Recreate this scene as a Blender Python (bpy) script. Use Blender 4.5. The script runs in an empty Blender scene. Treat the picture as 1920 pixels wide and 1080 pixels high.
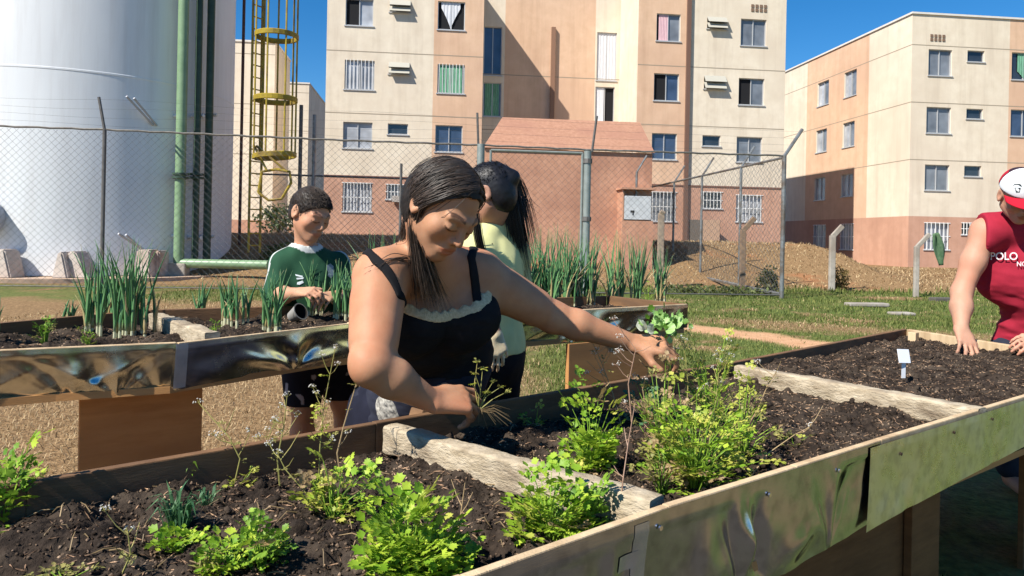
import bpy, bmesh, math, random
import numpy as np
from mathutils import Vector, Matrix
random.seed(11); RNG = np.random.default_rng(7)
SC = bpy.context.scene
COL = SC.collection
# ------------------------------------------------------------------ camera
H = 1.23; F = 1400.0; CX = 960.0; CY = 447.0; ROLL = 0.020
CAMP = np.array([0.0, 0.0, H])
RV = np.array([math.cos(ROLL), 0, math.sin(ROLL)])
UV = np.array([-math.sin(ROLL), 0, math.cos(ROLL)])
FV = np.array([0.0, 1.0, 0.0])
cam = bpy.data.objects.new('camera', bpy.data.cameras.new('camera'))
COL.objects.link(cam); SC.camera = cam
cam.data.sensor_width = 36; cam.data.lens = 36 * F / 1920
cam.data.shift_y = -(540 - CY) / 1920
cam.data.clip_start = 0.05; cam.data.clip_end = 3000
m = Matrix(((RV[0], UV[0], -FV[0], 0), (RV[1], UV[1], -FV[1], 0), (RV[2], UV[2], -FV[2], 0), (0, 0, 0, 1)))
cam.matrix_world = Matrix.Translation(CAMP) @ m

def ray(px, py):
    return FV + RV * ((px - CX) / F) + UV * ((CY - py) / F)
def P(px, py, Y):
    return CAMP + ray(px, py) * Y
def zat(px, py, Y): return float(P(px, py, Y)[2])
def onz(px, py, z):
    d = ray(px, py); return CAMP + d * ((z - H) / d[2])
TH = math.radians(6.36)
E1 = np.array([math.cos(TH), math.sin(TH), 0]); E2 = np.array([-math.sin(TH), math.cos(TH), 0])
def W(a, b, z): return E1 * a + E2 * b + np.array([0, 0, z])
def onb(px, py, b):
    d = ray(px, py); p = CAMP + d * ((b - CAMP @ E2) / (d @ E2)); return float(p @ E1), float(p[2])
def ona(px, py, a):
    d = ray(px, py); p = CAMP + d * ((a - CAMP @ E1) / (d @ E1)); return float(p @ E2), float(p[2])

# ------------------------------------------------------------------ noise
def _hash(ix, iy, iz, seed):
    n = (ix * 374761393 + iy * 668265263 + iz * 2147483647 + seed * 974711) & 0xFFFFFFFF
    n = ((n ^ (n >> 13)) * 1274126177) & 0xFFFFFFFF
    n = (n ^ (n >> 16)) & 0xFFFFFFFF
    return n.astype(np.float64) / 0xFFFFFFFF
def vnoise(x, y, z=None, seed=0):
    x = np.asarray(x, float); y = np.asarray(y, float)
    z = np.zeros_like(x) if z is None else np.asarray(z, float)
    x0 = np.floor(x).astype(np.int64); y0 = np.floor(y).astype(np.int64); z0 = np.floor(z).astype(np.int64)
    fx = x - x0; fy = y - y0; fz = z - z0
    fx = fx * fx * (3 - 2 * fx); fy = fy * fy * (3 - 2 * fy); fz = fz * fz * (3 - 2 * fz)
    r = 0
    for dx in (0, 1):
        for dy in (0, 1):
            for dz in (0, 1):
                w = (fx if dx else 1 - fx) * (fy if dy else 1 - fy) * (fz if dz else 1 - fz)
                r = r + w * _hash(x0 + dx, y0 + dy, z0 + dz, seed)
    return r * 2 - 1
def fbm(x, y, z=None, oct=4, seed=0, gain=0.5):
    r = 0; a = 1.0; f = 1.0
    for o in range(oct):
        r = r + a * vnoise(x * f, y * f, None if z is None else z * f, seed + o * 17); a *= gain; f *= 2.03
    return r
def sstep(x, a, b):
    t = np.clip((x - a) / (b - a), 0, 1); return t * t * (3 - 2 * t)

# ------------------------------------------------------------------ objects
def tag(o, label=None, cat=None, group=None, kind=None):
    if label: o['label'] = label
    if cat: o['category'] = cat
    if group: o['group'] = group
    if kind: o['kind'] = kind
    return o
def empty(name, loc, label=None, cat=None, group=None):
    o = bpy.data.objects.new(name, None); COL.objects.link(o); o.location = Vector([float(c) for c in loc])
    o.empty_display_size = 0.1
    return tag(o, label, cat, group)
def wmat(q):
    mw = q.matrix_parent_inverse @ Matrix.Translation(q.location)
    return wmat(q.parent) @ mw if q.parent else Matrix.Translation(q.location)
def link(o, parent=None):
    COL.objects.link(o)
    if parent is not None:
        o.parent = parent
        o.matrix_parent_inverse = wmat(parent).inverted()
    return o
def mesh(name, verts, faces, mat=None, parent=None, smooth=False, cols=None, mats=None, midx=None):
    me = bpy.data.meshes.new(name)
    verts = np.asarray(verts, np.float32).reshape(-1, 3)
    me.from_pydata([tuple(v) for v in verts.tolist()], [], faces if isinstance(faces, list) else faces.tolist())
    for mm in (mats or ([mat] if mat else [])): me.materials.append(mm)
    if midx is not None: me.polygons.foreach_set('material_index', np.asarray(midx, np.int32))
    if smooth: me.polygons.foreach_set('use_smooth', np.ones(len(me.polygons), bool))
    if cols is not None:
        c = np.asarray(cols, np.float32)
        if c.shape[1] == 3: c = np.hstack([c, np.ones((len(c), 1), np.float32)])
        at = me.color_attributes.new('Col', 'FLOAT_COLOR', 'POINT'); at.data.foreach_set('color', c.ravel())
    me.update()
    return link(bpy.data.objects.new(name, me), parent)

class MB:
    """collects shapes; build() links them as one mesh object"""
    def __init__(s): s.v = []; s.f = []; s.c = []; s.m = []; s.n = 0; s.col = (1, 1, 1); s.mi = 0
    def add(s, v, f):
        v = np.asarray(v, float).reshape(-1, 3); s.v.append(v)
        for q in f: s.f.append([int(i) + s.n for i in q]); s.m.append(s.mi)
        s.c.append(np.tile(np.asarray(s.col, float), (len(v), 1))); s.n += len(v)
    def box(s, c, ax, ay, az, hx, hy, hz, bev=0.0):
        c = np.asarray(c, float); ax, ay, az = [np.asarray(q, float) for q in (ax, ay, az)]
        if bev <= 0:
            v = [c + ax * hx * i + ay * hy * j + az * hz * k for i in (-1, 1) for j in (-1, 1) for k in (-1, 1)]
            s.add(v, [(0, 1, 3, 2), (4, 6, 7, 5), (0, 4, 5, 1), (2, 3, 7, 6), (0, 2, 6, 4), (1, 5, 7, 3)]); return
        bm = bmesh.new(); bmesh.ops.create_cube(bm, size=2)
        for q in bm.verts: q.co = Vector((q.co.x * hx, q.co.y * hy, q.co.z * hz))
        bmesh.ops.bevel(bm, geom=bm.edges[:], offset=min(bev, hx * .9, hy * .9, hz * .9), segments=2, profile=0.6, affect='EDGES')
        bm.verts.index_update()
        v = [c + ax * q.co.x + ay * q.co.y + az * q.co.z for q in bm.verts]
        s.add(v, [[q.index for q in fc.verts] for fc in bm.faces]); bm.free()
    def wbox(s, a0, a1, b0, b1, z0, z1, bev=0.0):      # box in the compound's axes
        s.box(W((a0 + a1) / 2, (b0 + b1) / 2, (z0 + z1) / 2), E1, E2, (0, 0, 1), abs(a1 - a0) / 2, abs(b1 - b0) / 2, abs(z1 - z0) / 2, bev)
    def bar(s, p, q, w, h, up=(0, 0, 1), bev=0.0):
        p = np.asarray(p, float); q = np.asarray(q, float); d = q - p; L = np.linalg.norm(d); d = d / L
        u = np.asarray(up, float); x = np.cross(d, u); x /= np.linalg.norm(x); u = np.cross(x, d)
        s.box((p + q) / 2, d, x, u, L / 2, w / 2, h / 2, bev)
    def tube(s, pts, r, n=8, caps=True):
        pts = [np.asarray(p, float) for p in pts]; k = len(pts)
        rr = list(r) if hasattr(r, '__len__') else [r] * k
        v = []; f = []
        t0 = pts[1] - pts[0]; t0 = t0 / (np.linalg.norm(t0) + 1e-12)
        u = np.cross(t0, [0.31, 0.22, 0.92]);
        if np.linalg.norm(u) < 0.1: u = np.cross(t0, [1, 0, 0])
        u /= np.linalg.norm(u)
        for i in range(k):
            t = pts[min(i + 1, k - 1)] - pts[max(i - 1, 0)]; t = t / (np.linalg.norm(t) + 1e-12)
            u = u - t * (u @ t); u /= (np.linalg.norm(u) + 1e-12); w = np.cross(t, u)
            for j in range(n):
                a = 2 * math.pi * j / n; v.append(pts[i] + (u * math.cos(a) + w * math.sin(a)) * rr[i])
        for i in range(k - 1):
            for j in range(n):
                j2 = (j + 1) % n; f.append((i * n + j, i * n + j2, (i + 1) * n + j2, (i + 1) * n + j))
        if caps: f.append(tuple(range(n - 1, -1, -1))); f.append(tuple((k - 1) * n + j for j in range(n)))
        s.add(v, f)
    def prism(s, poly, d):
        poly = np.asarray(poly, float); n = len(poly); d = np.asarray(d, float)
        s.add(np.vstack([poly, poly + d]), [tuple(range(n - 1, -1, -1)), tuple(range(n, 2 * n))] + [(i, (i + 1) % n, n + (i + 1) % n, n + i) for i in range(n)])
    def build(s, name, mat=None, parent=None, smooth=False, mats=None, colors=False):
        v = np.vstack(s.v) if s.v else np.zeros((0, 3))
        return mesh(name, v, s.f, mat, parent, smooth, cols=np.vstack(s.c) if colors else None, mats=mats, midx=s.m if mats else None)
def autosmooth(o, ang=35):
    me = o.data; me.polygons.foreach_set('use_smooth', np.ones(len(me.polygons), bool))
    try: me.set_sharp_from_angle(angle=math.radians(ang))
    except Exception: pass
    return o

# ------------------------------------------------------------------ materials
def nodes(name):
    mt = bpy.data.materials.new(name); mt.use_nodes = True; nt = mt.node_tree
    b = nt.nodes['Principled BSDF']; return mt, nt, b
def N(nt, t, **kw):
    n = nt.nodes.new(t)
    for k, v in kw.items():
        if k.startswith('i_'):
            key = k[2:]; n.inputs[int(key) if key.isdigit() else key.replace('_', ' ')].default_value = v
        else: setattr(n, k, v)
    return n
def setspec(b, v):
    b.inputs['Specular IOR Level'].default_value = v
def mat(name, c1, c2=None, scale=8, rough=0.7, spec=0.3, bump=0.0, bscale=40, metal=0, detail=6, attr=False, stretch=None, c3=None, s3=1.5, transl=0, dist=0.004):
    """colour noise between c1 and c2, a wide noise to c3, bump; attr multiplies the vertex colour in"""
    mt, nt, b = nodes(name); L = nt.links.new
    tc = N(nt, 'ShaderNodeTexCoord'); vec = tc.outputs['Object']
    if stretch:
        mp = N(nt, 'ShaderNodeMapping'); mp.inputs['Scale'].default_value = stretch[:3]
        if len(stretch) > 3: mp.inputs['Rotation'].default_value = (0, 0, stretch[3])
        L(vec, mp.inputs['Vector']); vec = mp.outputs['Vector']
    out = None
    if c2 is not None:
        n1 = N(nt, 'ShaderNodeTexNoise', i_Scale=scale, i_Detail=detail, i_Roughness=0.6); L(vec, n1.inputs['Vector'])
        cr = N(nt, 'ShaderNodeValToRGB'); cr.color_ramp.elements[0].position = .32; cr.color_ramp.elements[1].position = .68
        cr.color_ramp.elements[0].color = (*c1, 1); cr.color_ramp.elements[1].color = (*c2, 1)
        L(n1.outputs['Fac'], cr.inputs['Fac']); out = cr.outputs['Color']
        if c3 is not None:
            n2 = N(nt, 'ShaderNodeTexNoise', i_Scale=s3, i_Detail=4); L(vec, n2.inputs['Vector'])
            r2 = N(nt, 'ShaderNodeMapRange', i_1=.45, i_2=.7); L(n2.outputs['Fac'], r2.inputs[0])
            mx = N(nt, 'ShaderNodeMix', data_type='RGBA'); L(r2.outputs[0], mx.inputs[0]); L(out, mx.inputs[6]); mx.inputs[7].default_value = (*c3, 1)
            out = mx.outputs[2]
    if attr:
        at = N(nt, 'ShaderNodeVertexColor', layer_name='Col')
        if out is None: out = at.outputs['Color']
        else:
            mx = N(nt, 'ShaderNodeMix', data_type='RGBA', blend_type='MULTIPLY'); mx.inputs[0].default_value = 1
            L(at.outputs['Color'], mx.inputs[6]); L(out, mx.inputs[7]); out = mx.outputs[2]
    if out is None: b.inputs['Base Color'].default_value = (*c1, 1)
    else: L(out, b.inputs['Base Color'])
    b.inputs['Roughness'].default_value = rough; b.inputs['Metallic'].default_value = metal; setspec(b, spec)
    if bump:
        nb = N(nt, 'ShaderNodeTexNoise', i_Scale=bscale, i_Detail=6, i_Roughness=0.6); L(vec, nb.inputs['Vector'])
        bp = N(nt, 'ShaderNodeBump', i_Strength=bump, i_Distance=dist); L(nb.outputs['Fac'], bp.inputs['Height']); L(bp.outputs['Normal'], b.inputs['Normal'])
    if transl:
        tr = N(nt, 'ShaderNodeBsdfTranslucent'); ms = N(nt, 'ShaderNodeMixShader'); ms.inputs[0].default_value = transl
        if out is None: tr.inputs['Color'].default_value = (*c1, 1)
        else: L(out, tr.inputs['Color'])
        L(b.outputs[0], ms.inputs[1]); L(tr.outputs[0], ms.inputs[2]); L(ms.outputs[0], nt.nodes['Material Output'].inputs['Surface'])
    return mt

# ------------------------------------------------------------------ light
SUN_AZ, SUN_EL = math.radians(48), math.radians(46.5)     # azimuth measured left from straight behind the camera
SUN = np.array([-math.sin(SUN_AZ) * math.cos(SUN_EL), -math.cos(SUN_AZ) * math.cos(SUN_EL), math.sin(SUN_EL)])
w = bpy.data.worlds.new('World'); SC.world = w; w.use_nodes = True
nt = w.node_tree; bg = nt.nodes['Background']
sky = nt.nodes.new('ShaderNodeTexSky'); sky.sky_type = 'NISHITA'; sky.sun_disc = False
sky.sun_elevation = SUN_EL; sky.sun_rotation = math.atan2(SUN[0], SUN[1]); sky.air_density = 1.0; sky.dust_density = 0.1; sky.ozone_density = 4.0; sky.altitude = 1000
hs = nt.nodes.new('ShaderNodeHueSaturation'); hs.inputs['Saturation'].default_value = 1.35; hs.inputs['Value'].default_value = 1.12
nt.links.new(sky.outputs[0], hs.inputs['Color']); nt.links.new(hs.outputs[0], bg.inputs['Color']); bg.inputs['Strength'].default_value = 0.074
sl = bpy.data.lights.new('sun', 'SUN'); sl.energy = 4.8; sl.angle = math.radians(0.5); sl.color = (1.0, 0.95, 0.86)
so = bpy.data.objects.new('sun', sl); COL.objects.link(so); so.rotation_euler = Vector(SUN).to_track_quat('Z', 'Y').to_euler(); so.location = (0, 0, 40)
SC.view_settings.view_transform = 'Standard'; SC.view_settings.look = 'None'; SC.view_settings.exposure = 0.76; SC.view_settings.gamma = 1
SC.render.engine = 'CYCLES'; SC.cycles.max_bounces = 8; SC.cycles.transparent_max_bounces = 24
# ------------------------------------------------------------------ terrain
B0 = 32.5                                    # depth of the facade of the middle block
BANKA = 13.5
def terrain_z(x, y):
    x = np.asarray(x, float); y = np.asarray(y, float)
    a = x * E1[0] + y * E1[1]; b = x * E2[0] + y * E2[1]
    hi = 1.22 - 0.95 * sstep(a, 13.6, 17.3)
    st = 19.0 + 0 * a
    en = np.where(a > 14, 30.0, 26.5)
    z = hi * sstep(b, st, en) ** 0.9
    bumpy = fbm(x * .5, y * .5, oct=4, seed=3) * 0.028 * sstep(np.hypot(x, y), 5, 15) * (1 + .3 * sstep(b, 18, 20) * (1 - sstep(b, 26, 30)))
    return z + bumpy * (1 - sstep(b, 28, 31))
def axis(lo, hi, step, far):
    c = list(np.arange(lo, hi + 1e-6, step)); s = step; a = [lo]
    while a[-1] > -far: s *= 1.22; a.append(a[-1] - s)
    s = step; e = [hi]
    while e[-1] < far: s *= 1.22; e.append(e[-1] + s)
    return np.array(a[:0:-1] + c + e[1:])
gx = axis(-12, 16, .14, 900); gy = axis(-3, 28, .14, 900)
GX, GY = np.meshgrid(gx, gy); GZ = terrain_z(GX, GY)
path0 = onz(1240, 606, 0); path1 = onz(1500, 642, 0); path2 = onz(1640, 668, 0)
def seg_d(x, y, p, q):
    d = q[:2] - p[:2]; t = np.clip(((x - p[0]) * d[0] + (y - p[1]) * d[1]) / (d @ d), -.6, 1.8)
    return np.hypot(x - p[0] - d[0] * t, y - p[1] - d[1] * t)
def ground_masks(x, y):
    a = x * E1[0] + y * E1[1]; b = x * E2[0] + y * E2[1]
    n = fbm(x * .9, y * .9, oct=4, seed=21); n2 = fbm(x * 3.1, y * 3.1, oct=3, seed=8)
    green = sstep(x + .25 * n - .02 * y, -.25, .5)                               # lawn right of the beds
    green = np.maximum(green, .85 * sstep(b + .8 * n, 13.2, 14.4) * (1 - sstep(b, 17.3, 18.0)) * (x < 3))
    green *= 1 - sstep(b + .6 * n, 18.2, 19.6)
    dry2 = onz(1490, 612, 0); dry3 = onz(1700, 626, 0)
    green *= 1 - .85 * (1 - sstep(seg_d(x, y, dry2, dry3) + .3 * n, .2, .9)) * (x > 2)
    green *= 1 - .9 * sstep(n + .5 * n2, .55, .95)
    green *= 1 - .95 * (1 - sstep(y - .55 * x + .3 * n, -.1, .8)) * (1 - sstep(x + .3 * n, 2.6, 3.6)) * (y < 3)
    green *= 1 - .35 * sstep(n2 + .4 * n, -.1, .6)
    fresh = sstep(b + .5 * n, 12.2, 13.0) * (1 - sstep(b + .5 * n, 15.8, 16.8)) * sstep(x, 4.5, 6.0); green = np.maximum(green, fresh * (.95 - .3 * sstep(n2, .2, .7)))
    path = 1 - sstep(np.minimum(seg_d(x, y, path0, path1), seg_d(x, y, path1, path2)) + .12 * n + .06 * n2, .28, .5)
    red = .8 * sstep(n + .3 * n2, .35, .9) * sstep(b, 19, 20.5) * (1 - sstep(b, 26, 29)) * (1 - .6 * sstep(a, 12, 17))
    return green, path, red
GG, GP, GR = ground_masks(GX, GY)
GA = (1 - sstep(GY - .85 * GX + .25 * fbm(GX * 2, GY * 2, oct=3, seed=2), .55, 1.0)) * sstep(GY - .85 * GX, -2.2, -1.8) * (1 - sstep(GX + .3 * fbm(GX, GY, oct=2, seed=5), 1.5, 2.3)) * .9   # dark ground added unseen in the aisle, to darken the near skirt's reflection
nxg, nyg = len(gx), len(gy)
ii = np.arange(nyg - 1)[:, None] * nxg + np.arange(nxg - 1)[None, :]
gf = np.stack([ii, ii + 1, ii + nxg + 1, ii + nxg], -1).reshape(-1, 4)
def ground_mat():
    mt, nt, b = nodes('ground'); L = nt.links.new
    at = N(nt, 'ShaderNodeVertexColor', layer_name='Col'); sp = N(nt, 'ShaderNodeSeparateColor'); L(at.outputs['Color'], sp.inputs[0])
    tc = N(nt, 'ShaderNodeTexCoord')
    def two(c1, c2, sc, lo=.35, hi=.65):
        n = N(nt, 'ShaderNodeTexNoise', i_Scale=sc, i_Detail=8, i_Roughness=.7); L(tc.outputs['Object'], n.inputs['Vector'])
        r = N(nt, 'ShaderNodeValToRGB'); r.color_ramp.elements[0].position = lo; r.color_ramp.elements[1].position = hi
        r.color_ramp.elements[0].color = (*c1, 1); r.color_ramp.elements[1].color = (*c2, 1); L(n.outputs[0], r.inputs[0]); return r.outputs[0]
    dry = two((.13, .075, .035), (.36, .235, .12), 22); grn = two((.045, .075, .018), (.16, .2, .055), 16)
    pth = two((.5, .27, .14), (.62, .38, .22), 6); red = two((.26, .12, .055), (.4, .19, .09), 7)
    def mix(f, x, y):
        mx = N(nt, 'ShaderNodeMix', data_type='RGBA'); L(f, mx.inputs[0]); L(x, mx.inputs[6]); L(y, mx.inputs[7]); return mx.outputs[2]
    c = mix(sp.outputs[0], dry, grn); c = mix(sp.outputs[2], c, red); c = mix(sp.outputs[1], c, pth)
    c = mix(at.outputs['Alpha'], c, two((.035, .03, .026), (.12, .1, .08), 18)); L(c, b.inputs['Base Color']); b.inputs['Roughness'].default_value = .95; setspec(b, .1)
    nb = N(nt, 'ShaderNodeTexNoise', i_Scale=45, i_Detail=6); L(tc.outputs['Object'], nb.inputs['Vector'])
    bp = N(nt, 'ShaderNodeBump', i_Strength=.8, i_Distance=.03); L(nb.outputs[0], bp.inputs['Height']); L(bp.outputs[0], b.inputs['Normal'])
    return mt
g = mesh('ground', np.stack([GX, GY, GZ], -1).reshape(-1, 3), gf, ground_mat(), smooth=True, cols=np.stack([GG, GP, GR, GA], -1).reshape(-1, 4))
tag(g, kind='structure')

# grass blades: dry straw on the left, green on the right, tufts on the bank
def blades(n, xr, yr, hgt, wid, pick, density=None):
    x = RNG.uniform(*xr, n); y = RNG.uniform(*yr, n)
    G, Pm, R = ground_masks(x, y)
    keep = RNG.random(n) > Pm * .97
    if density is not None: keep &= RNG.random(n) < density(x, y)
    x, y, G, R = x[keep], y[keep], G[keep], R[keep]; n = len(x); z = terrain_z(x, y)
    isg = RNG.random(n) < G
    h = hgt * RNG.uniform(.4, 1.2, n) * np.where(isg, 1, .75); lean = RNG.uniform(.2, 1.1, n) * np.where(isg, .7, 1.6); az = RNG.uniform(0, 2 * np.pi, n)
    az2 = az + RNG.uniform(.8, 2.2, n); wd = wid * RNG.uniform(.6, 1.3, n)
    base = np.stack([x, y, z - .004], 1); dirv = np.stack([np.cos(az) * np.sin(lean), np.sin(az) * np.sin(lean), np.cos(lean)], 1)
    sd = np.stack([np.cos(az2), np.sin(az2), 0 * az], 1) * wd[:, None]
    mid = base + dirv * (h * .55)[:, None]; tip = base + dirv * h[:, None]; tip[:, 2] -= h * .12 * lean
    V = np.stack([base - sd, base + sd, mid + sd * .7, mid - sd * .7, tip], 1).reshape(-1, 3)
    k = np.arange(n)[:, None] * 5
    Fq = np.hstack([k, k + 1, k + 2, k + 3]).tolist(); Ft = np.hstack([k + 3, k + 2, k + 4]).tolist()
    r = RNG.random((n, 1))
    cg = np.array([.075, .12, .022]) * (1 - r) + np.array([.24, .25, .075]) * r; cd = np.array([.3, .19, .09]) * (1 - r) + np.array([.62, .47, .27]) * r
    c = np.where(isg[:, None], cg, cd) * RNG.uniform(.75, 1.15, (n, 1))
    return V, Fq + Ft, np.repeat(c, 5, 0)
grassm = mat('grass_blades', (1, 1, 1), rough=.7, spec=.2, attr=True, transl=.25)
vv = []; ff = []; cc = []; off = 0
for args in [(70000, (-3.4, 1.6), (1.2, 7.5), .065, .0034, 0), (42000, (-7, 2.2), (7, 17.5), .075, .006, 0), (60000, (0.4, 7.5), (4.5, 13), .05, .0045, 0),
             (26000, (3, 14), (11, 20), .08, .008, 0), (30000, (-9, 22), (19, 33), .16, .016, 0)]:
    V, Fc, C = blades(*args); vv.append(V); cc.append(C); ff += [[i + off for i in q] for q in Fc]; off += len(V)
gr = mesh('grass', np.vstack(vv), ff, grassm, cols=np.vstack(cc)); tag(gr, 'short dry straw and patchy green grass over the ground', 'grass', kind='stuff')

# ------------------------------------------------------------------ shared materials
CREAM = mat('cream_render', (.68, .585, .455), (.76, .67, .535), scale=2.2, rough=.9, spec=.15, bump=.35, bscale=55, c3=(.65, .55, .43), s3=.35)
PINK = mat('salmon_render', (.63, .42, .28), (.70, .48, .33), scale=2.2, rough=.9, spec=.15, bump=.35, bscale=55, c3=(.59, .385, .265), s3=.35)
BASEP = mat('terracotta_base', (.49, .28, .195), (.56, .33, .235), scale=2.5, rough=.9, spec=.15, bump=.4, bscale=50, c3=(.45, .255, .18), s3=.5)
KIOSK = mat('kiosk_render', (.43, .23, .15), (.55, .305, .205), scale=7, rough=.92, spec=.1, bump=.8, bscale=26, c3=(.37, .19, .13), s3=.7)
def streaks(m, amt=.22):
    nt = m.node_tree; L = nt.links.new; bs = nt.nodes['Principled BSDF']; src = bs.inputs['Base Color'].links[0].from_socket; tc = N(nt, 'ShaderNodeTexCoord'); mp = N(nt, 'ShaderNodeMapping'); mp.inputs['Scale'].default_value = (1.6, 1.6, .11); L(tc.outputs['Object'], mp.inputs[0]); n = N(nt, 'ShaderNodeTexNoise', i_Scale=1.5, i_Detail=7, i_Roughness=.65); L(mp.outputs[0], n.inputs['Vector']); r = N(nt, 'ShaderNodeMapRange', i_1=.48, i_2=.78, i_4=amt); L(n.outputs[0], r.inputs[0]); mx = N(nt, 'ShaderNodeMix', data_type='RGBA', blend_type='MULTIPLY'); L(r.outputs[0], mx.inputs[0]); L(src, mx.inputs[6]); mx.inputs[7].default_value = (.45, .38, .33, 1); L(mx.outputs[2], bs.inputs['Base Color'])
for m_ in (CREAM, PINK, BASEP, KIOSK): streaks(m_, .3)
GROOVE = mat('groove', (.33, .27, .2), rough=.9)
TRIM = mat('pale_trim', (.7, .66, .6), (.62, .58, .52), scale=3, rough=.8)
ALU = mat('window_frame', (.5, .5, .5), rough=.45, metal=.3)
WHITEF = mat('white_bars', (.75, .75, .73), rough=.5)
def glass_mat(name, col, rough=.08):
    return mat(name, col, tuple(c * .55 for c in col), scale=1.3, rough=rough, spec=.8, detail=2)
DARKG = glass_mat('dark_glass', (.035, .045, .06)); GREYG = glass_mat('grey_blind_glass', (.22, .24, .27), .2); PALEG = glass_mat('pale_blind_glass', (.5, .52, .56), .25)
BLUEG = glass_mat('blue_glass', (.06, .09, .16)); BLACKG = mat('dark_room', (.012, .012, .014), rough=.9)
CURW = mat('white_curtain', (.72, .72, .74), (.5, .52, .56), scale=9, stretch=(6, 6, .3), rough=.9); CURG = mat('green_curtain', (.22, .5, .33), (.08, .2, .13), scale=9, stretch=(6, 6, .3), rough=.9)
CURP = mat('pink_curtain', (.75, .5, .52), (.5, .3, .35), scale=9, stretch=(6, 6, .3), rough=.9)
STEEL = mat('galvanised_post', (.3, .31, .31), (.2, .21, .21), scale=12, rough=.5, metal=.6, c3=(.16, .12, .09), s3=3)
DKSTEEL = mat('weathered_wire', (.11, .105, .1), (.18, .17, .16), scale=9, rough=.6, metal=.5)
CONC = mat('concrete', (.42, .38, .33), (.3, .27, .23), scale=7, rough=.95, bump=.5, bscale=30, c3=(.25, .2, .16), s3=1.2)

# ------------------------------------------------------------------ facade builder
def facade(name, axis_, fixed, cuts, zlo, zhi, bands, holes, parent, flip=False, sgn=1):
    """a wall in a plane with real openings. axis_='a': wall runs along a at depth b=fixed; 'b': runs along b at a=fixed.
    cuts: list of (u0,u1,material), bands: list of (z, material) whose material rules below z."""
    us = sorted({round(u, 4) for c in cuts for u in c[:2]} | {round(h[i], 4) for h in holes for i in (0, 2)})
    zs = sorted({round(zlo, 4), round(zhi, 4)} | {round(b[0], 4) for b in bands} | {round(h[i], 4) for h in holes for i in (1, 3)})
    pt = (lambda u, z, d=0: W(u, fixed + d, z)) if axis_ == 'a' else (lambda u, z, d=0: W(fixed + d * sgn, u, z))
    mats = [CREAM, PINK, BASEP]; mb = MB()
    for i in range(len(us) - 1):
        um = (us[i] + us[i + 1]) / 2
        mt = next((c[2] for c in cuts if c[0] - 1e-6 <= um <= c[1] + 1e-6), None)
        if mt is None: continue
        for j in range(len(zs) - 1):
            zm = (zs[j] + zs[j + 1]) / 2
            if any(h[0] < um < h[2] and h[1] < zm < h[3] for h in holes): continue
            m2 = mt
            for zb, bm_ in bands:
                if zm < zb: m2 = bm_
            mb.mi = mats.index(m2)
            q = [pt(us[i], zs[j]), pt(us[i + 1], zs[j]), pt(us[i + 1], zs[j + 1]), pt(us[i], zs[j + 1])]
            mb.add(q, [(0, 1, 2, 3)])
    for h in holes:
        u0, z0, u1, z1 = h[:4]; D = .16; mb.mi = 0 if zlo > -9 and (z0 + z1) / 2 > (bands[0][0] if bands else -9) else 2
        a = [pt(u0, z0), pt(u1, z0), pt(u1, z1), pt(u0, z1)]; c = [pt(u0, z0, D), pt(u1, z0, D), pt(u1, z1, D), pt(u0, z1, D)]
        mb.add(a + c, [(0, 1, 5, 4), (1, 2, 6, 5), (2, 3, 7, 6), (3, 0, 4, 7)])
    return mb.build(name, mats=mats, parent=parent), pt
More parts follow.
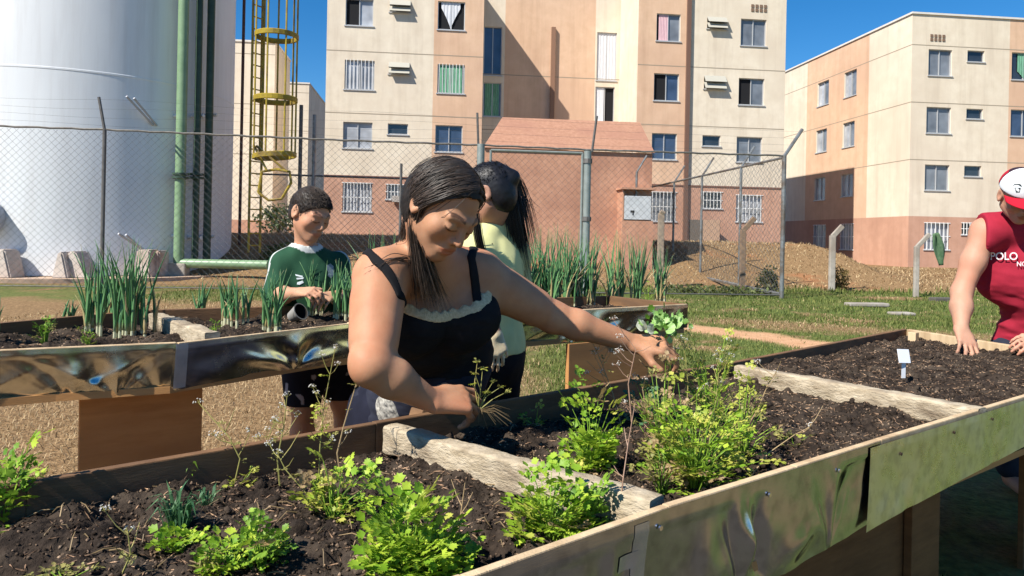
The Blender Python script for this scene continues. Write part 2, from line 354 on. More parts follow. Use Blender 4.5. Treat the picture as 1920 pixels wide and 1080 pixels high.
def window(pt, h, parent, panes=(GREYG, GREYG), frame=ALU, bars=0, curtain=None, wings=2, awning=False, label=None, cross=True):
    u0, z0, u1, z1 = h; mb = MB(); t = .035; e = np.array(pt(1, 0)) - np.array(pt(0, 0)); e /= np.linalg.norm(e); dn = np.array(pt(0, 0, 1)) - np.array(pt(0, 0)); Z = np.array([0, 0, 1.0])
    def bx(ua, ub, za, zb, d0, d1):
        mb.box(pt((ua + ub) / 2, (za + zb) / 2, (d0 + d1) / 2), e, dn, Z, abs(ub - ua) / 2, abs(d1 - d0) / 2, abs(zb - za) / 2)
    bx(u0, u1, z0, z0 + t, .06, .155); bx(u0, u1, z1 - t, z1, .06, .155); bx(u0, u0 + t, z0 + t, z1 - t, .06, .155); bx(u1 - t, u1, z0 + t, z1 - t, .06, .155)
    for k in range(1, wings):
        um = u0 + (u1 - u0) * k / wings; bx(um - t / 2, um + t / 2, z0 + t, z1 - t, .07, .15)
    bx(u0 - .05, u1 + .05, z0 - .05, z0 - .004, -.04, .05)
    fr = mb.build('window', frame, parent)
    for k in range(wings):
        ua = u0 + t + (u1 - u0 - 2 * t) * k / wings; ub = u0 + t + (u1 - u0 - 2 * t) * (k + 1) / wings; d = .115 + .012 * (k % 2)
        mesh('pane', [pt(ua, z0 + t, d), pt(ub, z0 + t, d), pt(ub, z1 - t, d), pt(ua, z1 - t, d)], [[0, 1, 2, 3]], panes[k % len(panes)], fr)
    if bars:
        mb = MB()
        for k in range(bars):
            um = u0 + (u1 - u0) * (k + .5) / bars; bx(um - .012, um + .012, z0 - .02, z1 + .02, -.05, -.026)
        if cross:
            for zz in (z0, (z0 + z1) / 2, z1): bx(u0 - .03, u1 + .03, zz - .015, zz + .015, -.025, -.003)
        mb.build('window_bars', WHITEF, fr)
    if curtain:
        n = 26; v = []; f = []
        for i in range(n + 1):
            s = i / n; uu = u0 + t + (u1 - u0 - 2 * t) * (curtain[1] + (curtain[2] - curtain[1]) * s); dd = .105 + .008 * math.sin(s * 38)
            zb = z0 + t + (curtain[3] * (z1 - z0) if len(curtain) > 3 else 0) * (abs(s - .5) * 2) ** .8
            v += [pt(uu, zb, dd - .03), pt(uu, z1 - t, dd - .03)]
        for i in range(n): f.append([2 * i, 2 * i + 2, 2 * i + 3, 2 * i + 1])
        mesh('curtain', v, f, curtain[0], fr, smooth=True)
    if awning:
        mb = MB(); hz = (z1 - z0)
        for k in range(2):
            zt = z1 - hz * (.06 + .5 * k); c = pt((u0 + u1) / 2, zt - hz * .2, -.11); vdir = Z * -hz * .5 + dn * -.22; L_ = np.linalg.norm(vdir); vdir = vdir / L_
            mb.box(c, e, vdir, np.cross(e, vdir), (u1 - u0) / 2, L_ / 2, .01)
        mb.build('hopper_sash', mat('hopper_glass', (.42, .4, .34), rough=.4), fr)
    return fr
def px_rect(r, b=None, a=None):
    """pixel rectangle -> (u0,z0,u1,z1) in a wall plane"""
    x0, y0, x1, y1 = r; ym = (y0 + y1) / 2; xm = (x0 + x1) / 2
    if b is not None:
        return (onb(x0, ym, b)[0], onb(xm, y1, b)[1], onb(x1, ym, b)[0], onb(xm, y0, b)[1])
    return (ona(x0, ym, a)[0], ona(xm, y1, a)[1], ona(x1, ym, a)[0], ona(xm, y0, a)[1])
def groove(pt, u0, u1, zs, parent):
    mb = MB()
    for z in zs:
        mb.add([pt(u0, z - .018, -.004), pt(u1, z - .018, -.004), pt(u1, z + .018, -.004), pt(u0, z + .018, -.004)], [(0, 1, 2, 3)])
    mb.build('floor_joint', GROOVE, parent)
def vents(pt, rect, parent):
    u0, z0, u1, z1 = rect; mb = MB(); n = 4; e = np.array(pt(1, 0)) - np.array(pt(0, 0)); dn = np.array(pt(0, 0, 1)) - np.array(pt(0, 0))
    for k in range(n):
        uc = u0 + (u1 - u0) * (k + .5) / n
        for q in range(2):
            zc = z0 + (z1 - z0) * (q + .5) / 2; mb.box(pt(uc, zc, -.006), e, dn, np.array([0, 0, 1]), (u1 - u0) / n * .33, .02, (z1 - z0) * .19)
    mb.build('vent_brick', mat('vent', (.2, .13, .09), rough=.9), parent)

# ------------------------------------------------------------------ middle block
zroof = onb(1100, -54, B0)[1]; zb_line = onb(1040, 341, B0)[1]; zg = 0.9
aL = onb(610, 200, B0)[0]; aL1 = onb(811, 200, B0)[0]; aL2 = onb(905, 150, B0)[0]
aR0 = onb(1195, 150, B0)[0]; aRp = onb(1285, 200, B0)[0]; aR2 = onb(1471, 200, B0)[0]; DP = 3.2
apt = empty('apartment_block', W((aL + aR2) / 2, B0, zg), 'cream and salmon four storey block with a shaded stair recess, straight behind the gardeners', 'apartment building', 'apartment blocks behind the fence')
def R(*r): return px_rect(r, b=B0)
Lw = [(R(648, -2, 700, 48), dict(panes=(BLACKG, PALEG))), (R(646, 113, 702, 168), dict(panes=(PALEG, PALEG), bars=8, cross=False)), (R(643, 229, 698, 278), dict(panes=(PALEG, PALEG))), (R(642, 343, 697, 397), dict(panes=(PALEG, PALEG), bars=9)),
      (R(731, 1, 770, 23), dict(wings=1, panes=(GREYG,), awning=True)), (R(729, 117, 768, 139), dict(wings=1, panes=(GREYG,), awning=True)), (R(727, 232, 765, 252), dict(wings=1, panes=(DARKG,))), (R(724, 346, 768, 374), dict(wings=1, panes=(GREYG,), bars=7)),
      (R(821, 3, 872, 56), dict(panes=(BLACKG, BLACKG), curtain=(CURW, .1, .85, .75))), (R(820, 121, 871, 175), dict(panes=(DARKG, DARKG), bars=8, cross=False, curtain=(CURG, .04, .93))), (R(816, 235, 867, 285), dict(panes=(BLUEG, BLUEG)))]
Rw = [(R(1231, 26, 1276, 77), dict(panes=(BLACKG, GREYG), curtain=(CURP, .08, .5))), (R(1226, 138, 1273, 189), dict(panes=(BLACKG, BLUEG))), (R(1222, 250, 1269, 299), dict(panes=(BLUEG, BLUEG))), (R(1219, 360, 1268, 415), dict(panes=(GREYG, GREYG), bars=7)),
      (R(1326, 32, 1362, 54), dict(wings=1, panes=(DARKG,), awning=True)), (R(1320, 142, 1360, 167), dict(wings=1, panes=(DARKG,), awning=True)), (R(1317, 254, 1351, 274), dict(wings=1, panes=(DARKG,))), (R(1315, 360, 1354, 391), dict(wings=1, panes=(DARKG,), bars=6)),
      (R(1389, 36, 1437, 86), dict(panes=(GREYG, GREYG))), (R(1385, 147, 1433, 197), dict(panes=(BLACKG, GREYG))), (R(1381, 257, 1429, 304), dict(panes=(GREYG, GREYG))), (R(1380, 366, 1429, 416), dict(panes=(PALEG, PALEG), bars=7))]
hatch = R(1292, 412, 1318, 462)
front, pt = facade('wall', 'a', B0, [(aL, aL1, CREAM), (aL1, aL2, PINK), (aR0, aRp, PINK), (aRp, aR2, CREAM)], zg - 1, zroof, [(zb_line, BASEP)], [w_[0] for w_ in Lw + Rw] + [hatch], apt)
for h, kw in Lw + Rw: window(pt, h, apt, **kw)
gz = [onb(710, y, B0)[1] for y in (98, 214)]
groove(pt, aL, aL2, gz, apt); groove(pt, aR0, aR2, gz, apt)
mb = MB()
BLN = mat('base_line', (.2, .1, .07), rough=.9)
for u0, u1 in ((aL, aL2), (aR0, aR2)): mb = MB(); mb.wbox(u0 - .01, u1 + .01, B0 - .03, B0 - .002, zb_line - .03, zb_line + .03); mb.build('base_moulding', BLN, apt)
# recess
bR = B0 + DP
q0 = onb(948, 20, bR)[0]; q1 = onb(1116, 100, bR)[0]
SWl = [(px_rect((907, 50, 941, 141), b=bR), dict(panes=(BLUEG, BLUEG))), (px_rect((906, 155, 940, 218), b=bR), dict(panes=(DARKG, GREYG), curtain=(CURG, .05, .9)))]
SWr = [(px_rect((1119, 61, 1156, 151), b=bR), dict(panes=(PALEG, GREYG), curtain=(CURW, 0, 1))), (px_rect((1116, 163, 1152, 228), b=bR), dict(panes=(GREYG, BLACKG), curtain=(CURW, 0, .45)))]
rec, ptr = facade('recess_wall', 'a', bR, [(aL2 - .3, q0, CREAM), (q0, q1, PINK), (q1, aR0 + .3, CREAM)], zg - 1, zroof + 1.8, [(zb_line, BASEP)], [s[0] for s in SWl + SWr], apt)
for h, kw in SWl + SWr:
    fr = window(ptr, h, apt, **kw); z0, z1 = h[1], h[3]
groove(ptr, aL2, aR0, [gz[0] - .02, gz[1] - .02], apt)
mb = MB(); xx = onb(1036, 130, bR)[0]; mb.wbox(xx - .1, xx + .1, bR - .16, bR - .02, zg, onb(1036, 52, bR)[1]); mb.build('downpipe', mat('brown_pipe', (.25, .14, .09), rough=.7), apt)
mb = MB(); mb.wbox(aRp - .02, aRp + .16, B0 - .14, B0 - .01, 1.0, zroof - .2); mb.build('drain_pipe', mat('dark_pipe', (.16, .09, .065), rough=.7), apt)
# recess cheeks, outer side walls, roof
mats3 = [CREAM, PINK, BASEP]; mb = MB()
for aa, b0_, b1_ in ((aL2, B0, bR), (aR0, B0, bR), (aL, B0, B0 + 12), (aR2, B0, B0 + 12)):
    for z0, z1, mi in ((zg - 1, zb_line, 2), (zb_line, zroof, 0)):
        mb.mi = mi; mb.add([W(aa, b0_, z0), W(aa, b1_, z0), W(aa, b1_, z1), W(aa, b0_, z1)], [(0, 1, 2, 3)])
mb.mi = 0; mb.add([W(aL, B0 + 12, zg - 1), W(aR2, B0 + 12, zg - 1), W(aR2, B0 + 12, zroof), W(aL, B0 + 12, zroof)], [(0, 1, 2, 3)])
mb.build('side_wall', mats=mats3, parent=apt)
mb = MB(); zr = zroof - .25
mb.wbox(aL + .02, aL2 - .02, B0 + .02, B0 + 11.95, zr, zr + .2); mb.wbox(aR0 + .02, aR2 - .02, B0 + .02, B0 + 11.95, zr, zr + .2); mb.wbox(aL2 + .01, aR0 - .01, bR + .02, B0 + 11.9, zr + 1.9, zr + 2.1)
mb.build('roof', TRIM, apt)
mb = MB(); hh = hatch; mb.wbox(hh[0] - .06, hh[2] + .06, B0 + .02, B0 + .1, hh[1] - .06, hh[3] + .06)
ht = mb.build('hatch_frame', WHITEF, apt)
mb = MB(); mb.wbox(hh[0], hh[2], B0 - .02, B0 + .015, hh[1], hh[3]); mb.build('hatch_back', mat('hatch_mesh', (.09, .08, .07), (.2, .17, .14), scale=30, rough=.9), ht)
mb = MB(); mb.box(W(hh[2] + .28, B0 - .3, (hh[1] + hh[3]) / 2), E1 * .7 - E2 * .7, E1 * .7 + E2 * .7, (0, 0, 1), .4, .02, (hh[3] - hh[1]) / 2); mb.build('hatch_door', mat('hatch_leaf', (.3, .2, .14), rough=.8), ht)
vents(pt, R(1407, 8, 1439, 23), apt)
mb = MB(); gg = R(727, 352, 765, 374); mb.wbox(gg[0] + .2, gg[2] + .05, B0 - .32, B0 - .06, gg[1] - .12, gg[1] + .14); mb.build('air_conditioner', mat('ac_box', (.55, .5, .45), (.3, .27, .24), scale=18, rough=.6), apt)

# ------------------------------------------------------------------ right block
B1 = 32.3
aC = onb(1708, 200, B1)[0]; aPk = onb(1891, 200, B1)[0]; zr2 = onb(1712, 26, B1)[1]; zb2 = onb(1706, 405, B1)[1]
rb = empty('apartment_block', W(aC, B1, .3), 'corner block whose bright side wall is half in shadow, behind the man in the cap', 'apartment building', 'apartment blocks behind the fence')
def R2(*r): return px_rect(r, b=B1)
Fw = [(R2(1741, 93, 1785, 142), dict(panes=(GREYG, GREYG))), (R2(1737, 201, 1783, 250), dict(panes=(GREYG, GREYG))), (R2(1734, 309, 1780, 357), dict(panes=(GREYG, GREYG))), (R2(1733, 418, 1780, 468), dict(panes=(PALEG, PALEG), bars=6)),
      (R2(1814, 95, 1846, 116), dict(wings=1, panes=(DARKG,))), (R2(1812, 204, 1843, 223), dict(wings=1, panes=(DARKG,))), (R2(1808, 311, 1840, 331), dict(wings=1, panes=(DARKG,))), (R2(1803, 418, 1832, 440), dict(wings=1, panes=(DARKG,), bars=5)),
      (R2(1897, 99, 1945, 150), dict(panes=(DARKG, DARKG), curtain=(CURG, .25, .8, .3))), (R2(1895, 206, 1943, 256), dict(panes=(BLUEG, BLUEG)))]
aE = aC + 24
fr2, pt2 = facade('wall', 'a', B1, [(aC, aPk, CREAM), (aPk, aE, PINK)], -.6, zr2, [(zb2, BASEP)], [w_[0] for w_ in Fw], rb)
for h, kw in Fw: window(pt2, h, rb, **kw)
g2 = [onb(1800, y, B1)[1] for y in (88, 195, 302)]; groove(pt2, aC, aE, g2, rb)
vents(pt2, R2(1743, 64, 1773, 78), rb)
def S2(*r):
    u0, z0, u1, z1 = px_rect(r, a=aC); return (min(u0, u1), z0, max(u0, u1), z1)
Sw = [S2(1533, 153, 1554, 197), S2(1583, 133, 1606, 180), S2(1530, 243, 1550, 285), S2(1580, 229, 1602, 275), S2(1527, 333, 1547, 375), S2(1577, 326, 1599, 368), S2(1525, 422, 1548, 466), S2(1575, 420, 1600, 468)]
bA = ona(1628, 200, aC)[0]; bB = ona(1513, 200, aC)[0]; bEnd = B1 + 15.5
sd2, pts2 = facade('side_wall', 'b', aC, [(B1, bA, CREAM), (bA, bB, PINK), (bB, bEnd, CREAM)], -.6, zr2, [(zb2, BASEP)], Sw, rb, sgn=1)
for i, h in enumerate(Sw): window(pts2, h, rb, panes=(GREYG, PALEG) if i < 4 else (PALEG, PALEG), bars=5 if i > 5 else 0)
groove(pts2, B1, bEnd, g2, rb)
mb = MB(); mb.wbox(aC - .06, aE, B1 - .06, bEnd, zr2 + .003, zr2 + .09); mb.build('roof', TRIM, rb)

# blocks further back on the left
def far_block(label, r, b, depth, mat_l=CREAM, base=None):
    u0, z0, u1, z1 = px_rect(r, b=b); e = empty('apartment_block', W(u0, b, terrain_z(*W(u0, b, 0)[:2])), label, 'apartment building', 'apartment blocks behind the fence')
    hs_ = []
    fw, p_ = facade('wall', 'a', b, [(u0, u1, mat_l)], -.2, z1, [(z0 + .5, BASEP)], hs_, e)
    mb = MB()
    for aa in (u0, u1): mb.add([W(aa, b, -.2), W(aa, b + depth, -.2), W(aa, b + depth, z1), W(aa, b, z1)], [(0, 1, 2, 3)])
    mb.add([W(u0, b + depth, -.2), W(u1, b + depth, -.2), W(u1, b + depth, z1), W(u0, b + depth, z1)], [(0, 1, 2, 3)])
    mb.build('side_wall', mat_l, e)
    mb = MB(); mb.wbox(u0 - .05, u1 + .05, b - .05, b + depth, z1 + .003, z1 + .1); mb.build('roof', TRIM, e)
    groove(p_, u0, u1, [z1 - 2.6 * k - .6 for k in range(3)], e); return e
fb = far_block('narrow sunlit cream block showing through the yellow ladder cage', (380, 78, 513, 430), 40, 4.2)
fb2 = far_block('pale block with grey shaded flank between the ladder and the middle block', (540, 157, 577, 440), 52, 10)

# ------------------------------------------------------------------ kiosk (pump house)
bK = 22.2
k0, kz0, k1, kz1 = px_rect((906, 290, 1221, 520), b=bK)
kb = empty('pump_house', W((k0 + k1) / 2, bK, 0), 'low terracotta pump house with sloping top behind the closed gate', 'pump house')
u_top0 = onb(942, 217, bK + 1.6); u_top1 = onb(1219, 232, bK + 1.6)
ze = onb(1060, 282, bK)[1]; zt = onb(1080, 225, bK + 1.6)[1]
mb = MB(); mb.wbox(k0, k1, bK, bK + 4, -.2, ze); mb.build('wall', KIOSK, kb)
mb = MB(); mb.add([W(k0 - .05, bK - .08, ze + .004), W(k1 + .05, bK - .08, ze + .004), W(k1 + .05, bK + 1.6, zt), W(u_top0[0], bK + 1.6, zt), W(k0 - .05, bK + 4, ze + .004), W(k1 + .05, bK + 4, zt), W(u_top0[0], bK + 4, zt)],
              [(0, 1, 2, 3), (3, 2, 5, 6), (0, 3, 6, 4)]); mb.build('roof', mat('kiosk_roof', (.33, .175, .115), (.42, .23, .155), scale=9, rough=.95, spec=.05, bump=.8, bscale=22, c3=(.33, .17, .12), s3=.9), kb)
# side pillar with meter box
bM = 21.6
m0, mz0, m1, mz1 = px_rect((1166, 352, 1224, 540), b=bM)
mbp = empty('meter_pillar', W((m0 + m1) / 2, bM, 0), 'terracotta pillar with a grey electricity meter box beside the pump house', 'meter pillar')
hb = px_rect((1171, 360, 1221, 412), b=bM)
mb = MB(); mb.wbox(m0, m1, bM + .25, bM + .6, -.2, mz1 - .06); mb.wbox(m0, m1, bM, bM + .25, -.2, hb[1] - .03); mb.wbox(m0, hb[0] - .02, bM, bM + .25, hb[1] - .03, mz1 - .06); mb.wbox(m0 - .06, m1 + .06, bM - .1, bM + .62, mz1 - .056, mz1); mb.build('pillar', KIOSK, mbp)
mb = MB(); mb.wbox(hb[0], hb[2], bM - .01, bM + .2, hb[1], hb[3] - .12, bev=.012)
bxm = mb.build('meter_box', mat('meter_grey', (.55, .57, .58), (.45, .47, .48), scale=5, rough=.5), mbp)
mb = MB(); zc = (hb[1] + hb[3]) / 2
mb.wbox(hb[0] + .18, hb[0] + .3, bM - .016, bM - .011, zc - .2, zc - .14); mb.wbox(hb[0] + .24, hb[0] + .28, bM - .016, bM - .011, zc - .28, zc - .2); mb.build('label_plate', mat('black_mark', (.03, .03, .03), rough=.6), bxm)

# ------------------------------------------------------------------ water tank
dT = 24.7; angT = math.atan((160 - CX) / F); TC = np.array([dT * math.sin(angT), dT * math.cos(angT), 0]); TR = dT * math.sin(math.radians(9.15)); 
tank = empty('water_tank', TC, 'big white cylindrical water tank with green pipes on the left', 'water tank')
TM = mat('tank_paint', (.74, .76, .78), (.79, .81, .82), scale=1.1, rough=.6, spec=.25, bump=.05, bscale=3, c3=(.7, .72, .74), s3=.5, stretch=(1, 1, .35)); streaks(TM, .3)
nt_ = 128; ht = 10.4; mb = MB(); zs1 = zat(120, 128, 17.6); prof = [(TR, .12), (TR, zs1), (TR + .007, zs1 + .01), (TR + .007, zs1 + .05), (TR, zs1 + .06), (TR, ht), (0.01, ht + .8)]
v = []; f = []
for r, z in prof:
    for j in range(nt_): v.append(TC + np.array([math.cos(2 * math.pi * j / nt_) * r, math.sin(2 * math.pi * j / nt_) * r, z]))
for i in range(len(prof) - 1):
    for j in range(nt_): f.append((i * nt_ + j, i * nt_ + (j + 1) % nt_, (i + 1) * nt_ + (j + 1) % nt_, (i + 1) * nt_ + j))
mb.add(v, f); autosmooth(mb.build('shell', TM, tank), 18)
mb = MB(); v = []; f = []
for r, z in ((TR + 1.0, -.2), (TR + 1.0, .1), (.1, .12)):
    for j in range(64): v.append(TC + np.array([math.cos(2 * math.pi * j / 64) * r, math.sin(2 * math.pi * j / 64) * r, z]))
for i in range(2):
    for j in range(64): f.append((i * 64 + j, i * 64 + (j + 1) % 64, (i + 1) * 64 + (j + 1) % 64, (i + 1) * 64 + j))
mb.add(v, f); mb.build('plinth', mat('plinth', (.5, .36, .26), (.4, .28, .2), scale=6, rough=.9, bump=.4), tank)
def on_tank(px, z, off=0):
    """point on the tank's wall (seen from the camera) in image column px"""
    dirx = (px - CX) / F; d = np.array([dirx, 1.0]); d /= np.linalg.norm(d); c = TC[:2]; bq = d @ c; disc = (TR + off) ** 2 - (c @ c - bq * bq)
    t = bq - math.sqrt(max(disc, 0)); return np.array([d[0] * t, d[1] * t, z])
GPIPE = mat('green_pipe', (.16, .26, .14), (.22, .33, .19), scale=4, rough=.4, spec=.5); DPIPE = mat('dark_green_pipe', (.03, .055, .04), (.05, .085, .06), scale=4, rough=.45)
def pipe(px, r, m, name, z0=.3, off=.35):
    p = on_tank(px, 0, off); mb = MB(); mb.tube([p + [0, 0, z0], p + [0, 0, ht]], r, 14)
    return autosmooth(mb.build(name, m, tank)), p
pp, p1 = pipe(336, .13, GPIPE, 'pipe'); _, p2 = pipe(366, .085, DPIPE, 'pipe'); _, p3 = pipe(388, .10, DPIPE, 'pipe'); _, p4 = pipe(449, .045, mat('brown_thin', (.1, .05, .04), rough=.7), 'conduit', off=.12)
mb = MB()
for p in (p1, p2):
    mb = MB(); zc = zat(350, 330, p[1]); mb.tube([p + [0, 0, zc - .07], p + [0, 0, zc - .02]], .2, 14); mb.tube([p + [0, 0, zc + .02], p + [0, 0, zc + .07]], .2, 14)
    autosmooth(mb.build('flange', DPIPE, tank))
mb = MB(); pe = W(*[0, 0, 0]); e0 = p1 + np.array([0, 0, .42]); e1 = p1 + E1 * 2.3 - E2 * .3 + np.array([0, 0, .42])
mb.tube([e0, e1], .12, 12); autosmooth(mb.build('pipe', GPIPE, tank))
mb = MB(); mb.box(p1 + np.array([0, 0, .22]), E1, E2, (0, 0, 1), .22, .22, .2, .03); mb.build('pipe_foot', CONC, tank)
mb = MB()
BRKT = mat('bracket_white', (.7, .68, .66), rough=.6)
for px, y in ((333, 208), (365, 203), (388, 196), (333, 443), (365, 446), (388, 444)):
    z = zat(px, y, 18.6); q = on_tank(px - 10, z, .02); r_ = q - TC; r_[2] = 0; r_ /= np.linalg.norm(r_); mb = MB(); mb.tube([q, q + r_ * .42], .045, 8); mb.build('pipe_bracket', BRKT, tank)
mb = MB()
HHM = mat('handhold', (.42, .43, .46), rough=.5)
for (xa, ya), (xb, yb) in (((232, 180), (283, 226)), ((246, 182), (290, 226)), ((222, 438), (268, 470)), ((236, 440), (274, 474))):
    qa = on_tank(xa, zat(xa, ya, 18.2), .32); qb = on_tank(xb, zat(xb, yb, 18.2), .02); mb = MB(); mb.tube([qa, qb], .028, 8); mb.build('handhold', HHM, tank)
mb = MB(); qm = on_tank(-24, H + .25, .02); r_ = qm - TC; r_[2] = 0; r_ /= np.linalg.norm(r_); mb.tube([qm, qm + r_ * .3], .42, 24); autosmooth(mb.build('manhole', mat('manhole', (.35, .37, .42), rough=.5), tank))
# ladder with cage
LD = mat('yellow_paint', (.42, .31, .03), (.3, .22, .03), scale=8, rough=.55, c3=(.18, .12, .04), s3=2.5)
lp = P(477, 440, 20.6); lp[2] = 0; lt = np.array([1.0, .06, 0]); lt /= np.linalg.norm(lt)
lad = empty('caged_ladder', lp, 'yellow caged ladder climbing the right edge of the white tank', 'ladder')
l0, l1 = lp - lt * .10 + np.array([0, -.16, 0]), lp + lt * .10 + np.array([0, .16, 0])
zlad = zat(477, 460, 20.6)
mb = MB(); mb.tube([l0 + [0, 0, zlad - .2], l0 + [0, 0, 11]], .035, 6); mb.tube([l1 + [0, 0, zlad - .2], l1 + [0, 0, 11]], .035, 6); mb.build('rail', LD, lad)
mb = MB(); z = zlad
while z < 10.8: mb.tube([l0 + [0, 0, z], l1 + [0, 0, z]], .02, 6); z += .33
mb.build('rung', LD, lad)
cc_ = lp + lt * .50; Rc = .56
def hoop(z, tilt=0, a0=-160, a1=160, r=Rc, c=None, wd=.05):
    c = cc_ if c is None else c; pts = []
    for k in range(25):
        a = math.radians(a0 + (a1 - a0) * k / 24); pts.append(c + lt * math.cos(a) * r + np.array([-lt[1], lt[0], 0]) * math.sin(a) * r + np.array([0, 0, z + tilt * math.cos(a)]))
    return pts
mb = MB()
for y, tl in ((67, 0), (186, 0), (292, .05)):
    z = zat(510, y, 20.6)
    mb = MB()
    for dz in (-.04, 0, .04):
        mb.tube([p + [0, 0, dz] for p in hoop(z, tl, -170, 170)], .035, 6)
    mb.build('cage_hoop', LD, lad)
mb = MB(); zz = zat(510, 342, 20.6)
mb.tube([cc_ + lt * x + np.array([0, -.1, z_]) for x, z_ in ((-.38, zz - .3), (-.3, zz + .28), (.1, zz + .36), (.45, zz + .3), (.5, zz), (.25, zz - .45), (-.1, zz - .5), (-.38, zz - .3))], .04, 6)
mb.tube([lp + [0, 0, zz + 1.0], cc_ + np.array([.3, 0, zz + .35])], .035, 6); mb.tube([lp + [0, -.2, zz + 1.0], cc_ + np.array([-.1, -.3, zz + .3])], .035, 6)
mb.build('cage_hoop', LD, lad)
mb = MB()
for k in range(7):
    a = math.radians(-150 + 50 * k); p = cc_ + lt * math.cos(a) * Rc + np.array([-lt[1], lt[0], 0]) * math.sin(a) * Rc
    zlo_ = zat(510, 292, 20.6); mb.tube([p + [0, 0, zlo_], p + [0, 0, 11]], .026, 6)
mb.build('cage_bar', LD, lad)
PALEC = mat('pale_concrete', (.6, .53, .47), (.48, .41, .36), scale=5, rough=.95, bump=.4, bscale=20, c3=(.42, .3, .24), s3=1.2)
# concrete blocks round the tank's foot
for i, (x0, x1, yt, lab) in enumerate(((-28, 20, 467, 'rounded pale concrete block at the foot of the tank by the picture edge'), (96, 127, 472, 'slim concrete block leaning beside the wedge at the tank foot'), (122, 164, 471, 'wedge shaped concrete block at the foot of the white tank'), (252, 283, 468, 'upright concrete block beside the onions, at the tank foot'), (286, 300, 470, 'thin concrete slab next to the green pipe foot'))):
    Yb = on_tank((x0 + x1) / 2, 0, .62)[1] + .02 * i; q0 = P(x0, 500, Yb); q1 = P(x1, 500, Yb); z1 = zat(x0, yt, Yb); zz0 = .08
    wv = q1 - q0; wv[2] = 0; L_ = np.linalg.norm(wv); wv /= L_; dv = np.array([-wv[1], wv[0], 0]); b0_ = np.array([q0[0], q0[1], zz0])
    tp = ((.28, .72), (.35, .62), (.1, .42), (.1, .9), (.1, .85))[i]
    poly = [b0_, b0_ + wv * L_, b0_ + wv * L_ * tp[1] + [0, 0, z1 - zz0], b0_ + wv * L_ * tp[0] + [0, 0, z1 - zz0]]
    bm = bmesh.new(); vs = [bm.verts.new(p) for p in poly] + [bm.verts.new(p + dv * .55) for p in poly]
    for q in ((3, 2, 1, 0), (4, 5, 6, 7), (0, 1, 5, 4), (1, 2, 6, 5), (2, 3, 7, 6), (3, 0, 4, 7)): bm.faces.new([vs[k] for k in q])
    bmesh.ops.bevel(bm, geom=bm.edges[:], offset=.035, segments=2, affect='EDGES'); me = bpy.data.meshes.new('concrete_block'); bm.to_mesh(me); bm.free(); me.materials.append(PALEC)
    tag(link(bpy.data.objects.new('concrete_block', me)), lab, 'concrete block', 'concrete blocks at the tank foot')
# ------------------------------------------------------------------ chain-link fences
WIRE = mat('chain_link_wire', (.26, .26, .25), (.15, .145, .14), scale=2, rough=.5, metal=.7)
def chain(name, p0, p1, zb0, zb1, zt0, zt1, parent, pitch=.15, r=.0027):
    """two crossing families of wires between p0 and p1; bottom/top heights vary linearly"""
    p0 = np.asarray(p0, float); p1 = np.asarray(p1, float); d = (p1 - p0)[:2]; L = float(np.linalg.norm(d)); e = np.array([d[0] / L, d[1] / L, 0]); nrm = np.array([-e[1], e[0], 0])
    mb = MB(); hmax = max(zt0 - zb0, zt1 - zb1)
    for fam in (0, 1):
        s = -hmax if fam == 0 else 0.0
        end = L if fam == 0 else L + hmax
        while s < end:
            pts = []
            # line u = s + sg*(z), z from bottom
            sg = 1 if fam == 0 else -1
            ua, ub = s, s + sg * hmax * 1.0
            za, zb = 0.0, hmax
            lo, hi = 0.0, 1.0
            du = ub - ua
            t0, t1 = (0 - ua) / du, (L - ua) / du
            if t0 > t1: t0, t1 = t1, t0
            lo, hi = max(lo, t0), min(hi, t1)
            if hi - lo > .01:
                q = []
                for t in (lo, hi):
                    u = ua + du * t; w_ = u / L; zlo = zb0 + (zb1 - zb0) * w_; zhi = zt0 + (zt1 - zt0) * w_
                    z = zlo + (zhi - zlo) * t
                    q.append(p0 * [1, 1, 0] + e * u + np.array([0, 0, z]) + nrm * (r * (1 if fam else -1)))
                mb.tube(q, r, 3, caps=False)
            s += pitch
    return mb.build(name, WIRE, parent)
BF = 16.25
aF0 = -11.5; aF1 = onb(1468, 420, BF)[0]
def zrail(a): return 3.02 + (3.22 - 3.02) * 0 + (onb(1475, 292, BF)[1] - zat(195, 241, 15.2)) * 0 + np.interp(a, [-8, -2, 6.5], [zl0, zl1, zl2])
zl0 = zl1 = zl2 = 0
za_ = [onb(195, 243, BF), onb(620, 262, BF), onb(900, 272, BF), onb(1110, 281, BF), onb(1472, 292, BF)]
def zrail(a): return float(np.interp(a, [q[0] for q in za_], [q[1] for q in za_]))
fence = empty('chain_link_fence', W(-2, BF, 0), 'long chain link fence with barbed wire across the yard in front of the white tank', 'fence', 'chain link fences')
zs0 = lambda a, b=BF: float(terrain_z(*W(a, b, 0)[:2]))
gA = onb(901, 400, BF)[0]; gB = onb(1097, 400, BF)[0]
for s0, s1 in ((aF0, gA), (gB, aF1)):
    chain('wire_mesh', W(s0, BF, 0), W(s1, BF, 0), .05, .05, zrail(s0) - .02, zrail(s1) - .02, fence)
mb = MB(); pts = []
for k in range(90):
    a = aF0 + (aF1 - aF0) * k / 89; pts.append(W(a, BF, zrail(a) + .008 * math.sin(k * 2.1)))
mb.tube(pts, .022, 6); mb.build('top_rail', mat('top_rail', (.22, .21, .19), (.12, .11, .1), scale=14, rough=.6, metal=.4), fence)
mb = MB(); mb.tube([W(aF0, BF, .06), W(gA, BF, .06)], .012, 5); mb.tube([W(gB, BF, .06), W(aF1, BF, .06)], .015, 5); mb.build('bottom_wire', DKSTEEL, fence)
